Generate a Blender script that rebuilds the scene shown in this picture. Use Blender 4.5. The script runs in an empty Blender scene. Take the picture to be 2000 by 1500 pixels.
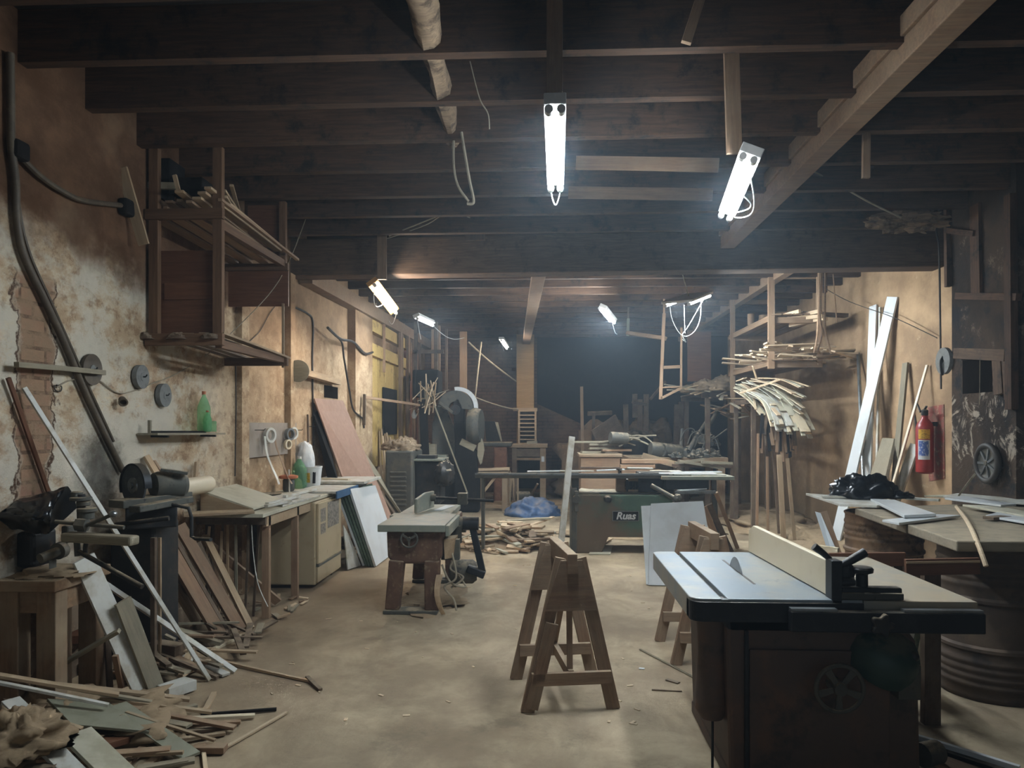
import bpy, math, random
from mathutils import Vector, Matrix, noise as mnoise
random.seed(7)
EXPO = 2.2; WORLD = 0.08; GLOW = 42; HAZE = 0.008
SC = bpy.context.scene
COL = SC.collection
V = Vector
PI = math.pi
# ---------------------------------------------------------------- camera model (photo pixels -> points in the room)
F, CX, HZ, TH, EYE = 1450.0, 1000.0, 830.0, 0.048, 1.6
cs, sn = math.cos(TH), math.sin(TH)
XL, XR, YF = -2.93, 4.2, 17.6
def ray(px, py):
    u = (px-CX)/F; v = (HZ-py)/F
    return V((u*cs-sn, u*sn+cs, v))
def AY(px, py, Y):
    d = ray(px, py); k = Y/d.y
    return V((d.x*k, Y, EYE+d.z*k))
def AX(px, py, X):
    d = ray(px, py); k = X/d.x
    return V((X, d.y*k, EYE+d.z*k))
def G(px, py, z=0.0):
    d = ray(px, py); k = (z-EYE)/d.z
    return V((d.x*k, d.y*k, z))
# ---------------------------------------------------------------- materials
def lin(c):
    c = c/255.0
    return c/12.92 if c <= 0.04045 else ((c+0.055)/1.055)**2.4
def hx(h):
    return (lin(int(h[0:2], 16)), lin(int(h[2:4], 16)), lin(int(h[4:6], 16)), 1.0)
class NB:
    """small node builder"""
    def __init__(s, name):
        s.m = bpy.data.materials.new(name); s.m.use_nodes = True
        s.t = s.m.node_tree; s.n = s.t.nodes; s.l = s.t.links
        s.b = s.n['Principled BSDF']
        s.tc = s.n.new('ShaderNodeTexCoord')
    def put(s, sock, val):
        if hasattr(val, 'links') or isinstance(val, bpy.types.NodeSocket): s.l.new(val, sock)
        else: sock.default_value = val
    def coord(s, scale=(1, 1, 1), loc=(0, 0, 0)):
        mp = s.n.new('ShaderNodeMapping'); mp.inputs['Scale'].default_value = scale; mp.inputs['Location'].default_value = loc
        s.l.new(s.tc.outputs['Object'], mp.inputs['Vector'])
        # break up copies: shift by the object's random number
        oi = s.n.new('ShaderNodeObjectInfo'); ad = s.n.new('ShaderNodeVectorMath'); ad.operation = 'ADD'
        mu = s.n.new('ShaderNodeMath'); mu.operation = 'MULTIPLY'; mu.inputs[1].default_value = 37.0
        s.l.new(oi.outputs['Random'], mu.inputs[0]); s.l.new(mp.outputs[0], ad.inputs[0]); s.l.new(mu.outputs[0], ad.inputs[1])
        return ad.outputs[0]
    def noise(s, scale=5, detail=4, rough=.6, stretch=(1, 1, 1), dist=0.0):
        t = s.n.new('ShaderNodeTexNoise'); t.inputs['Scale'].default_value = scale; t.inputs['Detail'].default_value = detail
        t.inputs['Roughness'].default_value = rough; t.inputs['Distortion'].default_value = dist
        s.l.new(s.coord(stretch), t.inputs['Vector']); return t.outputs['Fac']
    def math(s, op, a, b=0.0, clamp=False):
        t = s.n.new('ShaderNodeMath'); t.operation = op; t.use_clamp = clamp
        s.put(t.inputs[0], a); s.put(t.inputs[1], b); return t.outputs[0]
    def step(s, v, lo, hi):
        t = s.n.new('ShaderNodeMapRange'); t.interpolation_type = 'SMOOTHSTEP'
        s.put(t.inputs['Value'], v); t.inputs['From Min'].default_value = lo; t.inputs['From Max'].default_value = hi
        return t.outputs['Result']
    def mix(s, f, a, b):
        t = s.n.new('ShaderNodeMix'); t.data_type = 'RGBA'
        s.put(t.inputs[0], f); s.put(t.inputs[6], a); s.put(t.inputs[7], b); return t.outputs[2]
    def xyz(s):
        t = s.n.new('ShaderNodeSeparateXYZ'); s.l.new(s.tc.outputs['Object'], t.inputs[0]); return t.outputs
    def rnd(s, lo, hi):
        oi = s.n.new('ShaderNodeObjectInfo'); t = s.n.new('ShaderNodeMapRange')
        s.l.new(oi.outputs['Random'], t.inputs['Value']); t.inputs['To Min'].default_value = lo; t.inputs['To Max'].default_value = hi
        return t.outputs['Result']
    def vary(s, col, lo=.75, hi=1.2):
        t = s.n.new('ShaderNodeHueSaturation'); s.put(t.inputs['Color'], col); s.put(t.inputs['Value'], s.rnd(lo, hi)); return t.outputs[0]
    def bump(s, h, strength=.4, dist=.01):
        t = s.n.new('ShaderNodeBump'); t.inputs['Strength'].default_value = strength; t.inputs['Distance'].default_value = dist
        s.put(t.inputs['Height'], h); s.l.new(t.outputs[0], s.b.inputs['Normal'])
    def dust(s, col, dcol, amt, lo=.35, hi=.6):
        g = s.n.new('ShaderNodeNewGeometry'); x = s.n.new('ShaderNodeSeparateXYZ'); s.l.new(g.outputs['Normal'], x.inputs[0])
        up = s.step(x.outputs[2], .3, .9); n = s.step(s.noise(9, 5, .65), lo, hi)
        return s.mix(s.math('MULTIPLY', s.math('MULTIPLY', up, n), amt), col, dcol)
    def done(s, col, rough=.7, metal=0.0, spec=.4):
        s.put(s.b.inputs['Base Color'], col); s.put(s.b.inputs['Roughness'], rough); s.put(s.b.inputs['Metallic'], metal)
        s.b.inputs['Specular IOR Level'].default_value = spec
        return s.m
DUST = hx('a5947a')
def wood(name, a, b, lo=.75, hi=1.2, rough=.75, dust=0.0, grain=1.0, dirt=None, dirt_at=(.55, .75)):
    s = NB(name)
    n1 = s.noise(3.0, 5, .65, (1.2, 16*grain, 16*grain), .6)
    n2 = s.noise(2.0, 3, .5, (1.0, 3, 3))
    c = s.mix(s.step(n1, .3, .72), hx(a), hx(b))
    c = s.mix(s.math('MULTIPLY', s.step(n2, .4, .75), .45), c, hx(a))
    if dirt: c = s.mix(s.step(s.noise(5, 6, .7), *dirt_at), c, hx(dirt))
    c = s.vary(c, lo, hi)
    if dust: c = s.mix(s.math('MULTIPLY', s.step(s.noise(4, 5, .7), .3, .65), dust*.75), c, hx('93856f'))
    if dust: c = s.dust(c, DUST, dust)
    s.bump(n1, .25, .004)
    return s.done(c, rough, 0, .25)
def plain(name, a, b=None, rough=.5, metal=0.0, scale=6, at=(.45, .7), dust=0.0, bump=.15, vary=None, spec=.4, c3=None, at3=(.55, .7), s3=14, dcol=None):
    s = NB(name); c = hx(a)
    n = s.noise(scale, 6, .65)
    if b: c = s.mix(s.step(n, *at), c, hx(b))
    if c3: c = s.mix(s.step(s.noise(s3, 6, .7), *at3), c, hx(c3))
    if vary: c = s.vary(c, *vary)
    if dust: c = s.dust(c, dcol or DUST, dust)
    if bump: s.bump(n, bump, .006)
    return s.done(c, rough, metal, spec)
M = {}
M['joist'] = wood('old_joist_wood', '3b2a1f', '573f2d', .8, 1.15, .85, dirt='1d1916', dirt_at=(.5, .7))
M['ceilboard'] = wood('ceiling_boards', '1f1b19', '332a24', .9, 1.1, .9)
M['girder'] = wood('girder_wood', '4a3a2d', '66503e', .95, 1.05, .85, dirt='2f2723', dirt_at=(.5, .75))
M['hewn'] = wood('hewn_timber', '6b5846', '8f7a62', .95, 1.05, .9, dirt='423629', dirt_at=(.5, .65))
M['brownbeam'] = wood('brown_beam', '6a5340', '846850', .95, 1.05, .85, dust=.3)
M['rack'] = wood('rack_wood', '58412f', '70543e', .85, 1.15, .75)
M['dust_rack'] = wood('dusty_rack_wood', '7d6149', '987a5e', .85, 1.15, .8, dust=.4)
M['redpanel'] = wood('red_brown_panel', '573827', '6b4833', .9, 1.1, .6)
M['tan'] = wood('tan_offcut_wood', '9a7f62', 'b69c7c', .65, 1.2, .75, dust=.5)
M['brown'] = wood('brown_board_wood', '7c604a', '957559', .75, 1.2, .7, dust=.4)
M['dark'] = wood('dark_board_wood', '4a392d', '5e4a3b', .7, 1.2, .75, dust=.4)
M['grey'] = wood('grey_dusty_board', '77705f', '8f8874', .85, 1.12, .8, dust=.4)
M['slat'] = wood('pale_slat_wood', 'c2a888', 'dcc6a6', .75, 1.15, .7, dust=.2)
M['horse'] = wood('sawhorse_wood', '755a46', '93765c', .85, 1.15, .7, dust=.6)
M['stand'] = wood('stand_wood', '70563f', '876a4e', .9, 1.1, .8, dust=.75)
M['plywood'] = wood('plywood_face', '86695a', '977a68', .95, 1.05, .6, grain=.35)
M['column'] = wood('boxed_column_wood', '86683f', '9c7b4f', .95, 1.05, .7)
M['yellow'] = wood('yellow_boarding', 'a58a52', 'bd9f63', .85, 1.1, .75, dirt='6a4c30', dirt_at=(.55, .7))
M['white'] = plain('white_laminate', 'ccd0d0', 'bfc1bf', .35, scale=3, vary=(.92, 1.04), bump=0)
M['white_dusty'] = plain('dusty_white_laminate', 'c0bfb6', 'a39a86', .5, scale=8, at=(.42, .7), vary=(.9, 1.03), bump=0)
M['cream'] = plain('cream_panel', 'cdbfa4', 'bfae90', .45, scale=4, bump=.05)
M['pale'] = plain('pale_mdf', 'b9b49f', 'a29b84', .6, scale=5, vary=(.92, 1.05), bump=.05)
M['mdfedge'] = plain('green_board_edges', '4d5b4c', '62705f', .6, scale=30, bump=.2)
M['greymdf'] = plain('grey_green_board', '83826f', '75735f', .7, scale=5, bump=.08)
M['blue'] = plain('blue_edge_band', '33587a', '2b4a68', .5, bump=0)
M['iron'] = plain('dark_cast_iron', '26282a', '3a3632', .55, .3, 7, dust=.7, c3='4a3526', at3=(.58, .72))
M['ironclean'] = plain('blackened_iron', '1f2226', '2c2e31', .45, .4, 9, dust=.25)
M['panelgrey'] = plain('grey_painted_sheet', '8b8176', '7c7063', .6, 0, 5, dust=.3, bump=.05)
M['bladegrey'] = plain('worn_blade', '44484b', '585a58', .5, .2, 12, bump=.05)
M['steel'] = plain('worn_steel', '85898a', '6c6d6a', .35, .8, 8, bump=.05)
M['sawtop'] = plain('ground_iron_table', '828b90', '9b978a', .42, .35, 3, (.42, .7), c3='6b6f70', at3=(.6, .72), s3=7, bump=.05)
M['leaftop'] = plain('dusty_iron_leaf', '8d8a80', '9d917c', .5, .15, 4, (.4, .6), dust=.4, bump=.05)
M['jointtop'] = plain('dusty_jointer_table', '7d8277', '9a9583', .5, .2, 5, dust=.5, bump=.05)
M['sawbody'] = plain('saw_cabinet_paint', '51423a', '664a3a', .6, .1, 5, c3='38322e', at3=(.5, .68), s3=4, bump=.2)
M['brownpaint'] = plain('brown_machine_paint', '553d30', '6a503d', .6, .1, 6, c3='8a7a62', at3=(.52, .7), dust=.8, bump=.2)
s = NB('green_machine_paint'); X = s.xyz(); n1 = s.noise(2.2, 6, .65); n2 = s.noise(9, 6, .7)
c = s.mix(s.step(n1, .4, .65), hx('4b6353'), hx('40564a'))
wear = s.step(s.math('ADD', s.math('MULTIPLY', s.math('SUBTRACT', n1, .5), 1.4), s.math('ADD', s.math('MULTIPLY', X[2], -1.0), s.math('MULTIPLY', X[0], -.6))), -.62, -.25)
c = s.mix(s.math('MULTIPLY', wear, .8), c, hx('6b5340')); c = s.mix(s.math('MULTIPLY', s.step(n2, .56, .7), .4), c, hx('7a6a54')); c = s.dust(c, DUST, .5)
s.bump(n2, .1, .006); M['greenpaint'] = s.done(c, .5, .05, .4)
M['darkgreen'] = plain('dark_green_paint', '28403a', '1e302c', .5, .1, 5, dust=.3, bump=.1)
M['dustymachine'] = plain('dusty_machine_grey', '4a4a44', '5d574b', .7, .1, 5, dust=.9, c3='2c2b29', at3=(.55, .7), bump=.2)
M['beige'] = plain('beige_enamel', 'a8987a', '9a886a', .4, 0, 3, c3='846c4e', at3=(.6, .75), bump=.02)
M['sticker'] = plain('old_stickers', '8b8378', '4a4640', .6, 0, 40, (.45, .6), bump=0)
M['rust'] = plain('rusty_barrel_steel', '473a2f', '5a4a3a', .75, .1, 4, c3='2e2723', at3=(.5, .7), s3=5, bump=.3)
M['rust_light'] = plain('bare_rusty_steel', '7a624c', '96795a', .65, .1, 4, c3='43301f', at3=(.52, .7), s3=5, bump=.3)
M['slab'] = wood('thick_weathered_slab', '6f6656', '8a8070', .95, 1.05, .85, dust=.5)
M['bag'] = plain('black_plastic_film', '0f1216', '171a1f', .28, 0, 8, bump=.3, spec=.6)
M['tarp'] = plain('blue_tarpaulin', '4a6488', '3b5272', .55, 0, 6, dust=.4, bump=.2)
M['cloth'] = plain('dusty_sacking', '806d56', '695846', .9, 0, 7, bump=.4)
M['rubber'] = plain('dark_cable_sheath', '2b2621', '3b342c', .6, 0, 9, bump=.1)
M['conduit'] = plain('dusty_conduit', '4a4034', '5d5140', .6, 0, 12, bump=.1)
M['string'] = plain('dusty_string', '8f8470', '7a705e', .9, 0, 12, bump=0)
M['stone'] = plain('grey_abrasive', '6e6f6c', '5c5c59', .85, 0, 25, bump=.3)
M['pipe'] = plain('white_plastic', 'c6c5bd', 'b3b0a5', .4, 0, 5, bump=0)
M['red'] = plain('red_extinguisher_paint', '8f2b28', '7c2421', .35, 0, 5, bump=0)
M['redpaint'] = plain('worn_red_wall_paint', '7d3a30', '6a4a3c', .8, 0, 9, (.42, .6), c3='94785f', at3=(.56, .64), s3=16, bump=.2)
M['yellowlabel'] = plain('yellow_label', 'c79a2d', '8f6d22', .5, 0, 60, (.5, .6), bump=0)
M['bluelabel'] = plain('blue_label', '4a62a0', 'b9bcc6', .5, 0, 45, (.52, .62), bump=0)
M['paper'] = plain('white_label', 'c4c6c6', 'b5b6b4', .6, bump=0)
M['hole_shade'] = plain('opening_shade', '14110f', '1c1815', 1, bump=0, spec=0)  # near-black colour that stands for the shade inside openings
M['brickred'] = plain('old_brick', '7d5440', '93684f', .9, 0, 8, c3='5a4334', at3=(.55, .7), bump=.4)
M['soot'] = plain('soot_black', '1c1b1b', '2a2725', .9, 0, 6, bump=.1, spec=.12)
M['sawdust'] = plain('sawdust', '8f7a5f', '7b684f', .95, 0, 12, bump=.6, c3='6f5c45', at3=(.55, .75))
M['rubble'] = plain('adobe_rubble', '75604a', '5d4b3a', .95, 0, 4, bump=.8, c3='8a7459', at3=(.55, .7))
M['orange'] = plain('terracotta_cap', 'a9623f', '8f5033', .6, bump=0)
s = NB('green_bottle_glass'); s.b.inputs['Transmission Weight'].default_value = .8; s.b.inputs['IOR'].default_value = 1.08
M['glass'] = s.done(hx('a5dcb0'), .12, 0, .5)
s = NB('tube_glow'); s.b.inputs['Emission Color'].default_value = (.80, .91, 1.0, 1); s.b.inputs['Emission Strength'].default_value = GLOW
M['glow'] = s.done((.9, .95, 1, 1), .3)
s = NB('warm_tube_glow'); s.b.inputs['Emission Color'].default_value = (1.0, .93, .84, 1); s.b.inputs['Emission Strength'].default_value = GLOW*1.3
M['glow_warm'] = s.done((.9, .95, 1, 1), .3)
s = NB('far_tube_glow'); s.b.inputs['Emission Color'].default_value = (.80, .91, 1.0, 1); s.b.inputs['Emission Strength'].default_value = GLOW*2.2
M['glow_far'] = s.done((.9, .95, 1, 1), .3)
M['lampwhite'] = plain('lamp_housing', 'b9b6b0', 'a5a19a', .5, bump=0)
M['lampwood'] = wood('lamp_back_board', 'a8793f', 'bb8c50', 1, 1, .7)
# --- left wall: limewash over plaster, a strip of bare brick, brown stain and painted lamp falloff up high, soot by the grinder
s = NB('peeling_plaster'); X = s.xyz(); y, z = X[1], X[2]
n1 = s.noise(1.1, 6, .65); n2 = s.noise(4.0, 8, .72, (1, .7, 1)); n3 = s.noise(12, 8, .78, (1, .75, 1)); n4 = s.noise(.9, 5, .6)
c = s.mix(s.step(n2, .35, .62), hx('a38b70'), hx('bda98c'))
c = s.mix(s.math('MULTIPLY', s.step(n3, .47, .62), .8), c, hx('7d6249'))
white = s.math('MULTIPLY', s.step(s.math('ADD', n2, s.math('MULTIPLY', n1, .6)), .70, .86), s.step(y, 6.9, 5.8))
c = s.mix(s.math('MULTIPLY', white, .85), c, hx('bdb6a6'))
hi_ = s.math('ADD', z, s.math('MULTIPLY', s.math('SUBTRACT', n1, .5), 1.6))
brown = s.math('MULTIPLY', s.step(hi_, 2.4, 2.8), .97)  # real stain, plus the dimming above the lamps put into the colour
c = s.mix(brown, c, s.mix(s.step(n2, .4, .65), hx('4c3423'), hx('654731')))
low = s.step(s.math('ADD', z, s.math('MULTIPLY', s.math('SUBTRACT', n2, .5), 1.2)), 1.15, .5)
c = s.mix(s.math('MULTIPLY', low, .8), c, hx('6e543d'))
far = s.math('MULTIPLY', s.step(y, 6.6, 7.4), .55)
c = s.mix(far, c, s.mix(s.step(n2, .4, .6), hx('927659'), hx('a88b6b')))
blot = s.math('MULTIPLY', s.step(n4, .56, .7), .5)
c = s.mix(blot, c, hx('86705a'))
c = s.mix(s.math('MULTIPLY', s.step(s.noise(7, 8, .75, (1, .6, 1)), .56, .64), s.math('MULTIPLY', s.step(z, 2.4, 1.9), .7)), c, hx('c8b595'))
pit = s.step(s.noise(22, 6, .8), .63, .7); c = s.mix(s.math('MULTIPLY', pit, .7), c, hx('55402e'))
# soot by the abrasive saw
dy = s.math('SUBTRACT', y, 4.75); dz = s.math('SUBTRACT', z, 1.3)
r2 = s.math('ADD', s.math('MULTIPLY', dy, dy), s.math('MULTIPLY', dz, dz))
soot = s.step(s.math('ADD', r2, s.math('MULTIPLY', s.math('SUBTRACT', n2, .5), .25)), .12, .01)
c = s.mix(s.math('MULTIPLY', soot, .8), c, hx('2b2a2a'))
# bare brick strip
bk = s.n.new('ShaderNodeTexBrick'); bk.inputs['Scale'].default_value = 1.0
bk.inputs['Brick Width'].default_value = .21; bk.inputs['Row Height'].default_value = .085; bk.inputs['Mortar Size'].default_value = .011
bk.inputs['Color1'].default_value = hx('8a6655'); bk.inputs['Color2'].default_value = hx('96785f'); bk.inputs['Mortar'].default_value = hx('654e3d')
cb = s.n.new('ShaderNodeCombineXYZ'); s.l.new(y, cb.inputs[0]); s.l.new(z, cb.inputs[1]); s.l.new(cb.outputs[0], bk.inputs['Vector'])
d = s.math('ABSOLUTE', s.math('SUBTRACT', y, 4.12)); d = s.math('ADD', d, s.math('MULTIPLY', s.math('SUBTRACT', s.noise(3.5, 5, .6), .5), .5))
bm_ = s.math('MULTIPLY', s.step(d, .19, .12), s.math('MULTIPLY', s.step(z, 1.1, 1.2), s.step(z, 2.5, 2.4)))
c = s.mix(bm_, c, s.mix(s.step(n3, .4, .62), bk.outputs['Color'], hx('8b735c')))
edge = s.math('MULTIPLY', s.step(s.math('ABSOLUTE', s.math('SUBTRACT', d, .17)), .02, .0), s.math('MULTIPLY', s.step(z, 1.1, 1.2), s.step(z, 2.5, 2.4)))
c = s.mix(edge, c, hx('4a3426'))
h = s.math('SUBTRACT', s.math('ADD', n3, s.math('MULTIPLY', n2, 1.5)), s.math('MULTIPLY', bm_, s.math('ADD', .8, bk.outputs['Fac'])))
s.bump(h, .55, .02)
M['wall_left'] = s.done(c, .92, 0, .15)
# --- right wall, pillar, far wall, floor
s = NB('ochre_plaster'); X = s.xyz(); n1 = s.noise(.9, 6, .65); n2 = s.noise(2.2, 8, .7, (1, .7, 1)); n3 = s.noise(9, 7, .75, (1, .7, 1))
c = s.mix(s.step(n2, .35, .65), hx('8a7157'), hx('a58a6b'))
c = s.mix(s.math('MULTIPLY', s.step(n1, .46, .64), .7), c, hx('75604b'))
c = s.mix(s.math('MULTIPLY', s.step(n3, .6, .72), .5), c, hx('c0ab8c'))
lowm = s.step(s.math('ADD', X[2], s.math('MULTIPLY', s.math('SUBTRACT', n2, .5), 1.0)), .9, .3)
c = s.mix(s.math('MULTIPLY', lowm, .6), c, hx('6d5a44'))
s.bump(s.math('ADD', n2, n3), .4, .015); M['wall_right'] = s.done(c, .92, 0, .15)
s = NB('sooty_pillar'); X = s.xyz(); n1 = s.noise(1.3, 6, .65); n2 = s.noise(4.5, 9, .75, dist=.8); n3 = s.noise(2.2, 6, .7)
c = s.mix(s.step(n1, .4, .65), hx('45382d'), hx('2f2823'))
c = s.mix(s.step(n3, .5, .62), c, hx('252425'))
c = s.mix(s.math('MULTIPLY', s.step(s.noise(3.2, 7, .75), .58, .66), .6), c, hx('7d6e5e'))
zone = s.math('MULTIPLY', s.step(X[2], 2.05, 1.85), s.step(X[2], 1.0, 1.3))
c = s.mix(s.math('MULTIPLY', s.math('MULTIPLY', s.step(n2, .52, .6), zone), .85), c, hx('9a8f80'))
s.bump(n2, .6, .03); M['pillar'] = s.done(c, .92, 0, .15)
s = NB('far_brick'); X = s.xyz(); n2 = s.noise(2.2, 7, .7); n1 = s.noise(.8, 5, .6)
bk = s.n.new('ShaderNodeTexBrick'); bk.inputs['Scale'].default_value = 1.0
bk.inputs['Brick Width'].default_value = .24; bk.inputs['Row Height'].default_value = .08; bk.inputs['Mortar Size'].default_value = .012
bk.inputs['Color1'].default_value = hx('5d4232'); bk.inputs['Color2'].default_value = hx('6c4d3a'); bk.inputs['Mortar'].default_value = hx('4a382c')
cb = s.n.new('ShaderNodeCombineXYZ'); s.l.new(X[0], cb.inputs[0]); s.l.new(X[2], cb.inputs[1]); s.l.new(cb.outputs[0], bk.inputs['Vector'])
c = s.mix(s.step(n2, .4, .7), bk.outputs['Color'], hx('6e5743'))
c = s.mix(s.math('MULTIPLY', s.step(n1, .5, .65), .5), c, hx('3f322a'))
s.bump(s.math('ADD', bk.outputs['Fac'], n2), .5, .02); M['wall_far'] = s.done(c, .92, 0, .15)
s = NB('dusty_concrete'); X = s.xyz(); n1 = s.noise(.8, 6, .6); n2 = s.noise(2.6, 8, .7, (1, .7, 1), .5); n3 = s.noise(16, 8, .75); n4 = s.noise(45, 4, .7)
c = s.mix(s.step(n2, .32, .68), hx('8d7d66'), hx('b09e82'))
c = s.mix(s.math('MULTIPLY', s.step(n1, .46, .62), .75), c, hx('786752'))
c = s.mix(s.math('MULTIPLY', s.step(s.noise(1.7, 6, .75), .55, .68), .55), c, hx('6b5e4c'))
c = s.mix(s.math('MULTIPLY', s.step(n3, .56, .72), .45), c, hx('6f6453'))
c = s.mix(s.math('MULTIPLY', s.step(n4, .68, .74), .5), c, hx('c2b59d'))
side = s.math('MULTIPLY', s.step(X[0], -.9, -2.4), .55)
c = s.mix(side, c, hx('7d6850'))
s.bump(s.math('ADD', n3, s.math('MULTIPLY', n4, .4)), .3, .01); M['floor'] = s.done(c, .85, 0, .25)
# ---------------------------------------------------------------- mesh helpers
W = {}
def frame(ax, up=V((0, 0, 1))):
    x = V(ax).normalized(); up = V(up)
    if abs(x.dot(up.normalized())) > .995: up = V((0, 1, 0)) if abs(x.y) < .9 else V((1, 0, 0))
    yv = up.cross(x).normalized(); zv = x.cross(yv)
    return Matrix((x, yv, zv)).transposed()
class MB:
    def __init__(s): s.v = []; s.f = []
    def add(s, vs, fs):
        k = len(s.v); s.v += [V(a) for a in vs]; s.f += [tuple(i+k for i in f) for f in fs]; return s
    def box(s, a, b):
        (x0, y0, z0), (x1, y1, z1) = a, b
        x0, x1 = sorted((x0, x1)); y0, y1 = sorted((y0, y1)); z0, z1 = sorted((z0, z1))
        return s.add([(x0,y0,z0),(x1,y0,z0),(x1,y1,z0),(x0,y1,z0),(x0,y0,z1),(x1,y0,z1),(x1,y1,z1),(x0,y1,z1)],
                     [(0,3,2,1),(4,5,6,7),(0,1,5,4),(1,2,6,5),(2,3,7,6),(3,0,4,7)])
    def bar(s, p, q, w, t, up=(0, 0, 1), w2=None, t2=None):
        p, q = V(p), V(q); R = frame(q-p, up); w2 = w2 or w; t2 = t2 or t; vs = []
        for o, ww, tt in ((p, w, t), (q, w2, t2)):
            for a, b in ((-1, -1), (1, -1), (1, 1), (-1, 1)): vs.append(o + R@V((0, a*ww/2, b*tt/2)))
        return s.add(vs, [(0,3,2,1),(4,5,6,7),(0,1,5,4),(1,2,6,5),(2,3,7,6),(3,0,4,7)])
    def prism(s, pts, vec):
        n = len(pts); vec = V(vec); vs = [V(p) for p in pts] + [V(p)+vec for p in pts]
        nm = sum(((V(pts[i])-V(pts[0])).cross(V(pts[i+1])-V(pts[0])) for i in range(1, n-1)), V())
        fs = [tuple(range(n-1, -1, -1)), tuple(range(n, 2*n))] + [(i, (i+1) % n, (i+1) % n+n, i+n) for i in range(n)]
        if nm.dot(vec) < 0: fs = [tuple(reversed(f)) for f in fs]
        return s.add(vs, fs)
    def tube(s, pts, r, n=8, cap=True):
        pts = [V(p) for p in pts]; rings = []; rr = r if isinstance(r, (list, tuple)) else [r]*len(pts)
        up = V((0, 0, 1))
        for i, p in enumerate(pts):
            d = (pts[min(i+1, len(pts)-1)] - pts[max(i-1, 0)])
            R = frame(d, up); up = R@V((0, 0, 1))
            rings.append([p + R@V((0, math.cos(a)*rr[i], math.sin(a)*rr[i])) for a in [2*PI*k/n for k in range(n)]])
        vs = [v for r_ in rings for v in r_]; fs = []
        for i in range(len(pts)-1):
            for k in range(n): fs.append((i*n+k, i*n+(k+1) % n, (i+1)*n+(k+1) % n, (i+1)*n+k))
        if cap: fs += [tuple(range(n-1, -1, -1)), tuple((len(pts)-1)*n+k for k in range(n))]
        return s.add(vs, fs)
    def cyl(s, p, q, r, n=20, r2=None): return s.tube([p, q], [r, r2 if r2 is not None else r], n)
    def lathe(s, prof, o, ax=(0, 0, 1), n=24, cap=True):
        o = V(o); R = frame(ax); x = V(ax).normalized(); vs = []; fs = []
        for r, h in prof:
            for k in range(n):
                a = 2*PI*k/n; vs.append(o + x*h + R@V((0, math.cos(a)*r, math.sin(a)*r)))
        m = len(prof)
        for i in range(m-1):
            for k in range(n): fs.append((i*n+k, i*n+(k+1) % n, (i+1)*n+(k+1) % n, (i+1)*n+k))
        if cap:
            if prof[0][0] > 1e-4: fs.append(tuple(range(n-1, -1, -1)))
            if prof[-1][0] > 1e-4: fs.append(tuple((m-1)*n+k for k in range(n)))
        return s.add(vs, fs)
    def ring(s, o, ax, R_, r, n=32, m=8):
        o = V(o); B = frame(ax); vs = []; fs = []
        for i in range(n):
            a = 2*PI*i/n; d = B@V((0, math.cos(a), math.sin(a))); x = B@V((1, 0, 0))
            for j in range(m):
                b = 2*PI*j/m; vs.append(o + d*(R_+math.cos(b)*r) + x*math.sin(b)*r)
        for i in range(n):
            for j in range(m): fs.append((i*m+j, ((i+1) % n)*m+j, ((i+1) % n)*m+(j+1) % m, i*m+(j+1) % m))
        return s.add(vs, fs)
    def blob(s, o, size, seed=0, amp=.3, freq=2.0, ridge=False, flat=True, n=26, m=16):
        o = V(o); vs = []; fs = []; sh = V((seed*7.3, seed*3.1, seed*1.7))
        for i in range(m+1):
            th = PI*i/m
            for k in range(n):
                ph = 2*PI*k/n; d = V((math.sin(th)*math.cos(ph), math.sin(th)*math.sin(ph), math.cos(th)))
                q = d*freq+sh
                e = mnoise.fractal(q, .7, 2.2, 5)
                if ridge: e = 1-2*abs(mnoise.noise(q))-.8*abs(mnoise.noise(q*2.3)) + .2*e
                r = 1 + amp*e
                p = V((d.x*size[0]*r, d.y*size[1]*r, d.z*size[2]*r))
                if flat and p.z < -.02*size[2]: p.z = -.02*size[2]
                w = o+p; w.x = min(max(w.x, XL+.006), XR-.006); w.y = min(w.y, YF-.02)
                vs.append(w)
        for i in range(m):
            for k in range(n): fs.append((i*n+k, (i+1)*n+k, (i+1)*n+(k+1) % n, i*n+(k+1) % n))
        return s.add(vs, fs)
def build(name, mb, mat, parent=None, origin=None, smooth=False, bevel=0.0, mat4=None):
    """world-coordinate mesh -> one object (origin at its base, or its parent's origin)"""
    if mat4 is not None: Wm = mat4; vs = mb.v
    else:
        if parent is not None and origin is None: O = W[parent].to_translation()
        elif origin is not None: O = V(origin)
        else:
            xs = [v.x for v in mb.v]; ys = [v.y for v in mb.v]; zs = [v.z for v in mb.v]
            O = V(((min(xs)+max(xs))/2, (min(ys)+max(ys))/2, min(zs)))
        Wm = Matrix.Translation(O); vs = [v-O for v in mb.v]
    me = bpy.data.meshes.new(name); me.from_pydata([tuple(v) for v in vs], [], mb.f); me.validate(); me.update()
    me.materials.append(M[mat])
    if smooth:
        me.polygons.foreach_set('use_smooth', [True]*len(me.polygons))
        if smooth is True: me.set_sharp_from_angle(angle=math.radians(38))
    o = bpy.data.objects.new(name, me); COL.objects.link(o); W[o] = Wm
    if parent is not None:
        o.parent = parent; o.matrix_local = W[parent].inverted() @ Wm
    else: o.matrix_world = Wm
    if bevel:
        b = o.modifiers.new('bevel', 'BEVEL'); b.width = bevel; b.segments = 2; b.limit_method = 'ANGLE'; b.angle_limit = math.radians(40)
    return o
def tag(o, label, cat, group=None, kind=None):
    o['label'] = label; o['category'] = cat
    if group: o['group'] = group
    if kind: o['kind'] = kind
    return o
def thing(name, label, cat, loc, group=None):
    o = bpy.data.objects.new(name, None); COL.objects.link(o); o.empty_display_size = .1
    o.location = loc; W[o] = Matrix.Translation(V(loc)); return tag(o, label, cat, group)
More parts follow.
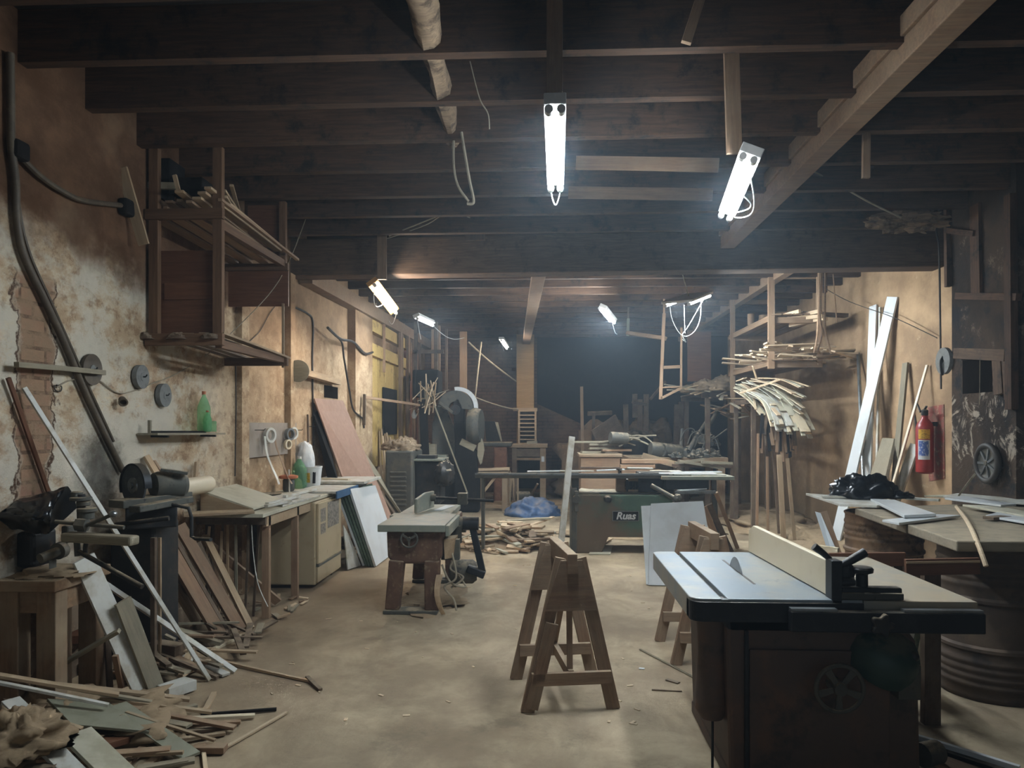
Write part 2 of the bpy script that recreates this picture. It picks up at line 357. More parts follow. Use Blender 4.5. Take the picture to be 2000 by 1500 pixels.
def struct(name, mb, mat, bevel=0, smooth=False):
    o = build(name, mb, mat, origin=(0, 0, 0), bevel=bevel, smooth=smooth); o['kind'] = 'structure'; return o
PM = {}
def board(name, p, q, w, t, mat, up=(0, 0, 1), parent=None, bow=None, bevel=.0015, taper=1.0):
    """a length of timber from p to q: its own local X runs along the grain"""
    p, q = V(p), V(q); L = (q-p).length; R = frame(q-p, up)
    mt = Matrix.Translation((p+q)/2) @ R.to_4x4()
    if bow is None: bow = random.uniform(-.004, .004)*L
    n = 6; mb = MB(); vs = []; fs = []
    for i in range(n+1):
        f = i/n; k = math.sin(PI*f)*bow; j = math.sin(PI*f)*bow*.6; ww = w*(1+(taper-1)*f)
        for a, b in ((-1, -1), (1, -1), (1, 1), (-1, 1)): vs.append(V(((f-.5)*L, a*ww/2+j, b*t/2+k)))
    for i in range(n):
        for e in range(4): fs.append((i*4+e, i*4+(e+1) % 4, i*4+4+(e+1) % 4, i*4+4+e))
    fs += [(3, 2, 1, 0), (n*4, n*4+1, n*4+2, n*4+3)]
    mb.add(vs, fs)
    return build(name, mb, mat, parent, mat4=mt, bevel=bevel)
def plank(name, label, cat, p, q, w, t, mat, up=(0, 0, 1), group=None, bow=None, taper=1.0):
    return tag(board(name, p, q, w, t, mat, up, None, bow, taper=taper), label, cat, group)
def curve_pts(pts, n=8):
    """smooth a polyline (Catmull-Rom)"""
    pts = [V(p) for p in pts]; out = []
    for i in range(len(pts)-1):
        a = pts[max(i-1, 0)]; b = pts[i]; c = pts[i+1]; d = pts[min(i+2, len(pts)-1)]
        for k in range(n):
            t = k/n
            out.append(.5*((2*b)+(c-a)*t+(2*a-5*b+4*c-d)*t*t+(3*b-a-3*c+d)*t**3))
    return out+[pts[-1]]
def cord(name, label, cat, pts, r, mat='string', group=None, n=6):
    return tag(build(name, MB().tube(curve_pts(pts), r, n), mat, smooth=True), label, cat, group)
def copy_tree(o, loc, rotz=0.0):
    c = o.copy(); COL.objects.link(c); c.location = loc; c.rotation_euler = (0, 0, rotz)
    W[c] = Matrix.Translation(V(loc)) @ Matrix.Rotation(rotz, 4, 'Z')
    def rec(a, b):
        for ch in list(a.children):
            d = ch.copy(); COL.objects.link(d); d.parent = b; rec(ch, d)
    rec(o, c); return c
# ---------------------------------------------------------------- camera, render look
cd = bpy.data.cameras.new('camera'); cam = bpy.data.objects.new('camera', cd); COL.objects.link(cam)
cd.sensor_width = 36; cd.lens = F/2000*36; cd.shift_y = (HZ-750)/2000; cd.clip_start = .05
cam.location = (0, 0, EYE); cam.rotation_euler = (PI/2, 0, TH); SC.camera = cam
SC.view_settings.view_transform = 'Standard'; SC.view_settings.look = 'None'; SC.view_settings.gamma = 1
SC.view_settings.exposure = EXPO; SC.view_settings.use_curve_mapping = False
wd = bpy.data.worlds.new('world'); SC.world = wd; wd.use_nodes = True
wd.node_tree.nodes['Background'].inputs[0].default_value = (.75, .88, 1, 1); wd.node_tree.nodes['Background'].inputs[1].default_value = WORLD
# ---------------------------------------------------------------- room shell
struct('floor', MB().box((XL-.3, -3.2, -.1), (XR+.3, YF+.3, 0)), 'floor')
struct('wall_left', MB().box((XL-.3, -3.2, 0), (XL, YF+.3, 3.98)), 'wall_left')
struct('wall_right', MB().box((XR, -3.2, 0), (XR+.3, YF+.3, 3.98)), 'wall_right')
struct('wall_far', MB().box((XL, YF, 0), (XR, YF+.3, 3.98)), 'wall_far')
struct('ceiling', MB().box((XL-.3, -3.2, 3.9), (XR+.3, YF+.3, 3.98)), 'ceilboard')
def pilaster(y0, y1, d, z1=3.3): struct('trim_%d' % pilaster.n, MB().box((XL, y0, 0), (XL+d, y1, z1)), 'wall_left'); pilaster.n += 1
pilaster.n = 1
pilaster(6.85, 7.02, .06); pilaster(8.15, 8.3, .07); pilaster(10.75, 11.8, .12)
# a pier in the right wall, under the end of the girder
struct('wall_right_pier', MB().box((XR-.32, 6.35, 0), (XR, 7.33, 3.9)), 'pillar')
struct('wall_right_near', MB().box((XR-.1, -3.2, 0), (XR, 6.35, 3.9)), 'pillar')
# joists
JO = []
for i, yy in enumerate([3.35, 3.97, 4.57, 5.16, 5.77, 6.42, 7.05, 7.68]):
    JO.append(struct('ceiling_joist', MB().bar((XL-.1, yy+.04, 3.755+random.uniform(-.008, .008)), (XR+.1, yy+.04, 3.755+random.uniform(-.012, .012)), .075, .3), 'joist'))
yy = 8.95; k = 0
while yy < 17.3:
    JO.append(struct('ceiling_joist', MB().bar((XL-.1, yy, 3.755), (XR+.1, yy+random.uniform(-.03, .03), 3.755+random.uniform(-.01, .01)), .075, .3), 'joist'))
    yy += .62; k += 1
struct('ceiling_girder', MB().bar((XL-.1, 8.47, 3.51), (XR+.2, 8.2, 3.49), .26, .42), 'girder', bevel=.01)
o = struct('ceiling_beam_sawn', MB().box((1.86, 2.6, 3.5), (2.01, 8.1, 3.63)), 'brownbeam', bevel=.006)
o = struct('ceiling_beam_sawn_web', MB().box((1.84, 2.6, 3.63), (1.93, 8.1, 3.74)), 'brownbeam', bevel=.006)
struct('ceiling_beam_centre', MB().bar((-.08, 8.35, 3.42), (-.48, 16.6, 3.46), .16, .12), 'brownbeam', bevel=.004)
struct('ceiling_beam_wall_plate_left', MB().bar((XL+.09, 8.6, 3.36), (XL+.09, 17.5, 3.5), .16, .2), 'brownbeam', bevel=.004)
struct('ceiling_beam_wall_plate_right', MB().bar((3.1, 8.6, 3.62), (3.1, 17.5, 3.62), .12, .14), 'brownbeam', bevel=.004)
# rough hewn timber threaded between the first joists
mb = MB(); nseg = 16; vs = []; fs = []
for i in range(nseg+1):
    f = i/nseg; yv = 2.9+f*2.5; c = V((-.60-.09*f, yv, 3.70))
    w = .075*(1-.35*f) + .02*mnoise.noise(V((f*6, 1, 2))); hgt = .075 + .03*mnoise.noise(V((f*7, 5, 2)))
    for k in range(10):
        a = 2*PI*k/10; jit = 1+.28*mnoise.noise(V((math.cos(a)*1.5, math.sin(a)*1.5, f*14)))
        vs.append(c+V((math.cos(a)*w*jit*1.15, 0, math.sin(a)*hgt*jit)))
for i in range(nseg):
    for k in range(10): fs.append((i*10+k, (i+1)*10+k, (i+1)*10+(k+1) % 10, i*10+(k+1) % 10))
fs += [tuple(range(10)), tuple(nseg*10+9-k for k in range(10))]
struct('ceiling_beam_hewn', mb.add(vs, fs), 'hewn', smooth=True)
# ---------------------------------------------------------------- lamps
def lamp(label, p, q, ntube=2, gap=.055, housing='lampwhite', glow='glow', cords=(), wide=.10, up=(0, 0, 1), hang=None, depth=.05):
    p, q = V(p), V(q); R = frame(q-p, up); L = (q-p).length; x, yv, zv = R.col[0], R.col[1], R.col[2]
    t = thing('tube_lamp', label, 'lamp', (p+q)/2, 'fluorescent lamps hanging under the ceiling')
    build('housing', MB().bar(p+zv*(depth/2+.022), q+zv*(depth/2+.022), wide, depth, up), housing, t, bevel=.004)
    offs = [0] if ntube == 1 else [-gap/2, gap/2]
    for k, o in enumerate(offs):
        build('tube', MB().cyl(p+x*.04+yv*o, q-x*.04+yv*o, .016, 12), glow, t, smooth=True)
        for e, sg in ((p, 1), (q, -1)):
            build('lamp_holder', MB().cyl(e+yv*o, e+x*sg*.04+yv*o, .02, 12), 'lampwhite', t, smooth=True)
    for c in cords: build('cord', MB().tube(curve_pts(c), .004, 6), 'pipe', t, smooth=True)
    return t
def wire(a, b, sag, n=5, side=(0, 0, 0)):
    a, b = V(a), V(b); return [a.lerp(b, i/n)+V((0, 0, -sag*math.sin(PI*i/n)))+V(side)*math.sin(PI*i/n) for i in range(n+1)]
ZL = 3.0
a, b = G(1084, 212, ZL), G(1085, 370, ZL)
lamp('twin tube lamp hanging in the middle of the ceiling, bright and bare', a, b, cords=[wire(b+V((-.03, 0, 0)), b+V((.03, .01, 0)), .09)])
def batten(label, p, q, w=.05, t=.03, mat='brownbeam'):
    return plank('hanging_batten', label, 'batten', p, q, w, t, mat, up=(0, 1, 0), group='battens nailed to the joists', bow=0)
batten('upright batten carrying the middle twin tube lamp', V((a.x, 3.5, 3.88)), V((a.x, 3.5, 3.075)), .075)
a2, b2 = G(1462, 308, ZL+.02), G(1416, 425, ZL+.02)
lamp('slanting twin tube lamp beside the long sawn beam', a2, b2, wide=.12, gap=.06, up=(.45, 0, 1), cords=[wire(a2+V((.09, .3, 0)), b2+V((.06, 0, 0)), .08, side=(.07, 0, 0)), wire(b2+V((.02, -.1, 0)), a2+V((.1, .6, 0)), .02, side=(.1, 0, 0))])
batten('upright batten carrying the slanting twin tube lamp', AY(1427, 60, 4.3), AY(1434, 300, 4.3), .085)
a3, b3 = AY(731, 556, 7.95), AY(774, 612, 8.95)
lamp('single tube lamp on an amber wooden back board under the girder', a3, b3, 1, housing='lampwood', glow='glow_warm', wide=.13, up=(-.75, 0, 1), cords=[wire(a3, b3.lerp(a3, .45), .14, side=(-.06, 0, 0)), wire(b3, b3+V((-.15, .3, -.05)), .08)])
batten('upright batten in front of the girder above the amber board lamp', AY(746, 332, 7.95), AY(746, 546, 7.95), .1)
a4, b4 = AY(815, 622, 10.6), AY(846, 636, 11.5)
lamp('small single tube lamp behind the amber board lamp', a4, b4, 1, glow='glow_far', wide=.1, up=(-.4, 0, 1), cords=[wire(b4, b4+V((.35, 1.2, -.05)), .1), wire(a4, a4+V((.05, .02, -.3)), .02)])
a5, b5 = AY(979, 665, 14.6), AY(990, 681, 15.6)
lamp('single tube lamp next to the boxed column', a5, b5, 1, glow='glow_warm', cords=[wire(a5, a5+V((.05, .1, -.2)), .02)])
a6, b6 = AY(1175, 604, 10.3), AY(1196, 629, 11.4)
lamp('short twin tube lamp over the dark end of the workshop', a6, b6, 2, glow='glow_far', gap=.07, up=(.5, 0, 1), cords=[wire(b6, b6+V((.1, .3, -.15)), .05)])
a7, b7 = AY(1322, 596, 8.6), AY(1366, 579, 9.7)
lamp('twin tube lamp with long looping flex by the hanging rack', a7, b7, 2, gap=.27, wide=.36, depth=.03, glow='glow_far', cords=[
    [a7+V((-.08, 0, 0)), AY(1312, 622, 8.8), AY(1325, 648, 8.9), AY(1340, 657, 9), AY(1358, 645, 9.1), AY(1368, 618, 9.3), b7+V((.02, 0, 0))],
    [AY(1336, 596, 8.9), AY(1337, 630, 8.9), AY(1338, 651, 8.9)], [AY(1333, 663, 8.9), AY(1340, 668, 8.9), AY(1333, 654, 8.9), AY(1345, 636, 9.1), AY(1374, 585, 9.4)]])
cord('lamp_flex', 'two thin wires holding up the lamp with looping flex', 'wire', [V((a7.x+.1, 9.1, 3.62)), (a7+b7)/2+V((0, 0, .05))], .006)
batten('short batten sticking down between joists by the pillar', AY(1692, 250, 5.2), AY(1691, 348, 5.2), .05)
batten('slanted pale batten end poking out of the top joist', AY(1369, -6, 3.75), AY(1340, 84, 3.75), .05)
plank('ceiling_board', 'pale board fixed across under the joists between the lamps', 'board', AY(1125, 318, 5.6), AY(1404, 323, 5.45), .1, .02, 'brownbeam', up=(0, 1, .2))
plank('ceiling_board', 'lower pale board under the joists behind the middle lamp', 'board', AY(1110, 376, 6.25), AY(1392, 380, 6.2), .1, .02, 'brownbeam', up=(0, 1, .2))
plank('roof_prop', 'short upright board standing on the girder above the hanging ropes', 'board', AY(928, 470, 8.1), AY(926, 404, 8.1), .22, .03, 'girder', up=(0, 1, 0))
# ropes and cobwebs under the ceiling
cord('ceiling_rope', 'dusty rope hanging from the ragged end of the hewn timber, shorter strand', 'rope', [V((-.66, 5.2, 3.64)), AY(886, 320, 5.2), AY(894, 362, 5.2), AY(915, 393, 5.2)], .009)
cord('ceiling_rope', 'dusty rope hanging straight beside the hewn timber end', 'rope', [V((-.6, 5.15, 3.64)), AY(908, 300, 5.15), AY(917, 352, 5.15), AY(925, 394, 5.15), AY(912, 398, 5.15)], .011)
tag(build('frayed_bundle', MB().blob(AY(888, 222, 5.3), (.09, .07, .2), 3, .5, 3, flat=False), 'hewn', smooth=True), 'frayed fibrous bundle tied at the end of the hewn timber', 'bundle')
cord('dusty_string', 'dusty cobweb string slung from batten to the hanging ropes', 'string', [AY(760, 461, 7.8), AY(810, 440, 7.6), AY(880, 415, 7.4), AY(918, 425, 7.6)], .007)
cord('dusty_string', 'dusty cobweb string below the first one beside the upright batten', 'string', [AY(756, 466, 7.8), AY(830, 440, 7.6), AY(872, 416, 7.4), AY(975, 372, 7.2)], .005)
cord('dusty_string', 'forked thin thread hanging beside the ragged timber', 'string', [AY(918, 120, 4.4), AY(936, 190, 4.4), AY(953, 222, 4.4), AY(956, 252, 4.4)], .004)
cord('dusty_string', 'grey string sagging from the sawn beam to the pillar', 'string', [AY(1588, 334, 6.4), AY(1650, 368, 6.5), AY(1700, 396, 6.6), AY(1760, 425, 6.7)], .008)
tag(build('dust_cobweb', MB().blob(AY(1775, 432, 7.2), (.36, .1, .1), 8, .5, 3, flat=False), 'hewn', smooth=True), 'sagging lump of dusty cobweb on the girder next to the pillar', 'cobweb')
# ---------------------------------------------------------------- left wall fittings
WL = XL+.012
cord('wall_cable', 'thick dark cable running down the peeling wall to the abrasive saw', 'cable', [AX(20, 104, WL+.02), AX(21, 200, WL+.02), AX(22, 285, WL+.02), AX(30, 350, WL+.02), AX(33, 430, WL+.02), AX(47, 500, WL+.02), AX(84, 580, WL+.02), AX(126, 670, WL+.02), AX(163, 760, WL+.02), AX(205, 850, WL+.02), AX(240, 920, WL+.02)], .021, 'conduit', n=10)
cord('wall_cable', 'thinner cable alongside the thick one on the peeling wall', 'cable', [AX(29, 305, WL), AX(40, 420, WL), AX(60, 500, WL), AX(100, 590, WL), AX(140, 680, WL), AX(180, 770, WL), AX(222, 862, WL)], .009, 'conduit')
cord('wall_cable', 'cable drooping from junction box to the hanging rack', 'cable', [AX(36, 302, WL+.02), AX(80, 345, WL+.02), AX(125, 375, WL+.02), AX(165, 392, WL+.02), AX(236, 401, WL+.02)], .017, 'conduit', n=8)
for nm, px, py, s_ in (('round black junction box high on the peeling wall', 28, 293, .055), ('black junction box at the foot of the hanging rack rail', 241, 405, .06)):
    c = AX(px, py, WL); tag(build('junction_box', MB().box(c+V((-.01, -s_, -s_)), c+V((.06, s_, s_*.9))), 'soot', bevel=.02), nm, 'box')
def disc(name, label, px, py, r, mat, X=WL, th=.035, hole=.016, hook=True):
    c = AX(px, py, X); t = thing(name, label, 'grinding wheel', c-V((0, 0, r)))
    build('abrasive_disc', MB().lathe([(hole, 0), (r, 0), (r, th), (hole, th), (hole, 0)], c, (1, 0, 0), 32, cap=False), mat, t, smooth=True)
    build('hub_washer', MB().lathe([(hole*.9, th*.5), (hole*1.9, th*.5), (hole*1.9, th+.003), (hole*.9, th+.003)], c, (1, 0, 0), 20), 'soot' if not hook else 'stone', t, smooth=True)
    build('hook', MB().tube([c+V((-.012, 0, 0)), c+V((th+.02, 0, 0)), c+V((th+.03, 0, .015))], .005), 'ironclean', t)
disc('grinding_wheel', 'grey grinding wheel hung on the wall, higher of two', 270, 736, .085, 'stone')
disc('grinding_wheel', 'blue-grey grinding wheel hung on the wall nearer the green bottles', 315, 772, .088, 'stone')
disc('grinding_wheel', 'triangular worn disc hung behind the wall rod and cable', 176, 722, .10, 'conduit', th=.02)
board_ = plank('wall_rod', 'thin wooden rod fixed level across the cable on the peeling wall', 'rod', AX(32, 712, WL+.06), AX(203, 728, WL+.05), .03, .03, 'grey')
c = AX(238, 779, WL+.03)
tag(build('tin_cup', MB().lathe([(.02, 0), (.024, .01), (.024, .04), (.03, .045), (.03, .06), (.022, .06), (.02, .03)], c, (.5, -.6, -.4), 16), 'conduit', smooth=True), 'small tin cup hung on a wire on the peeling wall', 'cup')
cord('wall_wire', 'slack wire strung along the wall past the tin cup', 'wire', [AX(110, 757, WL), AX(140, 742, WL), AX(190, 742, WL), AX(236, 768, WL), AX(300, 748, WL), AX(345, 730, WL), AX(405, 692, WL), AX(440, 662, WL+.3), AX(545, 548, WL+.5), AX(602, 415, WL+.5)], .0045)
cord('wall_wire', 'curled wire loop on a nail below the wall rod', 'wire', [AX(106, 752, WL), AX(108, 762, WL), AX(118, 764, WL), AX(120, 755, WL), AX(110, 752, WL)], .004, 'rubber')
cord('wall_wire', 'thin dark cord slanting below the hanging rack', 'wire', [AX(470, 680, WL), AX(505, 650, WL), AX(525, 615, WL), AX(540, 595, WL)], .004, 'rubber')
# small shelf with bottles
t = thing('wall_shelf', 'narrow plank wall shelf holding green bottles', 'shelf', AX(356, 850, WL))
p, q = AX(288, 848, WL+.075), AX(424, 847, WL+.075)
board('plank', p, q, .15, .016, 'grey', parent=t, bow=0)
board('plank', p+V((0, .03, .014)), p.lerp(q, .75)+V((.02, 0, .014)), .03, .02, 'soot', parent=t, bow=0)
for f in (.16, .86):
    e = p.lerp(q, f); build('bracket', MB().bar(e+V((-.07, 0, -.016)), e+V((.06, 0, -.018)), .02, .016), 'ironclean', t)
build('end_peg', MB().bar(p+V((.0, .03, .0)), p+V((0, .03, .1)), .02, .02), 'grey', t)
ztop = p.z+.009
def bottle(label, pos, r, h, mat='glass', cap='orange', group=None):
    t = thing('plastic_bottle', label, 'bottle', pos, group)
    build('body', MB().lathe([(r*.7, 0), (r, .02), (r, h*.18), (r*.93, h*.2), (r, h*.24), (r, h*.55), (r*.95, h*.62), (r*.6, h*.78), (r*.28, h*.88), (r*.26, h*.93)], pos, (0, 0, 1), 24), mat, t, smooth=True)
    build('cap', MB().lathe([(r*.31, h*.92), (r*.31, h), (r*.2, h)], pos, (0, 0, 1), 16), cap, t, smooth=True)
e = p.lerp(q, .78); bottle('tall green plastic bottle on the narrow wall shelf', V((WL+.075, e.y, ztop)), .052, .335)
e = p.lerp(q, .74); bottle('short green bottle in front of the tall one on the wall shelf', V((WL+.135, e.y-.02, ztop)), .034, .175)
e = p.lerp(q, .93); tag(build('glass_jar', MB().lathe([(.04, 0), (.042, .01), (.042, .085), (.036, .09)], V((WL+.06, e.y, ztop)), n=20), 'glass', smooth=True), 'green glass jar at the far end of the wall shelf', 'jar')
# disc on a bracket beam, slot window, cables
c = AX(583, 725, WL+.1); t = thing('belt_pulley', 'round wooden pulley on a beam stub on the wall', 'pulley', c-V((0, 0, .12)))
build('pulley_disc', MB().lathe([(.12, 0), (.125, .01), (.125, .03), (.1, .035)], c, (.15, -1, 0), 28), 'grey', t, smooth=True)
board('beam_stub', c+V((.0, .03, 0)), AX(660, 747, WL+.06), .09, .07, 'tan', parent=t)
tag(build('niche_shade', MB().box(AX(633, 752, XL+.002), AX(660, 779, XL+.008)), 'hole_shade'), 'small dark square plate painted as shade of a wall opening below the pulley beam', 'niche')  # no cavity: a thin plate coloured like the shade in a hole
cord('wall_cable', 'dark cable hanging straight down beside the pulley', 'cable', [AX(570, 598, WL), AX(600, 612, WL), AX(611, 630, WL), AX(610, 700, WL), AX(611, 780, WL), AX(612, 870, WL)], .012, 'rubber')
cord('wall_cable', 'cable drooping down the pilaster before the yellow boarding', 'cable', [AX(655, 655, XL+.14), AX(668, 670, XL+.14), AX(672, 700, XL+.14), AX(682, 760, XL+.14), AX(690, 800, XL+.14), AX(708, 818, XL+.14), AX(711, 836, XL+.14)], .014, 'rubber')
cord('wall_cable', 'twisted cable bundle crossing the pilaster top', 'cable', [AX(640, 640, XL+.15), AX(665, 662, XL+.15), AX(690, 668, XL+.15), AX(712, 690, XL+.15), AX(728, 688, XL+.15)], .018, 'rubber')
tag(build('pilaster_crack_line', MB().tube([AX(460, 690, XL+.065), AX(461, 800, XL+.065), AX(459, 930, XL+.065)], .006), 'rubber'), 'thin dark line drawn as the crack down the first pilaster', 'cord')  # thin dark tube laid on the pilaster to draw its crack
# metal tool panel with tape rolls
t = thing('tool_board', 'grey sheet metal tool panel on the wall above the workbench', 'panel', AX(525, 893, WL))
p0, p1, p2, p3 = AX(481, 833, WL+.012), AX(577, 826, WL+.012), AX(577, 886, WL+.012), AX(481, 895, WL+.012)
p0.z = p1.z = max(p0.z, p1.z); p2.z = p3.z
build('sheet', MB().prism([p0, p1, p2, p3], (.012, 0, 0)), 'panelgrey', t)
for px, py in ((497, 840), (573, 840), (600, 833)):
    c = AX(px, py, WL+.02); build('hook', MB().tube([c, c+V((.1, 0, .0)), c+V((.11, 0, .015))], .004), 'ironclean', t)
def roll(label, px, py, r, th, mat):
    c = AX(px, py, WL+.06)
    return tag(build('tape_roll', MB().lathe([(r*.68, 0), (r, 0), (r, th), (r*.68, th), (r*.68, 0)], c, (1, -.35, 0), 28, cap=False), mat, smooth=True), label, 'tape roll', 'edging rolls hung on the tool panel')
roll('white roll of edging tape hung on the tool panel, its tail hanging down', 524, 850, .078, .04, 'pipe')
roll('grey roll of edging band hung on the tool panel by the hook', 563, 848, .068, .04, 'steel')
roll('thin pale ring hung on the tool panel by the grey roll', 573, 846, .07, .015, 'pipe')
roll('pale loose ring at the lower edge of the tool panel', 560, 868, .055, .03, 'cream')
def strip(label, pts, w, mat, name='edging_strip'):
    pts = curve_pts(pts, 6); mb = MB(); vs = []; fs = []
    for p_ in pts: vs += [p_+V((0, -w/2, 0)), p_+V((0, w/2, 0)), p_+V((.003, w/2, 0)), p_+V((.003, -w/2, 0))]
    for i in range(len(pts)-1):
        for k in range(4): fs.append((i*4+k, i*4+(k+1) % 4, i*4+4+(k+1) % 4, i*4+4+k))
    return tag(build(name, mb.add(vs, fs), mat, smooth=True), label, 'edging strip')
strip('white strip of edging curling down from the tape roll', [AX(517, 852, WL+.08), AX(521, 885, WL+.08), AX(531, 912, WL+.09), AX(540, 932, WL+.16), AX(545, 946, WL+.25)], .05, 'pipe')
strip('brown strip of edging hanging between tape roll and bench', [AX(536, 845, WL+.08), AX(539, 870, WL+.08), AX(550, 900, WL+.1), AX(562, 930, WL+.16), AX(570, 945, WL+.22)], .04, 'brown')
# ---------------------------------------------------------------- hanging rack on the left wall
t = thing('hanging_rack', 'dark wooden rack hung from the joists above the green bottles', 'rack', (XL+.3, 5.95, 2.2))
y0, y1, xf = 5.3, 6.62, AY(427, 600, 5.3).x
for x_, y_ in ((XL+.06, y0), (xf, y0)):
    board('post', (x_, y_, 2.18), (x_, y_, 3.62), .068, .05, 'rack', up=(0, 1, 0), parent=t, bow=0)
board('post', (xf+.0, y1, 3.05), (xf+.0, y1, 3.62), .06, .045, 'rack', up=(0, 1, 0), parent=t, bow=0)
board('post', (xf, y1, 2.12), (xf, y1, 2.7), .02, .02, 'tan', up=(0, 1, 0), parent=t, bow=0)
for z_, y_, w_ in ((3.13, y0-.03, .075), (2.22, y0-.03, .085), (3.03, y1, .06), (2.17, y1-.02, .07)):
    board('rail', (XL+.01, y_, z_), (xf+.05, y_, z_), .045, w_, 'rack', parent=t, bow=0)
for z_ in (3.06, 2.19):
    board('side_rail', (xf+.0, y0, z_), (xf+.0, y1, z_), .05, .06, 'rack', parent=t, bow=0)
build('front_panel', MB().box((XL+.02, y0+.03, 2.27), (xf-.03, y0+.05, 2.88)), 'redpanel', t)
build('panel_rail', MB().box((XL+.12, y0+.02, 2.52), (xf-.03, y0+.03, 2.64)), 'redpanel', t)
build('lower_back_panel', MB().box((XL+.02, y1+.02, 2.68), (xf+.04, y1+.04, 3.0)), 'redpanel', t)
build('upper_back_panel', MB().box((XL+.2, y1+.02, 3.13), (xf-.0, y1+.04, 3.6)), 'redpanel', t)
for i in range(5):
    x_ = XL+.08+i*.115
    board('shelf_slat', (x_, y0, 2.255+.004*i), (x_+random.uniform(-.03, .03), y1+.06, 2.21), .075, .018, 'tan' if i > 1 else 'dark', parent=t)
for i in range(4):
    x_ = XL+.08+i*.14
    board('shelf_slat', (x_, y0, 3.11), (x_+random.uniform(-.02, .02), y1, 3.075), .09, .018, 'brown', parent=t)
gl = 'boards stored on the hanging rack'
for i in range(9):
    x_ = XL+.12+i*.055; z_ = 3.14+.022*(i % 4)+.004*i
    plank('stored_board', 'pale length of timber stored on the upper shelf of the hanging rack', 'board', (x_, y0-.06+random.uniform(-.05, .1), z_+.06), (x_+.05+random.uniform(-.08, .08), y1+random.uniform(-.1, .22), z_-.05), random.uniform(.03, .07), .02, random.choice(['tan', 'slat', 'brown']), group=gl)
for i, (xa, ya, za, xb, yb, zb) in enumerate(((437, 372, 5.35, 465, 415, 5.9), (440, 384, 5.35, 460, 420, 5.8), (452, 362, 5.6, 466, 412, 6.1))):
    plank('stored_board', 'short pale offcut propped at the rack post above the upper shelf', 'board', AY(xa, ya, za), AY(xb, yb, zb), .03, .02, 'tan', group='offcuts propped at the rack post')
plank('leaning_board', 'pale board leaning outside the rack against the peeling wall', 'board', AY(238, 328, 4.98), AY(281, 478, 5.05), .075, .02, 'tan', up=(0, 1, 0))
for i, (px, py, sx, sz) in enumerate(((315, 360, .26, .16), (376, 386, .26, .12), (302, 394, .2, .1), (400, 398, .14, .09))):
    c = AY(px, py, 5.55); tag(build('tool_case', MB().box(c-V((sx/2, .12, .0)), c+V((sx/2, .12, sz))), 'soot', bevel=.01), ['dark angular case on top of the hanging rack', 'low black bundle on the rack beside the post', 'dark box under the angular case on the rack', 'small black box next to the rack post'][i], 'box')
plank('stored_board', 'thin dusty batten across the top of the hanging rack', 'board', AY(252, 362, 5.3), AY(345, 364, 5.35), .05, .03, 'grey', up=(0, 1, 0))
plank('stored_board', 'short pale stick standing among dark boxes on the rack', 'board', AY(341, 342, 5.28), AY(350, 378, 5.28), .03, .02, 'tan', up=(0, 1, 0))
for i, (px, r) in enumerate(((280, .05), (345, .045), (412, .04))):
    c = AY(px, 662, 5.25); tag(build('wood_lump', MB().blob(c, (r*1.6, .05, r), i+20, .3), 'dark', smooth=True), ['rounded dark lump on the lowest rack shelf by the wall', 'dark lump in the middle of the lowest rack shelf', 'dark lump by the outer post on the lowest rack shelf'][i], 'lump')
# ---------------------------------------------------------------- workbench along the left wall
BZ, BX = .885, -2.3
t = thing('workbench', 'long workbench of pale boards along the wall beneath the tool panel', 'workbench', (-2.6, 7.6, 0))
build('top_board', MB().box((XL+.02, 5.85, BZ-.03), (BX+.02, 7.75, BZ)), 'pale', t, bevel=.003)
build('top_board', MB().box((XL+.02, 7.75, BZ-.03), (BX+.03, 9.3, BZ)), 'pale', t, bevel=.003)
build('front_apron', MB().box((BX-.03, 5.98, BZ-.12), (BX, 9.2, BZ-.03)), 'tan', t, bevel=.002)
build('end_apron', MB().box((XL+.05, 5.95, BZ-.1), (BX, 5.98, BZ-.03)), 'dark', t, bevel=.002)
for px, Y in ((507, 6.05), (577, 6.75)):
    board('leg', (BX-.03, Y, 0), (BX-.03, Y, BZ-.03), .06, .045, 'brown', up=(0, 1, 0), parent=t, bow=0)
for x_, Y in ((BX-.03, 9.15), (XL+.1, 6.1), (XL+.1, 9.15)):
    board('leg', (x_, Y, 0), (x_, Y, BZ-.03), .06, .05, 'dark', up=(0, 1, 0), parent=t, bow=0)
board('brace', (XL+.12, 6.02, .62), (BX-.06, 6.4, .05), .07, .03, 'brown', up=(0, 1, 0), parent=t, bow=0)
# cabinet below
t = thing('cabinet', 'beige enamelled cabinet with stickers standing under the workbench', 'cabinet', (-2.5, 7.65, 0))
build('body', MB().box((-2.84, 7.12, .04), (-2.26, 7.98, .845)), 'beige', t, bevel=.012)
build('door', MB().box((-2.26, 7.15, .24), (-2.235, 7.95, .83)), 'beige', t, bevel=.006)
build('plinth_panel', MB().box((-2.26, 7.15, .06), (-2.24, 7.95, .21)), 'beige', t, bevel=.004)
build('trim_strip', MB().box((-2.26, 7.15, .212), (-2.232, 7.95, .235)), 'dustymachine', t)
for (a, b, c_, d) in ((7.22, 7.38, .64, .77), (7.22, 7.38, .52, .62), (7.45, 7.85, .55, .81), ):
    build('sticker', MB().box((-2.235, a, c_), (-2.233, b, d)), 'sticker', t)
board('foot_block', (-2.8, 7.3, .02), (-2.3, 7.3, .02), .06, .04, 'dark', parent=t, bow=0); board('foot_block', (-2.8, 7.85, .02), (-2.3, 7.85, .02), .06, .04, 'dark', parent=t, bow=0)
def sheet(name, label, pts, th, mat, cat='board', group=None, bevel=.002, vec=None):
    pts = [V(p) for p in pts]; n = (pts[1]-pts[0]).cross(pts[2]-pts[0]).normalized()
    if n.z < 0: n = -n
    return tag(build(name, MB().prism(pts, V(vec) if vec else -n*th), mat, bevel=bevel), label, cat, group)
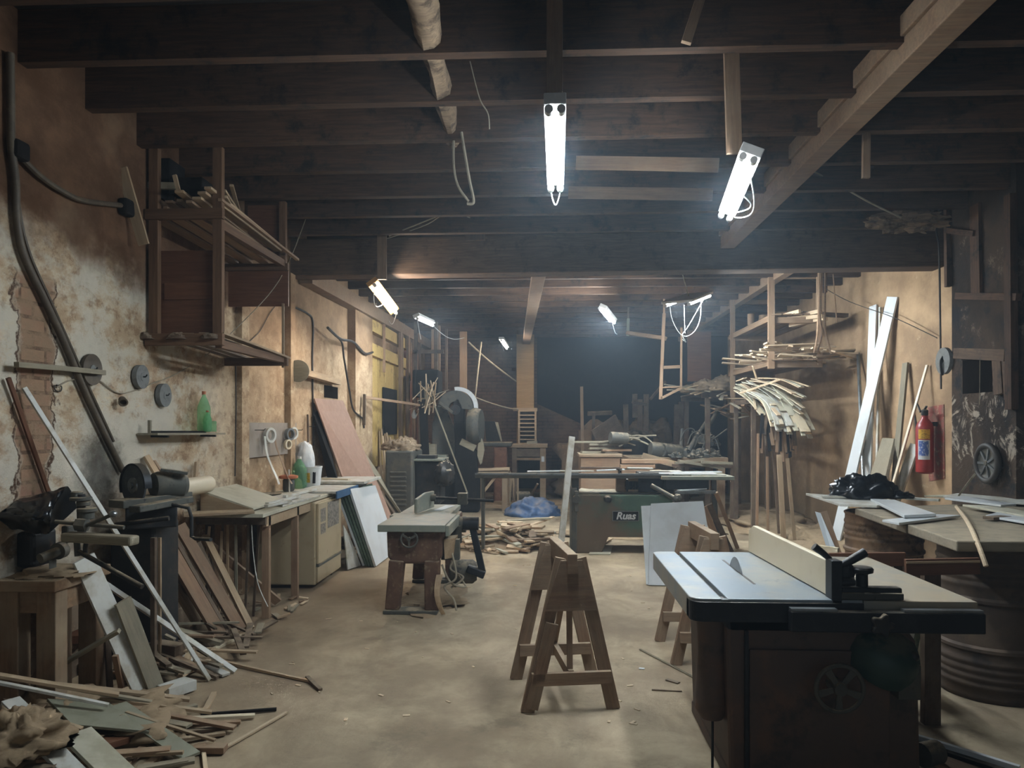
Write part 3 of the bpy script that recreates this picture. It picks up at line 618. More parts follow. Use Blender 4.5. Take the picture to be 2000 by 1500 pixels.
# things on the bench
t = thing('lidded_box', 'shallow pale wooden box lid tilted up on the bench end', 'box', G(440, 985, BZ))
pts = [G(383, 972, BZ+.06), G(455, 950, BZ+.17), G(528, 968, BZ+.1), G(430, 990, BZ+.01)]
pts = [V((-2.88, 6.05, BZ+.17)), V((-2.88, 6.75, BZ+.17)), V((-2.42, 6.7, BZ+.03)), V((-2.42, 6.0, BZ+.03))]
build('lid', MB().prism(pts, (0, 0, -.018)), 'pale', t, bevel=.002)
build('side', MB().prism([V((-2.88, 6.04, BZ)), V((-2.42, 5.99, BZ)), V((-2.42, 5.99, BZ+.02)), V((-2.88, 6.04, BZ+.15))], (0, .02, 0)), 'tan', t)
build('back', MB().prism([V((-2.89, 6.05, BZ)), V((-2.89, 6.73, BZ)), V((-2.89, 6.73, BZ+.155)), V((-2.89, 6.05, BZ+.155))], (.02, 0, 0)), 'tan', t)
plank('bench_board', 'long thin pale board along the wall side of the workbench', 'board', (-2.86, 5.7, BZ+.012), (-2.4, 5.95, BZ+.012), .2, .02, 'tan', bow=0)
sheet('bench_sheet', 'white sheet lying in the middle of the workbench', [V((-2.75, 6.85, BZ+.02)), V((-2.3, 6.35, BZ+.02)), V((-2.26, 7.3, BZ+.02)), V((-2.6, 7.6, BZ+.02))], .018, 'white_dusty')
for i, (a, b) in enumerate((((-2.42, 6.3), (-2.36, 6.95)), ((-2.36, 6.12), (-2.29, 6.5)), ((-2.5, 6.95), (-2.44, 7.7)))):
    plank('edging_strip', ['white strip with an open end lying on the workbench', 'short white strip at the near corner of the workbench', 'grey-white strip along the middle of the workbench'][i], 'strip', V((*a, BZ+.035)), V((*b, BZ+.04)), .035, .022, 'white_dusty')
t = thing('blue_edged_board', 'board with a blue edge overhanging the workbench front', 'board', (-2.4, 8.0, BZ))
build('panel', MB().box((-2.66, 7.62, BZ+.0), (-2.2, 8.5, BZ+.022)), 'white_dusty', t)
build('edge_band', MB().box((-2.2, 7.62, BZ-.055), (-2.185, 8.5, BZ+.023)), 'blue', t)
sheet('bench_sheet', 'white slab raised at the end of the workbench', [V((-2.82, 8.5, BZ+.06)), V((-2.12, 8.5, BZ+.06)), V((-2.12, 9.35, BZ+.06)), V((-2.82, 9.35, BZ+.06))], .03, 'white_dusty', group=None)
for x_ in (-2.75, -2.3): plank('packing_strip', 'packing strip under the raised white slab by %s' % ('the wall' if x_ < -2.5 else 'the bench front'), 'strip', (x_, 8.52, BZ+.015), (x_, 9.3, BZ+.015), .05, .029, 'tan', bow=0)
plank('bench_board', 'small pale offcut on top of the raised white slab', 'offcut', (-2.7, 8.8, BZ+.07), (-2.35, 8.7, BZ+.07), .05, .015, 'cream')
for i, (px, h, r, mt) in enumerate(((547, .1, .036, 'cream'), (561, .11, .036, 'pipe'), (571, .09, .03, 'steel'), (578, .1, .03, 'steel'))):
    c = G(px, 953, BZ); c = V((c.x, c.y*.985, BZ+.022 if False else BZ))
    tag(build('glue_tin', MB().lathe([(r, 0), (r, h*.93), (r*1.05, h*.94), (r*1.05, h), (r*.9, h)], c, n=20), mt, smooth=True), ['cream tin at the wall end of the tin row on the workbench', 'white tin second in the tin row on the workbench', 'small steel tin third in the tin row on the workbench', 'steel tin closest to the bucket on the workbench'][i], 'tin')
c = V((-2.78, 7.85, BZ)); t = thing('glue_pot', 'dark pot with flat terracotta lid beside the green bottle on bench', 'pot', c)
build('pot', MB().lathe([(.05, 0), (.06, .02), (.06, .12), (.05, .14)], c, n=20), 'dustymachine', t, smooth=True)
build('lid', MB().lathe([(.09, .14), (.1, .15), (.1, .17), (.06, .18)], c, n=24), 'orange', t, smooth=True)
build('brush_handle', MB().cyl(c+V((.03, -.06, 0)), c+V((.02, -.05, .24)), .008), 'pipe', t)
bottle('big green bottle on the workbench beside the white bucket', V((-2.8, 8.25, BZ)), .085, .36, cap='pipe')
c = V((-2.74, 8.05, BZ)); tag(build('shallow_dish', MB().lathe([(.1, 0), (.13, .02), (.14, .03), (.12, .03), (.09, .012)], V((-2.8, 7.3, BZ)), n=24), 'dustymachine', smooth=True), 'shallow grey dish under the hanging edging strips', 'dish')
c = V((-2.72, 8.42, BZ)); t = thing('white_bucket', 'white bucket with a yellow label at the wall end of bench', 'bucket', c)
build('bucket_body', MB().lathe([(.1, 0), (.125, .22), (.13, .225), (.13, .24), (.115, .24), (.095, .02)], c, n=28), 'paper', t, smooth=True)
def patch(o, r0, r1, z0, z1, a0, a1, n=8):
    mb = MB(); vs = []; fs = []
    for i in range(n+1):
        a = a0+(a1-a0)*i/n
        for r_, z_ in ((r0, z0), (r1, z1)): vs.append(V(o)+V((math.cos(a)*r_, math.sin(a)*r_, z_)))
    for i in range(n): fs.append((i*2, i*2+2, i*2+3, i*2+1))
    return mb.add(vs, fs)
build('label_patch', patch(c, .111, .12, .06, .17, -1.9, -1.35), 'yellowlabel', t); build('label_patch', patch(c, .111, .12, .05, .18, -1.1, -.8), 'soot', t)
t2 = build('crumpled_bag', MB().blob(V((-2.82, 8.5, BZ+.3)), (.1, .12, .2), 5, .25, 2, True, False), 'paper', smooth='all'); tag(t2, 'crumpled white plastic bag slumped on the wall above the bucket', 'bag')
plank('chisel', 'dark wooden handle lying by the tin row on bench', 'tool', G(585, 942, BZ+.015), G(622, 938, BZ+.015), .03, .025, 'brown')
# tall boards leaning on the wall
def lean(name, label, b0, b1, t0, t1, th, mat, cat='board'):
    pts = [V(b0), V(b1), V(t1), V(t0)]; n = (pts[1]-pts[0]).cross(pts[2]-pts[0]).normalized()
    return tag(build(name, MB().prism(pts, n*th), mat, bevel=.002), label, cat)
lean('leaning_sheet', 'narrow black panel leaning on wall behind the bucket', AX(660, 940, -2.6), AX(640, 938, -2.75), AX(612, 808, WL+.03), AX(623, 800, WL+.03), .015, 'soot')
b0 = V((-2.42, 9.55, 0)); b1 = V((-2.3, 10.5, 0))
lean('leaning_sheet', 'large brown plywood sheet leaning on wall behind the workbench', (-2.34, 9.5, 0), (-2.1, 10.45, 0), AX(612, 779, WL+.03), AX(668, 783, WL+.03), .018, 'plywood')
plank('leaning_batten', 'slim dark upright batten against the wall below pulley', 'batten', AX(604, 925, WL+.1), AX(601, 810, WL+.02), .03, .02, 'dark', up=(1, 0, 0))
# stack of white panels
t_ = V((-2.0, 8.25, 0))
for i in range(5):
    xo = -2.0+.035*i-.09; y0, y1 = 8.3-.01*i, 9.25+.03*i; hgt = .8+.02*i
    mt = 'white' if i in (0, 4) else ('mdfedge' if i < 4 else 'white')
    lab = ['white panel innermost of the leaning stack at the bench end', 'green-edged panel second in the leaning stack', 'green-edged panel third in the leaning stack', 'green-edged panel fourth in the leaning stack', 'broad white panel outermost of the leaning stack at the bench end'][i]
    b0, b1 = V((xo, y0, .004)), V((xo+.02, y1, .004)); t0, t1 = b0+V((-.26, -.12, hgt)), b1+V((-.26, -.12, hgt-.05*(i == 4)))
    g = thing('white_sheet', lab, 'panel', b0, 'white panels leaning at the bench end') if 0 else None
    o = lean('white_sheet', lab, b0, b1, t0, t1, .026, mt, 'panel')
lean('white_sheet', 'short white panel behind the leaning stack at bench end', (-2.22, 8.9, .45), (-2.22, 9.2, .45), (-2.3, 8.85, .93), (-2.3, 9.2, .93), .02, 'white', 'panel')
lean('white_sheet', 'torn white board scrap behind a bench leg beside the cabinet', (-2.2, 8.05, .01), (-2.12, 8.3, .01), (-2.25, 8.05, .5), (-2.22, 8.2, .35), .015, 'white_dusty', 'panel')
# long boards leaning beyond the bench
for i, (pa, pb, w, mt, lab) in enumerate((((806, 992, 9.2), (702, 880, 11.2), .16, 'grey', 'wide pale board slanting down behind the jointer'), ((790, 1000, 9.0), (722, 930, 10.6), .1, 'dark', 'dark board below the wide pale slanting board'), ((778, 1003, 8.9), (728, 955, 10.2), .09, 'dark', 'lower dark board in the slanting pile behind jointer'), ((764, 1006, 8.8), (735, 975, 9.8), .08, 'brown', 'lowest brown board in the slanting pile behind jointer'))):
    p = G(pa[0], pa[1]+36, .03); q = AY(pb[0], pb[1], pb[2]); plank('slanting_board', lab, 'board', p, q, w, .035, mt, up=(.5, -.3, 1))
# boards leaning below the bench near end
Lf = [((490, 1232), (400, 1046), .058, .03, 'tan', 'outermost leaning board of the row under the bench end'),
      ((470, 1235), (350, 1026), .095, .03, 'brown', 'wide brown board second in the leaning row under the bench'),
      ((447, 1243), (342, 1055), .03, .03, 'dark', 'round dark stick between the wide leaning boards'),
      ((431, 1247), (314, 1042), .10, .035, 'brown', 'wide red-brown board third in the leaning row under the bench'),
      ((398, 1240), (336, 1135), .075, .025, 'tan', 'short pale board at the near side of the leaning row'),
      ((408, 1225), (303, 1050), .05, .025, 'dark', 'dark narrow board behind the short pale leaning board'),
      ((455, 1215), (385, 1060), .05, .03, 'dark', 'shaded board behind the leaning row under the bench')]
for i, (b, tp, w, th, mt, lab) in enumerate(Lf):
    p = G(b[0], b[1]-4, .012); q = AX(tp[0], tp[1], -2.84+.03*(i % 3)); plank('leaning_board', lab, 'board', p, q, w, th, mt, up=(1, -.6, .5))
for i in range(9):
    x_ = -2.86+.05*i; y_ = 6.0+.05*(i % 3)
    plank('upright_strip', 'thin strip standing on end in the shade under the bench', 'strip', (x_, y_, 0), (x_+random.uniform(-.05, .05), y_+.05, .8+random.uniform(-.1, .02)), .02, .012, random.choice(['tan', 'dark', 'grey', 'slat']), up=(0, 1, 0), group='strips standing under the bench end')
strip('white curling strip drooping under the workbench', [V((-2.42, 5.96, .82)), V((-2.4, 5.95, .55)), V((-2.36, 5.95, .3)), V((-2.28, 5.95, .12))], .012, 'pipe', 'curled_strip')
for i in range(22):
    x_, y_ = random.uniform(-2.75, -2.15), random.uniform(5.9, 6.7); a = random.uniform(0, PI); L = random.uniform(.05, .16)
    plank('floor_scrap', 'small wood scrap littering the floor under the bench end', 'scrap', (x_, y_, .012), (x_+math.cos(a)*L, y_+math.sin(a)*L, .014+random.uniform(0, .03)), random.uniform(.02, .05), .012, random.choice(['tan', 'slat', 'brown', 'grey']), group='scraps on the floor under the bench')
# ---------------------------------------------------------------- abrasive saw on a dark pedestal
t = thing('abrasive_saw', 'abrasive cut-off saw with a round blade on a dark pedestal by wall', 'saw', (-2.5, 4.85, 0))
c = AY(263, 948, 4.75)
ax = V((-.55, -1, .0)).normalized()
build('blade', MB().lathe([(.012, 0), (.132, 0), (.132, .012), (.012, .012)], c, ax, 40), 'bladegrey', t, smooth=True)
build('flange', MB().lathe([(.055, .012), (.05, .02), (.022, .022), (.022, .034), (.0, .034)], c, ax, 24), 'steel', t, smooth=True)
mb = MB(); R = frame(ax); n = 22; vs = []; fs = []
for i in range(n+1):
    a = .1+PI*1.15*i/n - .2
    # find angle convention: local y/z plane
    d = R@V((0, math.cos(a), math.sin(a)))
    for rr, hh in ((.132, -.03), (.145, -.03), (.145, .02), (.132, .02)): vs.append(c+d*rr+ax*hh)
for i in range(n):
    for k in range(4): fs.append((i*4+k, i*4+(k+1) % 4, i*4+4+(k+1) % 4, i*4+4+k))
build('blade_guard', mb.add(vs, fs), 'ironclean', t, smooth=True)
m0 = c - ax*.03
build('motor', MB().lathe([(.05, 0), (.085, .02), (.095, .05), (.095, .2), (.07, .23)], m0+V((.05, .05, -.01)), -ax+V((.25, 0, 0)), 24), 'dustymachine', t, smooth=True)
build('guard_flap', MB().bar(m0+V((.12, .05, .1)), m0+V((.27, .12, .07)), .07, .02), 'dustymachine', t, bevel=.004)
TZ = c.z-.16
build('saw_bed', MB().bar(AY(226, 985, 4.6)+V((0, 0, 0)), AY(362, 966, 5.05), .16, .05), 'dustymachine', t, bevel=.006)
build('saw_bed', MB().bar(AY(262, 995, 4.45), AY(368, 975, 4.9), .09, .04), 'dustymachine', t, bevel=.006)
build('vise_block', MB().bar(AY(245, 1010, 4.7), AY(345, 1005, 4.85), .22, .14), 'iron', t, bevel=.01)
build('slide_rail', MB().cyl(AY(225, 1025, 4.55), AY(330, 1012, 4.6), .015), 'iron', t, smooth=True)
q = AY(370, 1005, 4.7)
build('crank_handle', MB().tube([AY(335, 985, 4.7), AY(368, 992, 4.7), AY(374, 1010, 4.7), AY(374, 1048, 4.7), AY(382, 1052, 4.7), AY(412, 1054, 4.6)], .012, 8), 'iron', t, smooth=True)
build('pedestal', MB().box((-2.86, 4.72, 0), (-2.56, 5.05, .95)), 'iron', t, bevel=.02)
board('pedestal_post', AY(300, 1050, 4.6).xy.to_3d(), AY(300, 1050, 4.6), .03, .03, 'dark', up=(0, 1, 0), parent=t, bow=0)
board('pedestal_post', AY(312, 1050, 4.66).xy.to_3d(), AY(312, 1050, 4.66), .018, .018, 'tan', up=(0, 1, 0), parent=t, bow=0)
plank('leaning_board', 'short board leaning on the wall behind the abrasive saw', 'board', AX(332, 970, -2.75), AX(285, 890, WL+.02), .07, .02, 'tan', up=(1, 0, .3))
plank('leaning_board', 'second short stick behind the abrasive saw motor', 'board', AX(340, 960, -2.75), AX(300, 900, WL+.02), .03, .02, 'brown', up=(1, 0, .3))
plank('leaning_board', 'narrow upright board against the wall behind the tilted lid', 'board', AX(380, 960, WL+.08), AX(384, 905, WL+.02), .05, .02, 'tan', up=(1, 0, 0))
tag(build('wrapped_roll', MB().cyl(AX(345, 955, -2.75), AX(405, 945, -2.8), .07), 'cream', smooth=True), 'pale roll lying between the abrasive saw and the tilted lid', 'roll')
# ---------------------------------------------------------------- bagged machine on a timber stand
SZ, YM = .785, 3.75
SX = AY(107, 1145, YM).x
t = thing('timber_stand', 'heavy square timber stand under the bagged machine', 'stand', (-2.7, 4.0, 0))
build('stand_top', MB().box((XL+.03, YM, SZ-.06), (SX, YM+.5, SZ)), 'stand', t, bevel=.006)
build('stand_apron', MB().box((XL+.05, YM+.045, SZ-.18), (SX-.12, YM+.07, SZ-.06)), 'stand', t, bevel=.003)
build('stand_apron', MB().box((SX-.055, YM+.1, SZ-.18), (SX-.03, YM+.45, SZ-.06)), 'stand', t, bevel=.003)
for x_, y_ in ((SX-.07, YM+.08), (SX-.07, YM+.43), (XL+.09, YM+.43), (XL+.09, YM+.08)):
    board('leg', (x_, y_, 0), (x_, y_, SZ-.06), .105, .1, 'stand', up=(0, 1, 0), parent=t, bow=0, bevel=.004)
tag(build('sawdust', MB().blob((-2.72, YM+.2, SZ-.005), (.19, .17, .035), 44, .3), 'sawdust', smooth=True), 'sawdust lying on the timber stand top', 'sawdust', kind='stuff')
t = thing('covered_machine', 'machine head under a black plastic bag with arms and clamp rods', 'machine', (-2.62, 4.0, SZ))
def am(px, py, dy=0.0): return AY(px, py, YM+.1+dy)
build('base_casting', MB().box(am(20, 1128, .1), am(118, 1105, .3)), 'dustymachine', t, bevel=.01)
build('column_casting', MB().box(am(30, 1110, .1), am(112, 1030, .3)), 'iron', t, bevel=.02)
build('slide_block', MB().box(am(118, 1062, .1), am(165, 1020, .25)), 'dustymachine', t, bevel=.012)
build('clamp_arm', MB().bar(am(128, 1048), am(264, 1056, -.05), .08, .05), 'grey', t, bevel=.012)
build('clamp_rod', MB().cyl(am(108, 1019), am(242, 1030), .011), 'dustymachine', t, smooth=True)
build('clamp_rod', MB().cyl(am(165, 1028), am(222, 1004, -.05), .010), 'dustymachine', t, smooth=True)
build('rod_knob', MB().blob(am(221, 1004, -.05), (.02, .02, .018), 1, .05, flat=False), 'steel', t, smooth=True)
build('rod_nut', MB().cyl(am(150, 1024), am(170, 1026), .035, 6), 'dustymachine', t)
build('lever_rod', MB().cyl(am(150, 1075), am(278, 1146, -.1), .013), 'iron', t, smooth=True)
for i, (px, py, r, h) in enumerate(((168, 1014, .042, .05), (170, 1000, .05, .02), (163, 988, .035, .022), (158, 978, .055, .018), (150, 972, .03, .03))):
    build('stacked_collar', MB().lathe([(r*.8, 0), (r, .004), (r, h), (r*.8, h+.004)], am(px, py, .08), n=20), 'dustymachine', t, smooth=True)
build('spindle', MB().cyl(am(160, 1052, .08), am(158, 965, .08), .022), 'iron', t, smooth=True)
build('end_shaft', MB().cyl(am(78, 1091, -.06), am(118, 1075, .05), .026), 'dustymachine', t, smooth=True)
build('shaft_collar', MB().cyl(am(112, 1077, .03), am(122, 1073, .07), .045), 'dustymachine', t, smooth=True)
build('shaft_foot', MB().box(am(96, 1112, 0), am(110, 1085, .06)), 'dustymachine', t, bevel=.005)
build('clamp_screw', MB().cyl(am(150, 1055), am(152, 1086), .016), 'dustymachine', t, smooth=True)
build('clamp_screw', MB().cyl(am(168, 1060), am(166, 1082), .012), 'iron', t, smooth=True)
# bag: tent-like folded plastic, lofted through sections
secs = [[(-30, 1010, .34), (-30, 992, .22), (-30, 985, .12), (-32, 1000, .0), (-30, 1013, -.03), (-25, 1032, .05)],
        [(48, 1005, .34), (46, 980, .24), (45, 974, .13), (40, 997, .0), (35, 1012, -.03), (30, 1034, .05)],
        [(98, 1000, .34), (95, 970, .25), (93, 963, .14), (82, 996, .0), (72, 1016, -.03), (72, 1043, .05)],
        [(150, 992, .34), (142, 966, .25), (130, 952, .15), (104, 994, .02), (99, 1020, .0), (96, 1043, .08)]]
P_ = [[am(*q) for q in c_] for c_ in secs]
rows = [curve_pts(c_, 6) for c_ in P_]; cols = [curve_pts([r_[j] for r_ in rows], 8) for j in range(len(rows[0]))]
nu, nv = len(cols[0]), len(cols); vs = []; fs = []
for i in range(nu):
    for j in range(nv):
        q = cols[j][i]; k = .016*abs(mnoise.noise(V((i*.22, j*.12, 3))))+.02*mnoise.noise(V((i*.35, j*.5, 9)))
        vs.append(V((max(q.x, XL+.01)+k*.6, q.y-k, q.z+k*.6)))
for i in range(nu-1):
    for j in range(nv-1): fs.append((i*nv+j, i*nv+j+1, (i+1)*nv+j+1, (i+1)*nv+j))
fs.append(tuple((nu-1)*nv+j for j in range(nv)))
build('bag', MB().add(vs, fs), 'bag', t, smooth=True)
# ---------------------------------------------------------------- scrap timber around the timber stand (near the peeling wall)
plank('leaning_batten', 'long white batten slanting from the brick strip down to the floor', 'batten', G(409, 1328, .01), AX(47, 757, WL+.02), .026, .016, 'white_dusty', up=(1, -.6, .4))
plank('leaning_batten', 'red-brown stick leaning against bare brick above the bagged machine', 'batten', AY(97, 968, 4.2), AX(16, 738, WL+.02), .022, .018, 'redpanel', up=(1, -.4, 0))
plank('leaning_batten', 'shorter white batten lying low across the scrap pile', 'batten', G(460, 1311, .012), AY(205, 1140, 4.6), .035, .018, 'white_dusty', up=(.4, -.5, 1))
t = thing('wide_white_board', 'wide white laminated board propped on the timber stand edge', 'board', G(285, 1362, 0))
p, q = G(284, 1358, .02), AY(163, 1090, 4.0)
board('face_board', p, q, .125, .02, 'white_dusty', up=(.75, -.5, .5), parent=t, bow=0)
board('backing_board', p+V((.045, .05, -.0)), q.lerp(p, .3)+V((.085, .05, -.01)), .1, .022, 'grey', up=(.75, -.5, .5), parent=t, bow=0)
plank('cross_batten', 'grey batten strapped across the wide white board', 'batten', AY(118, 1300, 4.0), AY(233, 1232, 4.0), .035, .02, 'grey', up=(0, -.4, 1))
plank('white_paint_block', 'white flecked plank end lying beside the wide white board', 'plank', G(318, 1352, .04), G(372, 1334, .04), .12, .06, 'white_dusty', bow=0)
PL = [ # (a px,py,z) (b px,py,z) width thick mat label
 ((252, 1206, .3), (341, 1250, .16), .03, .02, 'grey', 'grey strip sloping over the scrap below the cut-off saw'),
 ((344, 1231, .12), (434, 1256, .03), .07, .03, 'grey', 'green-grey batten end by the leaning brown boards'),
 ((274, 1262, .16), (425, 1323, .02), .03, .02, 'dark', 'dark thin stick at the outer edge of the scrap pile'),
 ((262, 1240, .2), (410, 1318, .03), .05, .02, 'brown', 'brown board lying inside the scrap pile'),
 ((300, 1250, .12), (442, 1318, .015), .06, .015, 'white_dusty', 'torn white strip flat at the tip of the scrap pile'),
 ((420, 1288, .02), (606, 1330, .012), .022, .014, 'tan', 'long thin stick reaching out over the floor'),
 ((600, 1322, .02), (626, 1347, .012), .025, .015, 'dark', 'short dark splinter at the end of long thin stick'),
 ((404, 1274, .012), (483, 1236, .012), .03, .02, 'cream', 'pale strip on the floor before the leaning boards'),
 ((236, 1225, .22), (330, 1300, .1), .04, .02, 'dark', 'dark slat deep in the scrap pile'),
 ((352, 1320, .03), (408, 1290, .03), .035, .02, 'tan', 'short tan offcut at the outer end of scrap pile'),
 ((70, 1270, .25), (150, 1215, .3), .09, .06, 'stand', 'thick beam under the timber stand'),
 ((120, 1296, .22), (226, 1236, .3), .035, .02, 'grey', 'grey batten under the timber stand pointing to the board'),
 ((0, 1240, .35), (75, 1300, .2), .05, .03, 'tan', 'tan stick below the timber stand by the frame edge'),
 ((170, 1190, .35), (155, 1150, .45), .03, .012, 'white_dusty', 'curled white shaving strip behind the stand leg'),
 ((190, 1210, .3), (150, 1250, .3), .13, .05, 'redpanel', 'red-brown board end behind the stand leg'),
 ((190, 1350, .05), (180, 1260, .3), .06, .04, 'tan', 'tan stub standing beside the stand leg'),
 ((215, 1350, .05), (208, 1230, .4), .03, .025, 'dark', 'dark upright stick behind the wide white board'),
 ((240, 1355, .05), (225, 1280, .3), .03, .02, 'brown', 'brown upright stick close behind the wide white board'),
]
for a, b, w, th, mt, lab in PL: plank('scrap_batten', lab, 'scrap timber', G(*a), G(*b), w, th, mt)
plank('scrap_block', 'dark chunky block lying on the scrap pile', 'block', G(300, 1262, .15), G(352, 1270, .14), .1, .07, 'dark', bow=0)
plank('scrap_block', 'blue-grey board corner by the stand leg', 'block', G(126, 1285, .15), G(156, 1262, .18), .12, .12, 'white_dusty', bow=0)
for i in range(34):
    f = random.random(); x_ = -2.85+random.random()*.75; y_ = 4.45+random.random()*1.1; a = random.gauss(-.55, .5); L = random.uniform(.2, .6)
    zc = .03+.12*random.random()*max(0, 1-(x_+2.85)/.8)
    d = V((math.cos(a), math.sin(a), random.uniform(-.12, .02)))*L/2; c = V((x_, y_, zc+.03))
    plank('scrap_batten', 'thin dusty scrap batten in the heap below the cut-off saw', 'scrap timber', c-d, c+d, random.uniform(.02, .06), .015, random.choice(['tan', 'dark', 'grey', 'brown', 'dark']), group='scrap heap below the cut-off saw')
# front heap at the frame corner
def poly(name, label, pts, th, mat, cat='board'):
    return sheet(name, label, pts, th, mat, cat)
poly('grey_sheet', 'grey fibreboard panel lying across the scrap heap', [G(92, 1364, 0.224), G(212, 1371, 0.160), G(292, 1428, 0.115), G(140, 1414, 0.180)], .014, 'greymdf')
plank('grey_board', 'long grey-green board slanting out of the scrap heap', 'board', G(228, 1378, 0.150), G(372, 1478, 0.040), .1, .016, 'greymdf', bow=0)
FR = [((-20, 1316, 0.380), (232, 1357, 0.192), .05, .016, 'tan', 'long tan strip on top of the scrap heap'),
 ((-20, 1330, 0.364), (212, 1377, 0.188), .03, .014, 'white_dusty', 'narrow white strip on top of the scrap heap'),
 ((20, 1322, 0.347), (300, 1372, 0.125), .035, .014, 'grey', 'grey strip beside the narrow white strip'),
 ((92, 1336, 0.267), (370, 1366, 0.090), .05, .016, 'tan', 'tan strip ending by the white flecked plank end'),
 ((196, 1363, 0.180), (414, 1391, 0.050), .035, .015, 'tan', 'tan strip reaching past the grey panel'),
 ((238, 1377, 0.135), (459, 1421, 0.030), .045, .015, 'brown', 'brown lath crossing over several shorter laths'),
 ((246, 1391, 0.139), (420, 1446, 0.050), .02, .012, 'tan', 'thin lath crossing the grey-green board'),
 ((392, 1396, 0.020), (540, 1385, 0.012), .02, .015, 'soot', 'thin black stick on the floor in front of the heap'),
 ((308, 1407, 0.050), (498, 1397, 0.020), .035, .015, 'cream', 'pale lath under the thin black stick'),
 ((330, 1420, 0.030), (470, 1410, 0.020), .03, .015, 'brown', 'brown lath below the pale lath'),
 ((330, 1432, 0.030), (448, 1421, 0.020), .03, .015, 'dark', 'dark lath third below the pale lath'),
 ((335, 1446, 0.030), (440, 1432, 0.015), .03, .015, 'tan', 'tan lath fourth below the pale lath'),
 ((442, 1459, 0.012), (560, 1391, 0.012), .018, .012, 'slat', 'pale stick lying at an angle at the heap edge'),
 ((378, 1462, 0.025), (441, 1462, 0.025), .06, .03, 'brown', 'square board end facing out at the heap edge'),
 ((400, 1388, 0.020), (418, 1354, 0.020), .03, .02, 'tan', 'short tan offcut lying beyond the heap'),
 ((398, 1470, 0.015), (404, 1520, 0.015), .02, .012, 'slat', 'pale lath cut off by the lower picture edge'),
 ((75, 1436, 0.216), (150, 1515, 0.100), .09, .02, 'white_dusty', 'chipped white board beside the sawdust lump'),
 ((150, 1432, 0.189), (240, 1520, 0.069), .13, .02, 'pale', 'wide pale board beside the chipped white board'),
 ((20, 1368, 0.299), (52, 1400, 0.255), .08, .02, 'white_dusty', 'white board end above the sawdust lump'),
 ((60, 1380, 0.252), (150, 1432, 0.169), .03, .02, 'dark', 'dark lath along the edge of the grey panel'),
 ((70, 1396, 0.239), (160, 1424, 0.168), .03, .014, 'tan', 'tan lath under the grey panel edge'),
 ((215, 1470, 0.076), (262, 1520, 0.034), .05, .016, 'pale', 'pale splinter below the grey-green board'),
 ((180, 1460, 0.110), (250, 1440, 0.070), .1, .03, 'redpanel', 'red-brown offcut below the grey panel'),
 ((240, 1500, 0.043), (300, 1440, 0.051), .04, .02, 'brown', 'brown offcut below the grey-green board'),
 ((270, 1510, 0.034), (330, 1460, 0.030), .04, .02, 'tan', 'tan offcut at the lower end of the grey-green board')]
for a, b, w, th, mt, lab in FR: plank('scrap_lath', lab, 'scrap timber', G(*a), G(*b), w, th, mt)
tag(build('sawdust_lump', MB().blob(G(30, 1455, .2), (.2, .2, .13), 12, .45, 2.5, n=48, m=32), 'sawdust', smooth='all'), 'caked brown lump of sawdust at the frame corner', 'lump')
tag(build('sawdust', MB().blob(G(140, 1440, -.02), (.6, .5, .17), 15, .45, 3.0, n=60, m=40), 'sawdust', smooth='all'), 'sawdust heaped under the front scrap timber', 'sawdust', kind='stuff')
tag(build('sawdust', MB().blob(V((-2.72, 5.0, -.02)), (.3, .8, .09), 16, .4, 2.5), 'sawdust', smooth=True), 'sawdust heaped below the cut-off saw', 'sawdust', kind='stuff')
for i in range(24):
    px_ = random.uniform(-20, 340); c = G(px_, random.uniform(1350, 1500), .04+random.random()*.03+.1*max(0, 1-px_/330)); a = random.uniform(-.9, .9); L = random.uniform(.12, .4)
    d = V((math.cos(a), -math.sin(a), random.uniform(-.06, .06)))*L/2
    plank('scrap_lath', 'short dusty offcut in the front scrap heap', 'scrap timber', c-d, c+d, random.uniform(.02, .06), .015, random.choice(['tan', 'grey', 'brown', 'dark', 'redpanel']), group='offcuts in the front scrap heap')
# loose chips on the open floor
for i in range(46):
    c = G(random.uniform(520, 1300), random.uniform(1090, 1420), .003); a = random.uniform(0, PI); L = random.uniform(.012, .05)
    d = V((math.cos(a), math.sin(a), 0))*L/2
    plank('wood_chip', 'tiny pale wood chip on the concrete floor', 'wood chip', c-d, c+d, random.uniform(.008, .02), .004, 'slat', group='wood chips on the concrete floor')
for a, b, w, mt, lab in (((1250, 1268, .006), (1392, 1342, .006), .016, 'grey', 'long thin grey strip on the floor beside the table saw'), ((1302, 1327, .005), (1326, 1334, .005), .03, 'dark', 'dark sliver on the floor before the table saw'), ((1273, 1347, .005), (1332, 1350, .005), .012, 'dark', 'thin dark splinter on the floor before the table saw')):
    plank('floor_strip', lab, 'strip', G(*a), G(*b), w, .008, mt, bow=0)
plank('paper_scrap', 'small white paper scrap on the floor beside the sawhorse', 'scrap', G(1248, 1305, .004), G(1259, 1306, .004), .025, .004, 'paper', bow=0)
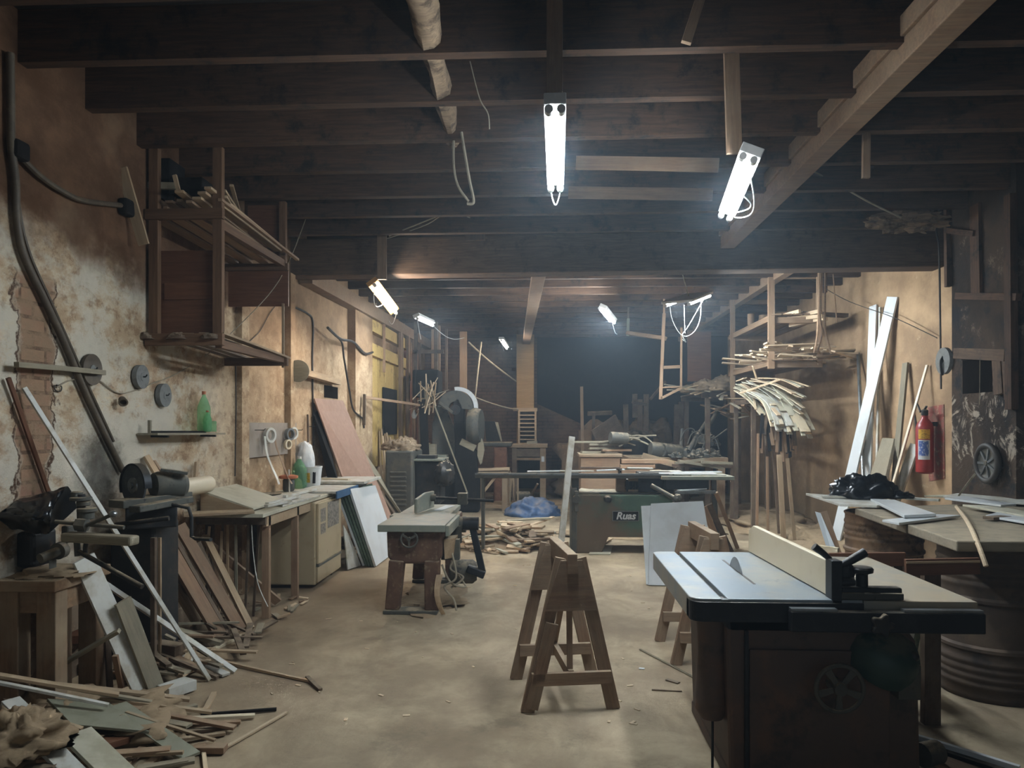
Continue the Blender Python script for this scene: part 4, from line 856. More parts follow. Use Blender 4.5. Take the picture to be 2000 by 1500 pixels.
# ---------------------------------------------------------------- jointer
JX, JY = -1.13, 6.2
t = thing('jointer', 'brown cast iron jointer with a dusty table, standing alone on the floor', 'jointer', (JX, 6.8, 0))
build('front_table', MB().box((JX-.30, JY-.02, .70), (JX+.27, 7.0, .76)), 'jointtop', t, bevel=.006)
build('rear_table', MB().box((JX-.30, 7.08, .70), (JX+.2, 7.9, .75)), 'jointtop', t, bevel=.006)
build('table_lip', MB().box((JX+.27, JY+.02, .66), (JX+.3, 7.0, .75)), 'jointtop', t, bevel=.004)
build('rabbet_ledge', MB().box((JX-.36, 6.95, .70), (JX-.30, 7.15, .745)), 'jointtop', t)
mb = MB().bar((JX+.02, JY+.06, .56), (JX+.02, 7.7, .56), .5, .28); 
build('body_casting', MB().prism([V((JX-.24, JY+.05, .70)), V((JX+.24, JY+.05, .70)), V((JX+.23, JY+.05, .47)), V((JX+.17, JY+.05, .42)), V((JX-.17, JY+.05, .42)), V((JX-.23, JY+.05, .47))], (0, 1.5, 0)), 'brownpaint', t, bevel=.02)
for sx in (-1, 1):
    for y_ in (JY+.08, 7.55):
        build('leg', MB().bar((JX+sx*.15, y_, .45), (JX+sx*.17-.02, y_-.0, .03), .13, .11, (0, 1, 0), .12, .11), 'brownpaint', t, bevel=.012)
build('foot_plinth', MB().box((JX-.26, JY+.0, 0), (JX+.2, JY+.16, .035)), 'dustymachine', t, bevel=.008)
build('foot_plinth', MB().box((JX-.24, 7.45, 0), (JX+.2, 7.62, .035)), 'dustymachine', t, bevel=.008)
wc = AY(799, 1053, JY-.0); hw = build('handwheel', MB().ring(wc, (0, -1, 0), .07, .009, 30, 8), 'dustymachine', t, smooth='all')
for k in range(3):
    a = k*2*PI/3+.5; build('spoke', MB().bar(wc, wc+V((math.cos(a)*.07, 0, math.sin(a)*.07)), .016, .01, (0, 1, 0)), 'dustymachine', hw)
build('hub', MB().cyl(wc+V((0, .06, 0)), wc+V((0, -.015, 0)), .016), 'dustymachine', hw, smooth=True)
fy = 6.95
mb = MB().prism([V((JX-.10, fy, .765)), V((JX-.02, fy+.55, .765)), V((JX-.02, fy+.55, .93)), V((JX-.06, fy+.3, .935)), V((JX-.10, fy, .90))], (-.03, .005, 0))
build('fence', mb, 'jointtop', t, bevel=.008)
r0 = V((JX-.03, fy+.45, .87))
rod = build('fence_rod', MB().cyl(r0, r0+V((.62, .02, -.03)), .016), 'ironclean', t, smooth=True)
build('rod_collar', MB().box(r0+V((.26, -.05, -.065)), r0+V((.36, .05, .05))), 'dustymachine', rod, bevel=.01)
build('rod_boss', MB().cyl(r0+V((-.02, 0, 0)), r0+V((.04, 0, 0)), .035), 'dustymachine', rod, smooth=True)
sheet('white_strip', 'small white board scrap on the rear jointer table', [V((JX-.0, 7.3, .758)), V((JX+.08, 7.3, .758)), V((JX+.16, 7.75, .758)), V((JX+.06, 7.75, .758))], .007, 'white')
mx = JX+.31
build('cutter_bearing', MB().cyl((JX+.2, 6.98, .66), (JX+.36, 6.98, .66), .075), 'dustymachine', t, smooth=True)
build('bearing_cap', MB().cyl((JX+.26, 6.9, .5), (JX+.26, 6.9, .66), .07), 'dustymachine', t, smooth=True)
build('belt_guard', MB().bar((JX+.44, 6.75, .69), (JX+.54, 6.72, .26), .06, .05, (0, 1, 0)), 'ironclean', t, bevel=.008)
build('guard_head', MB().cyl((JX+.36, 6.75, .7), (JX+.5, 6.75, .7), .06), 'ironclean', t, smooth=True)
build('guard_foot', MB().bar((JX+.4, 6.72, .3), (JX+.56, 6.72, .24), .07, .09, (0, 1, 0)), 'ironclean', t, bevel=.01)
build('motor', MB().lathe([(.05, 0), (.1, .02), (.11, .06), (.11, .22), (.08, .26)], (JX+.22, 6.8, .25), (1, .1, 0), 24), 'dustymachine', t, smooth=True)
build('motor_bracket', MB().box((JX+.2, 6.45, .42), (JX+.36, 6.52, .6)), 'dustymachine', t, bevel=.004)
build('chip_chute', MB().prism([V((JX+.24, JY+.12, .62)), V((JX+.33, JY+.2, .62)), V((JX+.31, JY+.2, .45)), V((JX+.25, JY+.12, .45))], (0, .2, 0)), 'tan', t)
for i, pts in enumerate(([(.3, 6.4, .5), (.35, 6.3, .3), (.25, 6.3, .22), (.33, 6.28, .12), (.36, 6.25, .03)], [(.36, 6.5, .5), (.28, 6.45, .35), (.4, 6.4, .28), (.3, 6.35, .2)], [(.22, 6.35, .4), (.3, 6.33, .25), (.42, 6.4, .2), (.34, 6.45, .3)])):
    build('motor_wiring', MB().tube(curve_pts([V((JX+a, b, c_)) for a, b, c_ in pts]), .009, 6), 'string', t, smooth=True)
plank('curved_offcut', 'curved pale sliver leaning on the jointer foot', 'offcut', G(866, 1200, .006), V((JX+.22, 6.22, .34)), .035, .012, 'tan', up=(0, -1, .2), bow=.05, taper=1.6)
tag(build('sawdust', MB().blob((JX+.05, 6.8, -.015), (.4, .65, .06), 31, .4, 2.5), 'sawdust', smooth=True), 'sawdust drifted under the jointer', 'sawdust', kind='stuff')
# ---------------------------------------------------------------- scrap heap and tarpaulin in the middle
HC = V((-.55, 10.0, 0))
for i in range(135):
    r = math.sqrt(random.random()); a = random.uniform(0, 2*PI); x_ = HC.x+math.cos(a)*r*.68; y_ = HC.y+math.sin(a)*r*.75
    zc = .02+.27*max(0, 1-r*r)*random.uniform(.45, 1.0); L = random.uniform(.14, .45); b = random.uniform(0, PI)
    d = V((math.cos(b), math.sin(b), random.uniform(-.3, .3)*(1-r)))*L/2
    plank('heap_offcut', 'dusty offcut in the firewood heap before the blue tarpaulin', 'offcut', V((x_, y_, zc))-d, V((x_, y_, zc))+d, random.uniform(.04, .14), random.uniform(.015, .03), random.choice(['tan', 'tan', 'pale', 'brown', 'slat']), up=(random.gauss(0, .3), random.gauss(0, .3), 1), group='offcuts in the firewood heap')
for a, b, w, mt, lab in (((898, 1052, .1), (930, 1040, .14), .05, 'grey', 'broad grey offcut at the jointer side of the firewood heap'), ((945, 1058, .02), (1005, 1068, .02), .07, 'brown', 'brown batten lying in front of the firewood heap'), ((960, 1024, .22), (985, 1066, .05), .1, 'tan', 'wide board slanting down the front of the firewood heap'), ((990, 1018, .25), (1072, 1012, .24), .08, 'grey', 'long grey slat along the top of the firewood heap'), ((1010, 1036, .22), (1080, 1010, .2), .06, 'tan', 'curved tan slat on the firewood heap under the tarpaulin'), ((1085, 1040, .15), (1062, 1045, .12), .08, 'white_dusty', 'white block end at the machine side of the firewood heap')):
    plank('heap_board', lab, 'offcut', G(*a), G(*b), w, .025, mt)
tag(build('firewood_sawdust', MB().blob(HC+V((0, 0, -.02)), (.7, .75, .12), 33, .3, 2.5), 'sawdust', smooth=True), 'sawdust and chips under the firewood heap', 'sawdust', kind='stuff')
tag(build('blue_tarpaulin', MB().blob(G(1040, 1010, -.01)+V((0, .3, 0)), (.42, .42, .27), 4, .32, 1.6, True, n=44, m=30), 'tarp', smooth='all'), 'crumpled blue tarpaulin heaped behind the firewood heap', 'tarpaulin')
# ---------------------------------------------------------------- sawhorse
def sawhorse(label, base, rz):
    t = thing('sawhorse', label, 'sawhorse', (0, 0, 0))
    # local: long axis y, near end at y=-.28
    HB = .885
    build('top_beam', MB().box((-.028, -.33, HB-.11), (.028, .3, HB)), 'horse', t, bevel=.003)
    for y_, k in ((-.27, 1), (.27, 0)):
        for sx in (-1, 1):
            ob = board('leg', (sx*.245, y_-.0, .0), (sx*.05, y_, HB-.03), .075, .03, 'horse', up=(0, 1, 0), parent=t, bow=0, bevel=.002)
        board('cross_brace', (-.225, y_-.03, .19), (.225, y_-.03, .19), .03, .07, 'horse', parent=t, bow=0, bevel=.002)
        build('gusset_plate', MB().prism([V((-.062, y_-.018, HB-.04)), V((.062, y_-.018, HB-.04)), V((.15, y_-.018, HB-.32)), V((-.15, y_-.018, HB-.32))], (0, -.014, 0)), 'horse', t)
    board('stretcher', (0, -.29, .2), (0, .29, .2), .03, .06, 'horse', parent=t, bow=0)
    board('centre_strut', (0, -.25, .2), (0, -.22, HB-.1), .03, .03, 'horse', up=(0, 1, 0), parent=t, bow=0)
    board('diagonal_brace', (0, -.2, HB-.1), (0, .25, .24), .03, .03, 'horse', up=(1, 0, 0), parent=t, bow=0)
    t.location = base; t.rotation_euler = (0, 0, rz)
    return t
h1 = sawhorse('dusty wooden sawhorse standing alone on the open floor', (.085, 4.44, 0), .16)
h2 = copy_tree(h1, (1.085, 5.28, 0), .05); h2['label'] = 'wooden sawhorse half hidden behind the table saw top'
for o in (h1, h2): o['group'] = 'wooden sawhorses'
board_l = board('patch_cleat', (-.225, -.305, .03), (-.11, -.305, .5), .07, .02, 'horse', up=(0, 1, 0), parent=h1, bow=0)
# ---------------------------------------------------------------- table saw
TX0, TX1, TY0, TY1, TZ = .61, 1.80, 3.2, 4.38, .86
t = thing('table_saw', 'big old table saw with a ground iron top and brown cabinet', 'table saw', (1.2, 3.8, 0))
def rounded(x0, x1, y0, y1, r, z, n=6, corners=(1, 1, 1, 1)):
    pts = []
    for (cx, cy, a0, on) in ((x1-r, y1-r, 0, corners[0]), (x0+r, y1-r, PI/2, corners[1]), (x0+r, y0+r, PI, corners[2]), (x1-r, y0+r, 1.5*PI, corners[3])):
        if on:
            for k in range(n+1): a = a0+PI/2*k/n; pts.append(V((cx+math.cos(a)*r, cy+math.sin(a)*r, z)))
        else: pts.append(V((cx+(r if a0 in (0, 1.5*PI) else -r), cy+(r if a0 in (0, PI/2) else -r), z)))
    return pts
gx = .755
EX = 1.33   # the extension leaf begins here
build('top_plate', MB().prism(rounded(TX0, gx-.012, TY0, TY1, .05, TZ, corners=(0, 1, 1, 0)), (0, 0, -.095)), 'sawtop', t, bevel=.004)
build('top_plate', MB().box((gx+.012, TY0, TZ-.095), (EX, TY1, TZ)), 'sawtop', t, bevel=.004)
build('extension_leaf', MB().prism([V((EX+.002, TY0, TZ-.002)), V((TX1, TY0, TZ-.002)), V((TX1, TY1-.05, TZ-.002)), V((EX+.002, TY1-.05, TZ-.002))], (0, 0, -.06)), 'leaftop', t, bevel=.004)
build('mitre_slot', MB().box((gx-.012, TY0+.002, TZ-.09), (gx+.012, TY1-.002, TZ-.02)), 'ironclean', t)
build('mitre_slot_end', MB().box((gx-.02, TY0-.004, TZ-.022), (gx+.022, TY0+.02, TZ-.003)), 'steel', t)
build('front_edge', MB().prism(rounded(TX0+.0, EX, TY0-.012, TY0+.1, .05, TZ-.012, corners=(0, 0, 1, 0)), (0, 0, -.085)), 'ironclean', t, bevel=.004)
bx = .96
build('blade_slot', MB().box((bx-.006, 3.50, TZ-.004), (bx+.006, 4.12, TZ+.001)), 'ironclean', t)
build('saw_blade', MB().lathe([(0, -.0015), (.15, -.0015), (.15, .0015), (0, .0015)], (bx, 3.84, TZ-.085), (1, 0, 0), 48), 'steel', t)
# rip fence
fb = .0
fpts = [V((1.04, 4.42, TZ+.004)), V((1.04, 4.40, TZ+.10)), V((1.045, 4.33, TZ+.155)), V((1.235, 3.36, TZ+.15)), V((1.235, 3.30, TZ+.004))]
fpts = [V((1.205, 3.27, TZ+.004)), V((1.205, 3.27, TZ+.155)), V((1.17, 4.3, TZ+.165)), V((1.168, 4.38, TZ+.13)), V((1.168, 4.39, TZ+.004))]
fe = build('rip_fence', MB().prism(fpts, (.028, 0, 0)), 'cream', t, bevel=.004)
build('fence_post', MB().box((1.2, 3.2, TZ-.04), (1.245, 3.275, TZ+.165)), 'ironclean', fe, bevel=.004)
build('fence_shoe', MB().box((1.235, 3.2, TZ), (1.5, 3.36, TZ+.03)), 'dustymachine', fe, bevel=.006)
build('shoe_bar', MB().bar((1.25, 3.24, TZ+.035), (1.5, 3.24, TZ+.035), .05, .03), 'ironclean', fe, bevel=.008)
kn = V((1.345, 3.25, TZ+.02))
build('clamp_knob', MB().lathe([(.026, 0), (.024, .08), (.03, .085), (.045, .09), (.047, .105), (.04, .112), (.02, .11), (0, .112)], kn, (0, 0, 1), 20), 'ironclean', fe, smooth=True)
build('fence_lever', MB().tube([V((1.245, 3.25, TZ+.13)), V((1.3, 3.25, TZ+.16)), V((1.36, 3.25, TZ+.195))], [.012, .018, .02], 10), 'ironclean', fe, smooth=True)
build('fence_lever', MB().tube([V((1.24, 3.27, TZ+.14)), V((1.19, 3.27, TZ+.185)), V((1.15, 3.27, TZ+.215))], [.01, .014, .017], 10), 'ironclean', fe, smooth=True)
build('fence_casting', MB().blob(V((1.28, 3.26, TZ+.1)), (.04, .03, .05), 2, .2, flat=False), 'ironclean', fe, smooth=True)
build('fence_screw', MB().cyl((1.24, 3.22, TZ+.07), (1.3, 3.22, TZ+.075), .018), 'ironclean', fe, smooth=True)
build('fence_rail', MB().box((1.01, TY0-.07, TZ-.12), (1.795, TY0-.02, TZ-.035)), 'ironclean', t, bevel=.006)
build('rail_scale', MB().box((1.012, TY0-.062, TZ-.034), (1.2, TY0-.028, TZ-.024)), 'steel', t); build('rail_scale', MB().box((1.47, TY0-.062, TZ-.034), (1.79, TY0-.028, TZ-.024)), 'steel', t)
kc = V((1.375, TY0-.09, TZ-.085))
mb = MB(); ns = 40; pts = []
for k in range(ns): a = 2*PI*k/ns; r = .042+.009*math.cos(5*a); pts.append(kc+V((math.cos(a)*r, 0, math.sin(a)*r)))
build('star_knob', mb.prism(pts, (0, .045, 0)), 'iron', t, bevel=.006, smooth=True)
# cabinet
build('cabinet_body', MB().prism([V((.80, 3.3, .06)), V((.78, 3.3, .77)), V((1.52, 3.3, .77)), V((1.6, 3.3, .66)), V((1.61, 3.3, .5)), V((1.62, 3.3, .06))], (0, .85, 0)), 'sawbody', t, bevel=.02)
build('cabinet_plinth', MB().box((.8, 3.26, 0), (1.64, 4.18, .07)), 'sawbody', t, bevel=.01)
build('cabinet_shoulder', MB().prism([V((.74, 3.3, .765)), V((1.56, 3.3, .765)), V((1.5, 3.3, .69)), V((.8, 3.3, .69))], (0, .9, 0)), 'ironclean', t, bevel=.01)
build('cabinet_door', MB().box((.88, 3.285, .1), (1.48, 3.3, .62)), 'sawbody', t, bevel=.006)
build('door_seam', MB().box((.86, 3.28, .08), (.875, 3.3, .7)), 'ironclean', t)
build('dust_bulge', MB().lathe([(.0, 0), (.05, .01), (.075, .05), (.075, .12), (.068, .3), (.075, .42), (.09, .5)], (.745, 3.42, .26), (0.02, 0, 1), 24), 'sawbody', t, smooth=True)
build('tilt_rod', MB().cyl((.745, 3.4, .05), (.745, 3.4, .3), .006), 'ironclean', t, smooth=True)
wc = AY(1640, 1345, 3.2); hw = build('handwheel', MB().ring(wc, (0, -1, 0), .098, .010, 44, 10), 'dustymachine', t, smooth='all')
for k in range(5):
    a = k*2*PI/5+.9; build('spoke', MB().bar(wc, wc+V((math.cos(a)*.095, 0, math.sin(a)*.095)), .018, .012, (0, 1, 0), .034, .012), 'dustymachine', hw, bevel=.003)
build('hub', MB().lathe([(.0, .0), (.026, .0), (.03, -.02), (.03, -.1)], wc+V((0, -.02, 0)), (0, -1, 0), 24), 'dustymachine', hw, smooth=True)
build('motor_cover', MB().lathe([(.15, 0), (.15, .05), (.14, .09), (.11, .13), (.06, .15), (0, .155)], (1.45, 3.34, .56), (.25, -.55, .75), 32), 'darkgreen', t, smooth=True)
sb = build('switch_box', MB().box((1.49, 3.23, .43), (1.585, 3.3, .58)), 'dustymachine', t, bevel=.006); build('switch_button', MB().blob(V((1.555, 3.235, .615)), (.022, .022, .022), 1, .02, flat=False), 'ironclean', sb, smooth=True)
build('maker_strip', MB().box((1.52, 3.228, .55), (1.57, 3.231, .562)), 'ironclean', sb)
# ---------------------------------------------------------------- green panel saw
PY = 9.3
t = thing('panel_saw', 'long green sliding panel saw standing across the workshop', 'panel saw', (.9, 9.6, 0))
x0, x1 = AY(1122, 1000, PY).x, 1.55
zt = AY(1122, 966, PY).z
build('body', MB().prism([V((x0, PY, .0)), V((x0, PY, zt)), V((x1, PY, zt)), V((x1, PY, .0)), V((1.35, PY, .0)), V((1.3, PY, .2)), V((x0+.42, PY, .2)), V((x0+.34, PY, 0))], (0, .7, 0)), 'greenpaint', t, bevel=.012)
build('side_casing', MB().box((x0-.04, PY-.02, 0), (x0+.03, PY+.7, zt+.08)), 'dustymachine', t, bevel=.01)
build('bed_casting', MB().box((x0+.1, PY+.1, zt), (x1-.05, PY+.6, zt+.02)), 'dustymachine', t, bevel=.01)
build('table_support', MB().box((1.15, PY+.15, zt), (1.6, PY+.5, 1.0)), 'ironclean', t, bevel=.02)
build('table_support', MB().box((x0-.03, PY+.1, zt), (x0+.06, PY+.5, 1.0)), 'dustymachine', t, bevel=.01)
rz = AY(1150, 928, PY).z
build('sliding_rail', MB().box((AY(928, 928, PY).x, PY-.02, rz-.04), (1.55, PY+.22, rz+.01)), 'dustymachine', t, bevel=.006)
build('rail_lip', MB().box((AY(928, 928, PY).x, PY-.025, rz+.0), (1.5, PY+.0, rz+.022)), 'steel', t)
build('rail_leg', MB().box((AY(940, 928, PY).x, PY+.0, .0), (AY(946, 928, PY).x, PY+.1, rz-.04)), 'dustymachine', t)
tx0, tx1 = AY(1292, 930, PY-.05).x, AY(1433, 930, PY-.05).x
build('side_table', MB().box((tx0, PY-.1, rz-.05), (tx1, PY+.75, rz-.005)), 'jointtop', t, bevel=.005)
build('side_table_rib', MB().box((tx0+.05, PY-.05, rz-.17), (tx1-.3, PY+.6, rz-.05)), 'ironclean', t, bevel=.006)
build('outrigger_leg', MB().bar((2.05, PY, rz-.05), (2.1, PY, 0), .05, .05, (0, 1, 0)), 'dustymachine', t)
zz = AY(1350, 960, PY-.1).z
build('cross_fence_bar', MB().bar(AY(1318, 962, PY-.12), AY(1397, 961, PY-.12), .06, .035), 'steel', t)
build('support_arm', MB().cyl(AY(1272, 948, PY-.05), AY(1322, 976, PY-.2), .028), 'dustymachine', t, smooth=True)
build('arm_joint', MB().blob(AY(1323, 974, PY-.2), (.05, .05, .06), 3, .2, flat=False), 'dustymachine', t, smooth=True)
hw = AY(1126, 975, PY-.06); build('rack_gear', MB().lathe([(.02, 0), (.05, .0), (.05, .05), (.02, .05)], hw, (0, 1, 0), 20), 'dustymachine', t, smooth=True)
build('gear_bracket', MB().bar(hw+V((0, .03, .1)), hw+V((0, .03, -.16)), .05, .04, (0, 1, 0)), 'dustymachine', t, bevel=.01)
c = AY(1187, 975, PY-.03); build('clamp_boss', MB().lathe([(.05, 0), (.05, .06), (.03, .1)], c+V((0, .05, 0)), (0, -1, 0), 20), 'iron', t, smooth=True)
build('hold_down', MB().lathe([(.028, 0), (.014, .01), (.014, .05), (.036, .055), (.036, .075)], AY(1209, 926, PY+.05), (0, 0, 1), 16), 'rust', t, smooth=True)
build('motor_block', MB().box((.95, PY+.2, zt+.02), (1.2, PY+.55, rz-.06)), 'iron', t, bevel=.03)
# maker's plate with lettering
pl = [AY(1196, 998, PY-.012), AY(1248, 1018, PY-.012)]
pz0, pz1 = min(pl[0].z, pl[1].z), max(pl[0].z, pl[1].z); px0, px1 = pl[0].x, pl[1].x
plate = build('maker_plate', MB().box((px0, PY-.008, pz0), (px1, PY+.002, pz1)), 'soot', t, bevel=.004)
fw = .008
for a, b in (((px0, pz0), (px1, pz0+fw)), ((px0, pz1-fw), (px1, pz1)), ((px0, pz0), (px0+fw, pz1)), ((px1-fw, pz0), (px1, pz1))):
    build('plate_border', MB().box((a[0], PY-.012, a[1]), (b[0], PY-.006, b[1])), 'steel', plate)
fc = bpy.data.curves.new('lettering', 'FONT'); fc.body = 'Ruas'; fc.size = .125; fc.shear = .25; fc.extrude = .002; fc.offset = .0035; fc.align_x = 'CENTER'; fc.space_character = 1.0
fo = bpy.data.objects.new('lettering', fc); COL.objects.link(fo); fc.materials.append(M['paper'])
mt = Matrix.Translation(V(((px0+px1)/2, PY-.012, pz0+.024))) @ Matrix.Rotation(PI/2, 4, 'X'); W[fo] = mt
bpy.context.view_layer.update(); me = bpy.data.meshes.new_from_object(fo); bpy.data.objects.remove(fo); fo = bpy.data.objects.new('lettering', me); COL.objects.link(fo); W[fo] = mt
fo.parent = plate; fo.matrix_local = W[plate].inverted() @ mt
sheet('saw_scrap', 'dusty grey board lying on the green saw bed', [AY(1122, 966, 9.35)+V((0, 0, .03)), AY(1170, 968, 9.35)+V((0, 0, .03)), AY(1176, 958, 9.8)+V((0, 0, .0)), AY(1135, 953, 9.8)+V((0, 0, .0))], .02, 'grey')
for i, (xa, xb, mt_) in enumerate(((1203, 1222, 'brown'), (1226, 1238, 'tan'), (1238, 1252, 'tan'))):
    tag(build('wood_block', MB().box((AY(xa, 950, 9.55).x, 9.5, zt+.022), (AY(xb, 950, 9.55).x, 9.62, zt+.2)), mt_, bevel=.004), ['brown upright block on the green saw bed', 'tan upright block in the middle on the green saw bed', 'tan upright block next to the motor on the green saw bed'][i], 'block')
for i, (a, b, w, mt_) in enumerate(((( 1030, 922), (1095, 921), .07, 'white'), ((1092, 921), (1160, 921), .07, 'white_dusty'), ((1165, 920), (1220, 918), .08, 'white'), ((1225, 915), (1275, 916), .1, 'white_dusty'))):
    plank('rail_strip', ['white strip at the far end of the saw rail', 'white strip second along the saw rail', 'white strip beside the rust hold-down on the rail', 'short white strip next to the saw side table'][i], 'strip', AY(a[0], a[1]-1, PY+.12), AY(b[0], b[1]-1, PY+.12), w, .015, mt_, bow=0)
for i, (a, b, w, yo, mt_) in enumerate(((1290, 1400, .2, .1, 'white'), (1300, 1425, .08, .35, 'white'), (1283, 1345, .3, .5, 'pale'), (1350, 1418, .06, .02, 'white_dusty'))):
    z_ = rz+.004+.014*(i != 3); plank('table_sheet', ['white sheet lying flat on the saw side table', 'long white strip across the saw side table', 'pale sheet at the back of the saw side table', 'thin white strip at the front of the saw side table'][i], 'sheet', V((AY(a, 920, PY).x, PY+yo, z_)), V((AY(b, 920, PY).x, PY+yo+(.1 if i == 1 else 0), z_)), w, .012, mt_, bow=0)
plank('outrigger_strip', 'white scrap on the lower fence bar of the saw', 'strip', AY(1325, 958, PY-.1), AY(1378, 954, PY+.0), .1, .014, 'white', bow=0)
tag(build('floor_board', MB().prism([G(1150, 1082, .015), G(1192, 1082, .015), G(1196, 1066, .015), G(1158, 1064, .015)], (0, 0, -.013)), 'pale'), 'pale board lying under the green saw', 'board')
plank('tall_batten', 'tall grey-white batten leaning upright on the saw rail', 'batten', V((AY(1093, 1060, PY-.3).x, PY-.3, 0)), AY(1117, 853, PY-.0), .075, .03, 'white_dusty', up=(.3, -1, .1), bow=0)
plank('floor_stick', 'thin stick lying on the board under the green saw', 'stick', G(1160, 1072, .024), G(1195, 1052, .024), .03, .015, 'tan')
# white panels in front of the saw
lean('white_sheet', 'large white panel standing in front of the panel saw', AY(1266, 1146, 7.45).xy.to_3d(), AY(1402, 1144, 7.4).xy.to_3d(), AY(1271, 985, 7.9), AY(1373, 980, 7.9), .018, 'white', 'panel')
lean('white_sheet', 'second white panel showing just past the edge of large white panel', AY(1262, 1146, 7.48).xy.to_3d(), AY(1390, 1144, 7.46).xy.to_3d(), AY(1252, 989, 7.93), AY(1370, 984, 7.93), .012, 'white', 'panel')
tag(build('panel_prop', MB().box((1.3, 7.98, 0), (1.62, 8.3, .72)), 'dark', bevel=.006), 'dark wooden crate hidden behind the standing white panels', 'crate')
for i, (a, b, w, mt_) in enumerate((((1428, 1078), (1385, 985), .07, 'dark'), ((1412, 1082), (1374, 990), .08, 'brown'), ((1440, 1070), (1398, 962), .05, 'brown'))):
    plank('leaning_board', ['dark board leaning on the end of the panel saw', 'brown board leaning beside the large white panel', 'thin brown board leaning outermost on the panel saw end'][i], 'board', G(a[0], a[1], .01), AY(b[0], b[1], PY-.14), w, .03, mt_, up=(-.3, -1, .3))
# ---------------------------------------------------------------- barrels, slabs and their load
def barrel(label, c, mat, r=.29, h=.88):
    t = thing('steel_barrel', label, 'barrel', c, 'rusty steel barrels carrying the slabs'); pr = [(r*.97, 0), (r, .012), (r, .03)]
    def rib(z_, a=.014, w=.022): return [(r, z_-w), (r+a, z_-w*.4), (r+a, z_+w*.4), (r, z_+w)]
    for k in range(4): pr += rib(.09+.045*k, .008, .018)
    pr += rib(.30); pr += rib(.58)
    for k in range(4): pr += rib(.67+.045*k, .008, .018)
    pr += [(r, h-.02), (r+.008, h-.012), (r+.008, h), (r-.006, h), (r-.012, h-.02), (r-.012, h-.25)]
    build('shell', MB().lathe(pr, c, (0, 0, 1), 56), mat, t, smooth=True)
    build('rim', MB().ring(V(c)+V((0, 0, h-.004)), (0, 0, 1), r, .01, 48, 8), mat, t, smooth='all')
    return t
b1 = barrel('dark rusty barrel under the near end of the thick slabs', (2.68, 4.62, 0), 'rust')
b2 = barrel('open rusty barrel with bright bare patches under the far slab', (2.76, 6.25, 0), 'rust_light')
b3 = barrel('rusty barrel half in the dark behind the near barrel', (3.5, 4.75, 0), 'rust')
sz = .955
tag(build('slab_board', MB().prism([V((2.27, 4.24, sz)), V((4.02, 4.24, sz)), V((4.02, 4.93, sz)), V((2.33, 4.93, sz))], (0, 0, -.06)), 'slab', bevel=.008), 'thick dusty slab on top of the dark near barrel', 'slab')
tag(build('slab_board', MB().prism([V((2.33, 4.95, sz-.008)), V((4.02, 4.95, sz-.008)), V((4.02, 6.5, sz-.008)), V((2.42, 5.98, sz-.008))], (0, 0, -.055)), 'slab', bevel=.008), 'thick dusty slab reaching over the open barrel', 'slab')
S2 = sz+.001
def flat(label, pts, z_, th, mt_, name='white_offcut_board'):
    return sheet(name, label, [G(a, b, z_) for a, b in pts], th, mt_, 'board')
flat('white board reaching out past the slab over the open barrel', [(1574, 963), (1710, 974), (1750, 985), (1712, 987), (1640, 984)], sz+.022, .02, 'white_dusty')
flat('white board lying diagonally along the middle of slabs', [(1700, 974), (1748, 976), (1828, 1003), (1766, 1006)], sz+.043, .02, 'white')
flat('white wedge lying on the seam between the two slabs', [(1723, 1015), (1830, 1004), (1876, 1006), (1756, 1021)], sz+.018, .016, 'white')
plank('white_strip', 'narrow white strip at the foot of black bag', 'strip', G(1605, 970, sz+.035), G(1708, 972, sz+.035), .04, .02, 'white_dusty', bow=0)
plank('white_strip', 'short white batten behind the diagonal white board on the far slab', 'strip', G(1770, 973, sz+.012), G(1835, 977, sz+.012), .06, .02, 'white_dusty', bow=0)
tag(build('black_bag', MB().blob(G(1688, 970, sz+.03), (.24, .17, .16), 21, .38, 1.8, True, n=48, m=32), 'bag', smooth='all'), 'crumpled black plastic bag on the white board by the open barrel', 'bag')
tag(build('black_bag_tail', MB().blob(G(1752, 972, sz+.03), (.11, .08, .05), 25, .45, 2.2, True, n=32, m=20), 'bag', smooth='all'), 'small twist of black plastic next to the crumpled black bag', 'bag')
for i, (pts, z_, mt_) in enumerate((([(1845, 972), (1880, 968), (1985, 984), (1955, 986)], .05, 'white'), ([(1842, 968), (1870, 963), (2010, 975), (2010, 983)], .03, 'white_dusty'), ([(1805, 967), (1870, 966), (2010, 972), (2010, 977)], .012, 'pale'), ([(1880, 985), (1950, 988), (2010, 1000), (2010, 1008)], .03, 'pale'), ([(1925, 1006), (1948, 1000), (2010, 1012), (2010, 1020)], .02, 'white'))):
    flat(['white board on top of the stack by the spoked wheel', 'white board second in the stack by the spoked wheel', 'thin pale board lowest in the stack by the spoked wheel', 'pale board sticking out of the stack toward the slab edge', 'white board end in front of the stack by the spoked wheel'][i], pts, sz+z_, .016, mt_)
plank('grey_stick', 'short grey stick standing up out of the white board stack', 'stick', G(1874, 966, sz+.04), AY(1902, 929, 5.85), .04, .015, 'grey', up=(0, 1, 0))
plank('packing_block', 'dark packing pieces under the white board stack', 'block', G(1930, 1012, sz+.012), G(1965, 1010, sz+.012), .08, .02, 'dark', bow=0)
pts = [G(1868, 990, sz+.02), G(1885, 1012, sz+.03), G(1898, 1035, sz+.03), V((0, 0, 0)), V((0, 0, 0))]
pts[3] = AY(1912, 1068, 4.2); pts[4] = AY(1926, 1106, 4.12)
tag(build('curved_stick', MB().tube(curve_pts(pts, 6), [.013]*25, 8), 'slat', smooth=True), 'curved pale stick hanging over the front edge of near slab', 'stick')
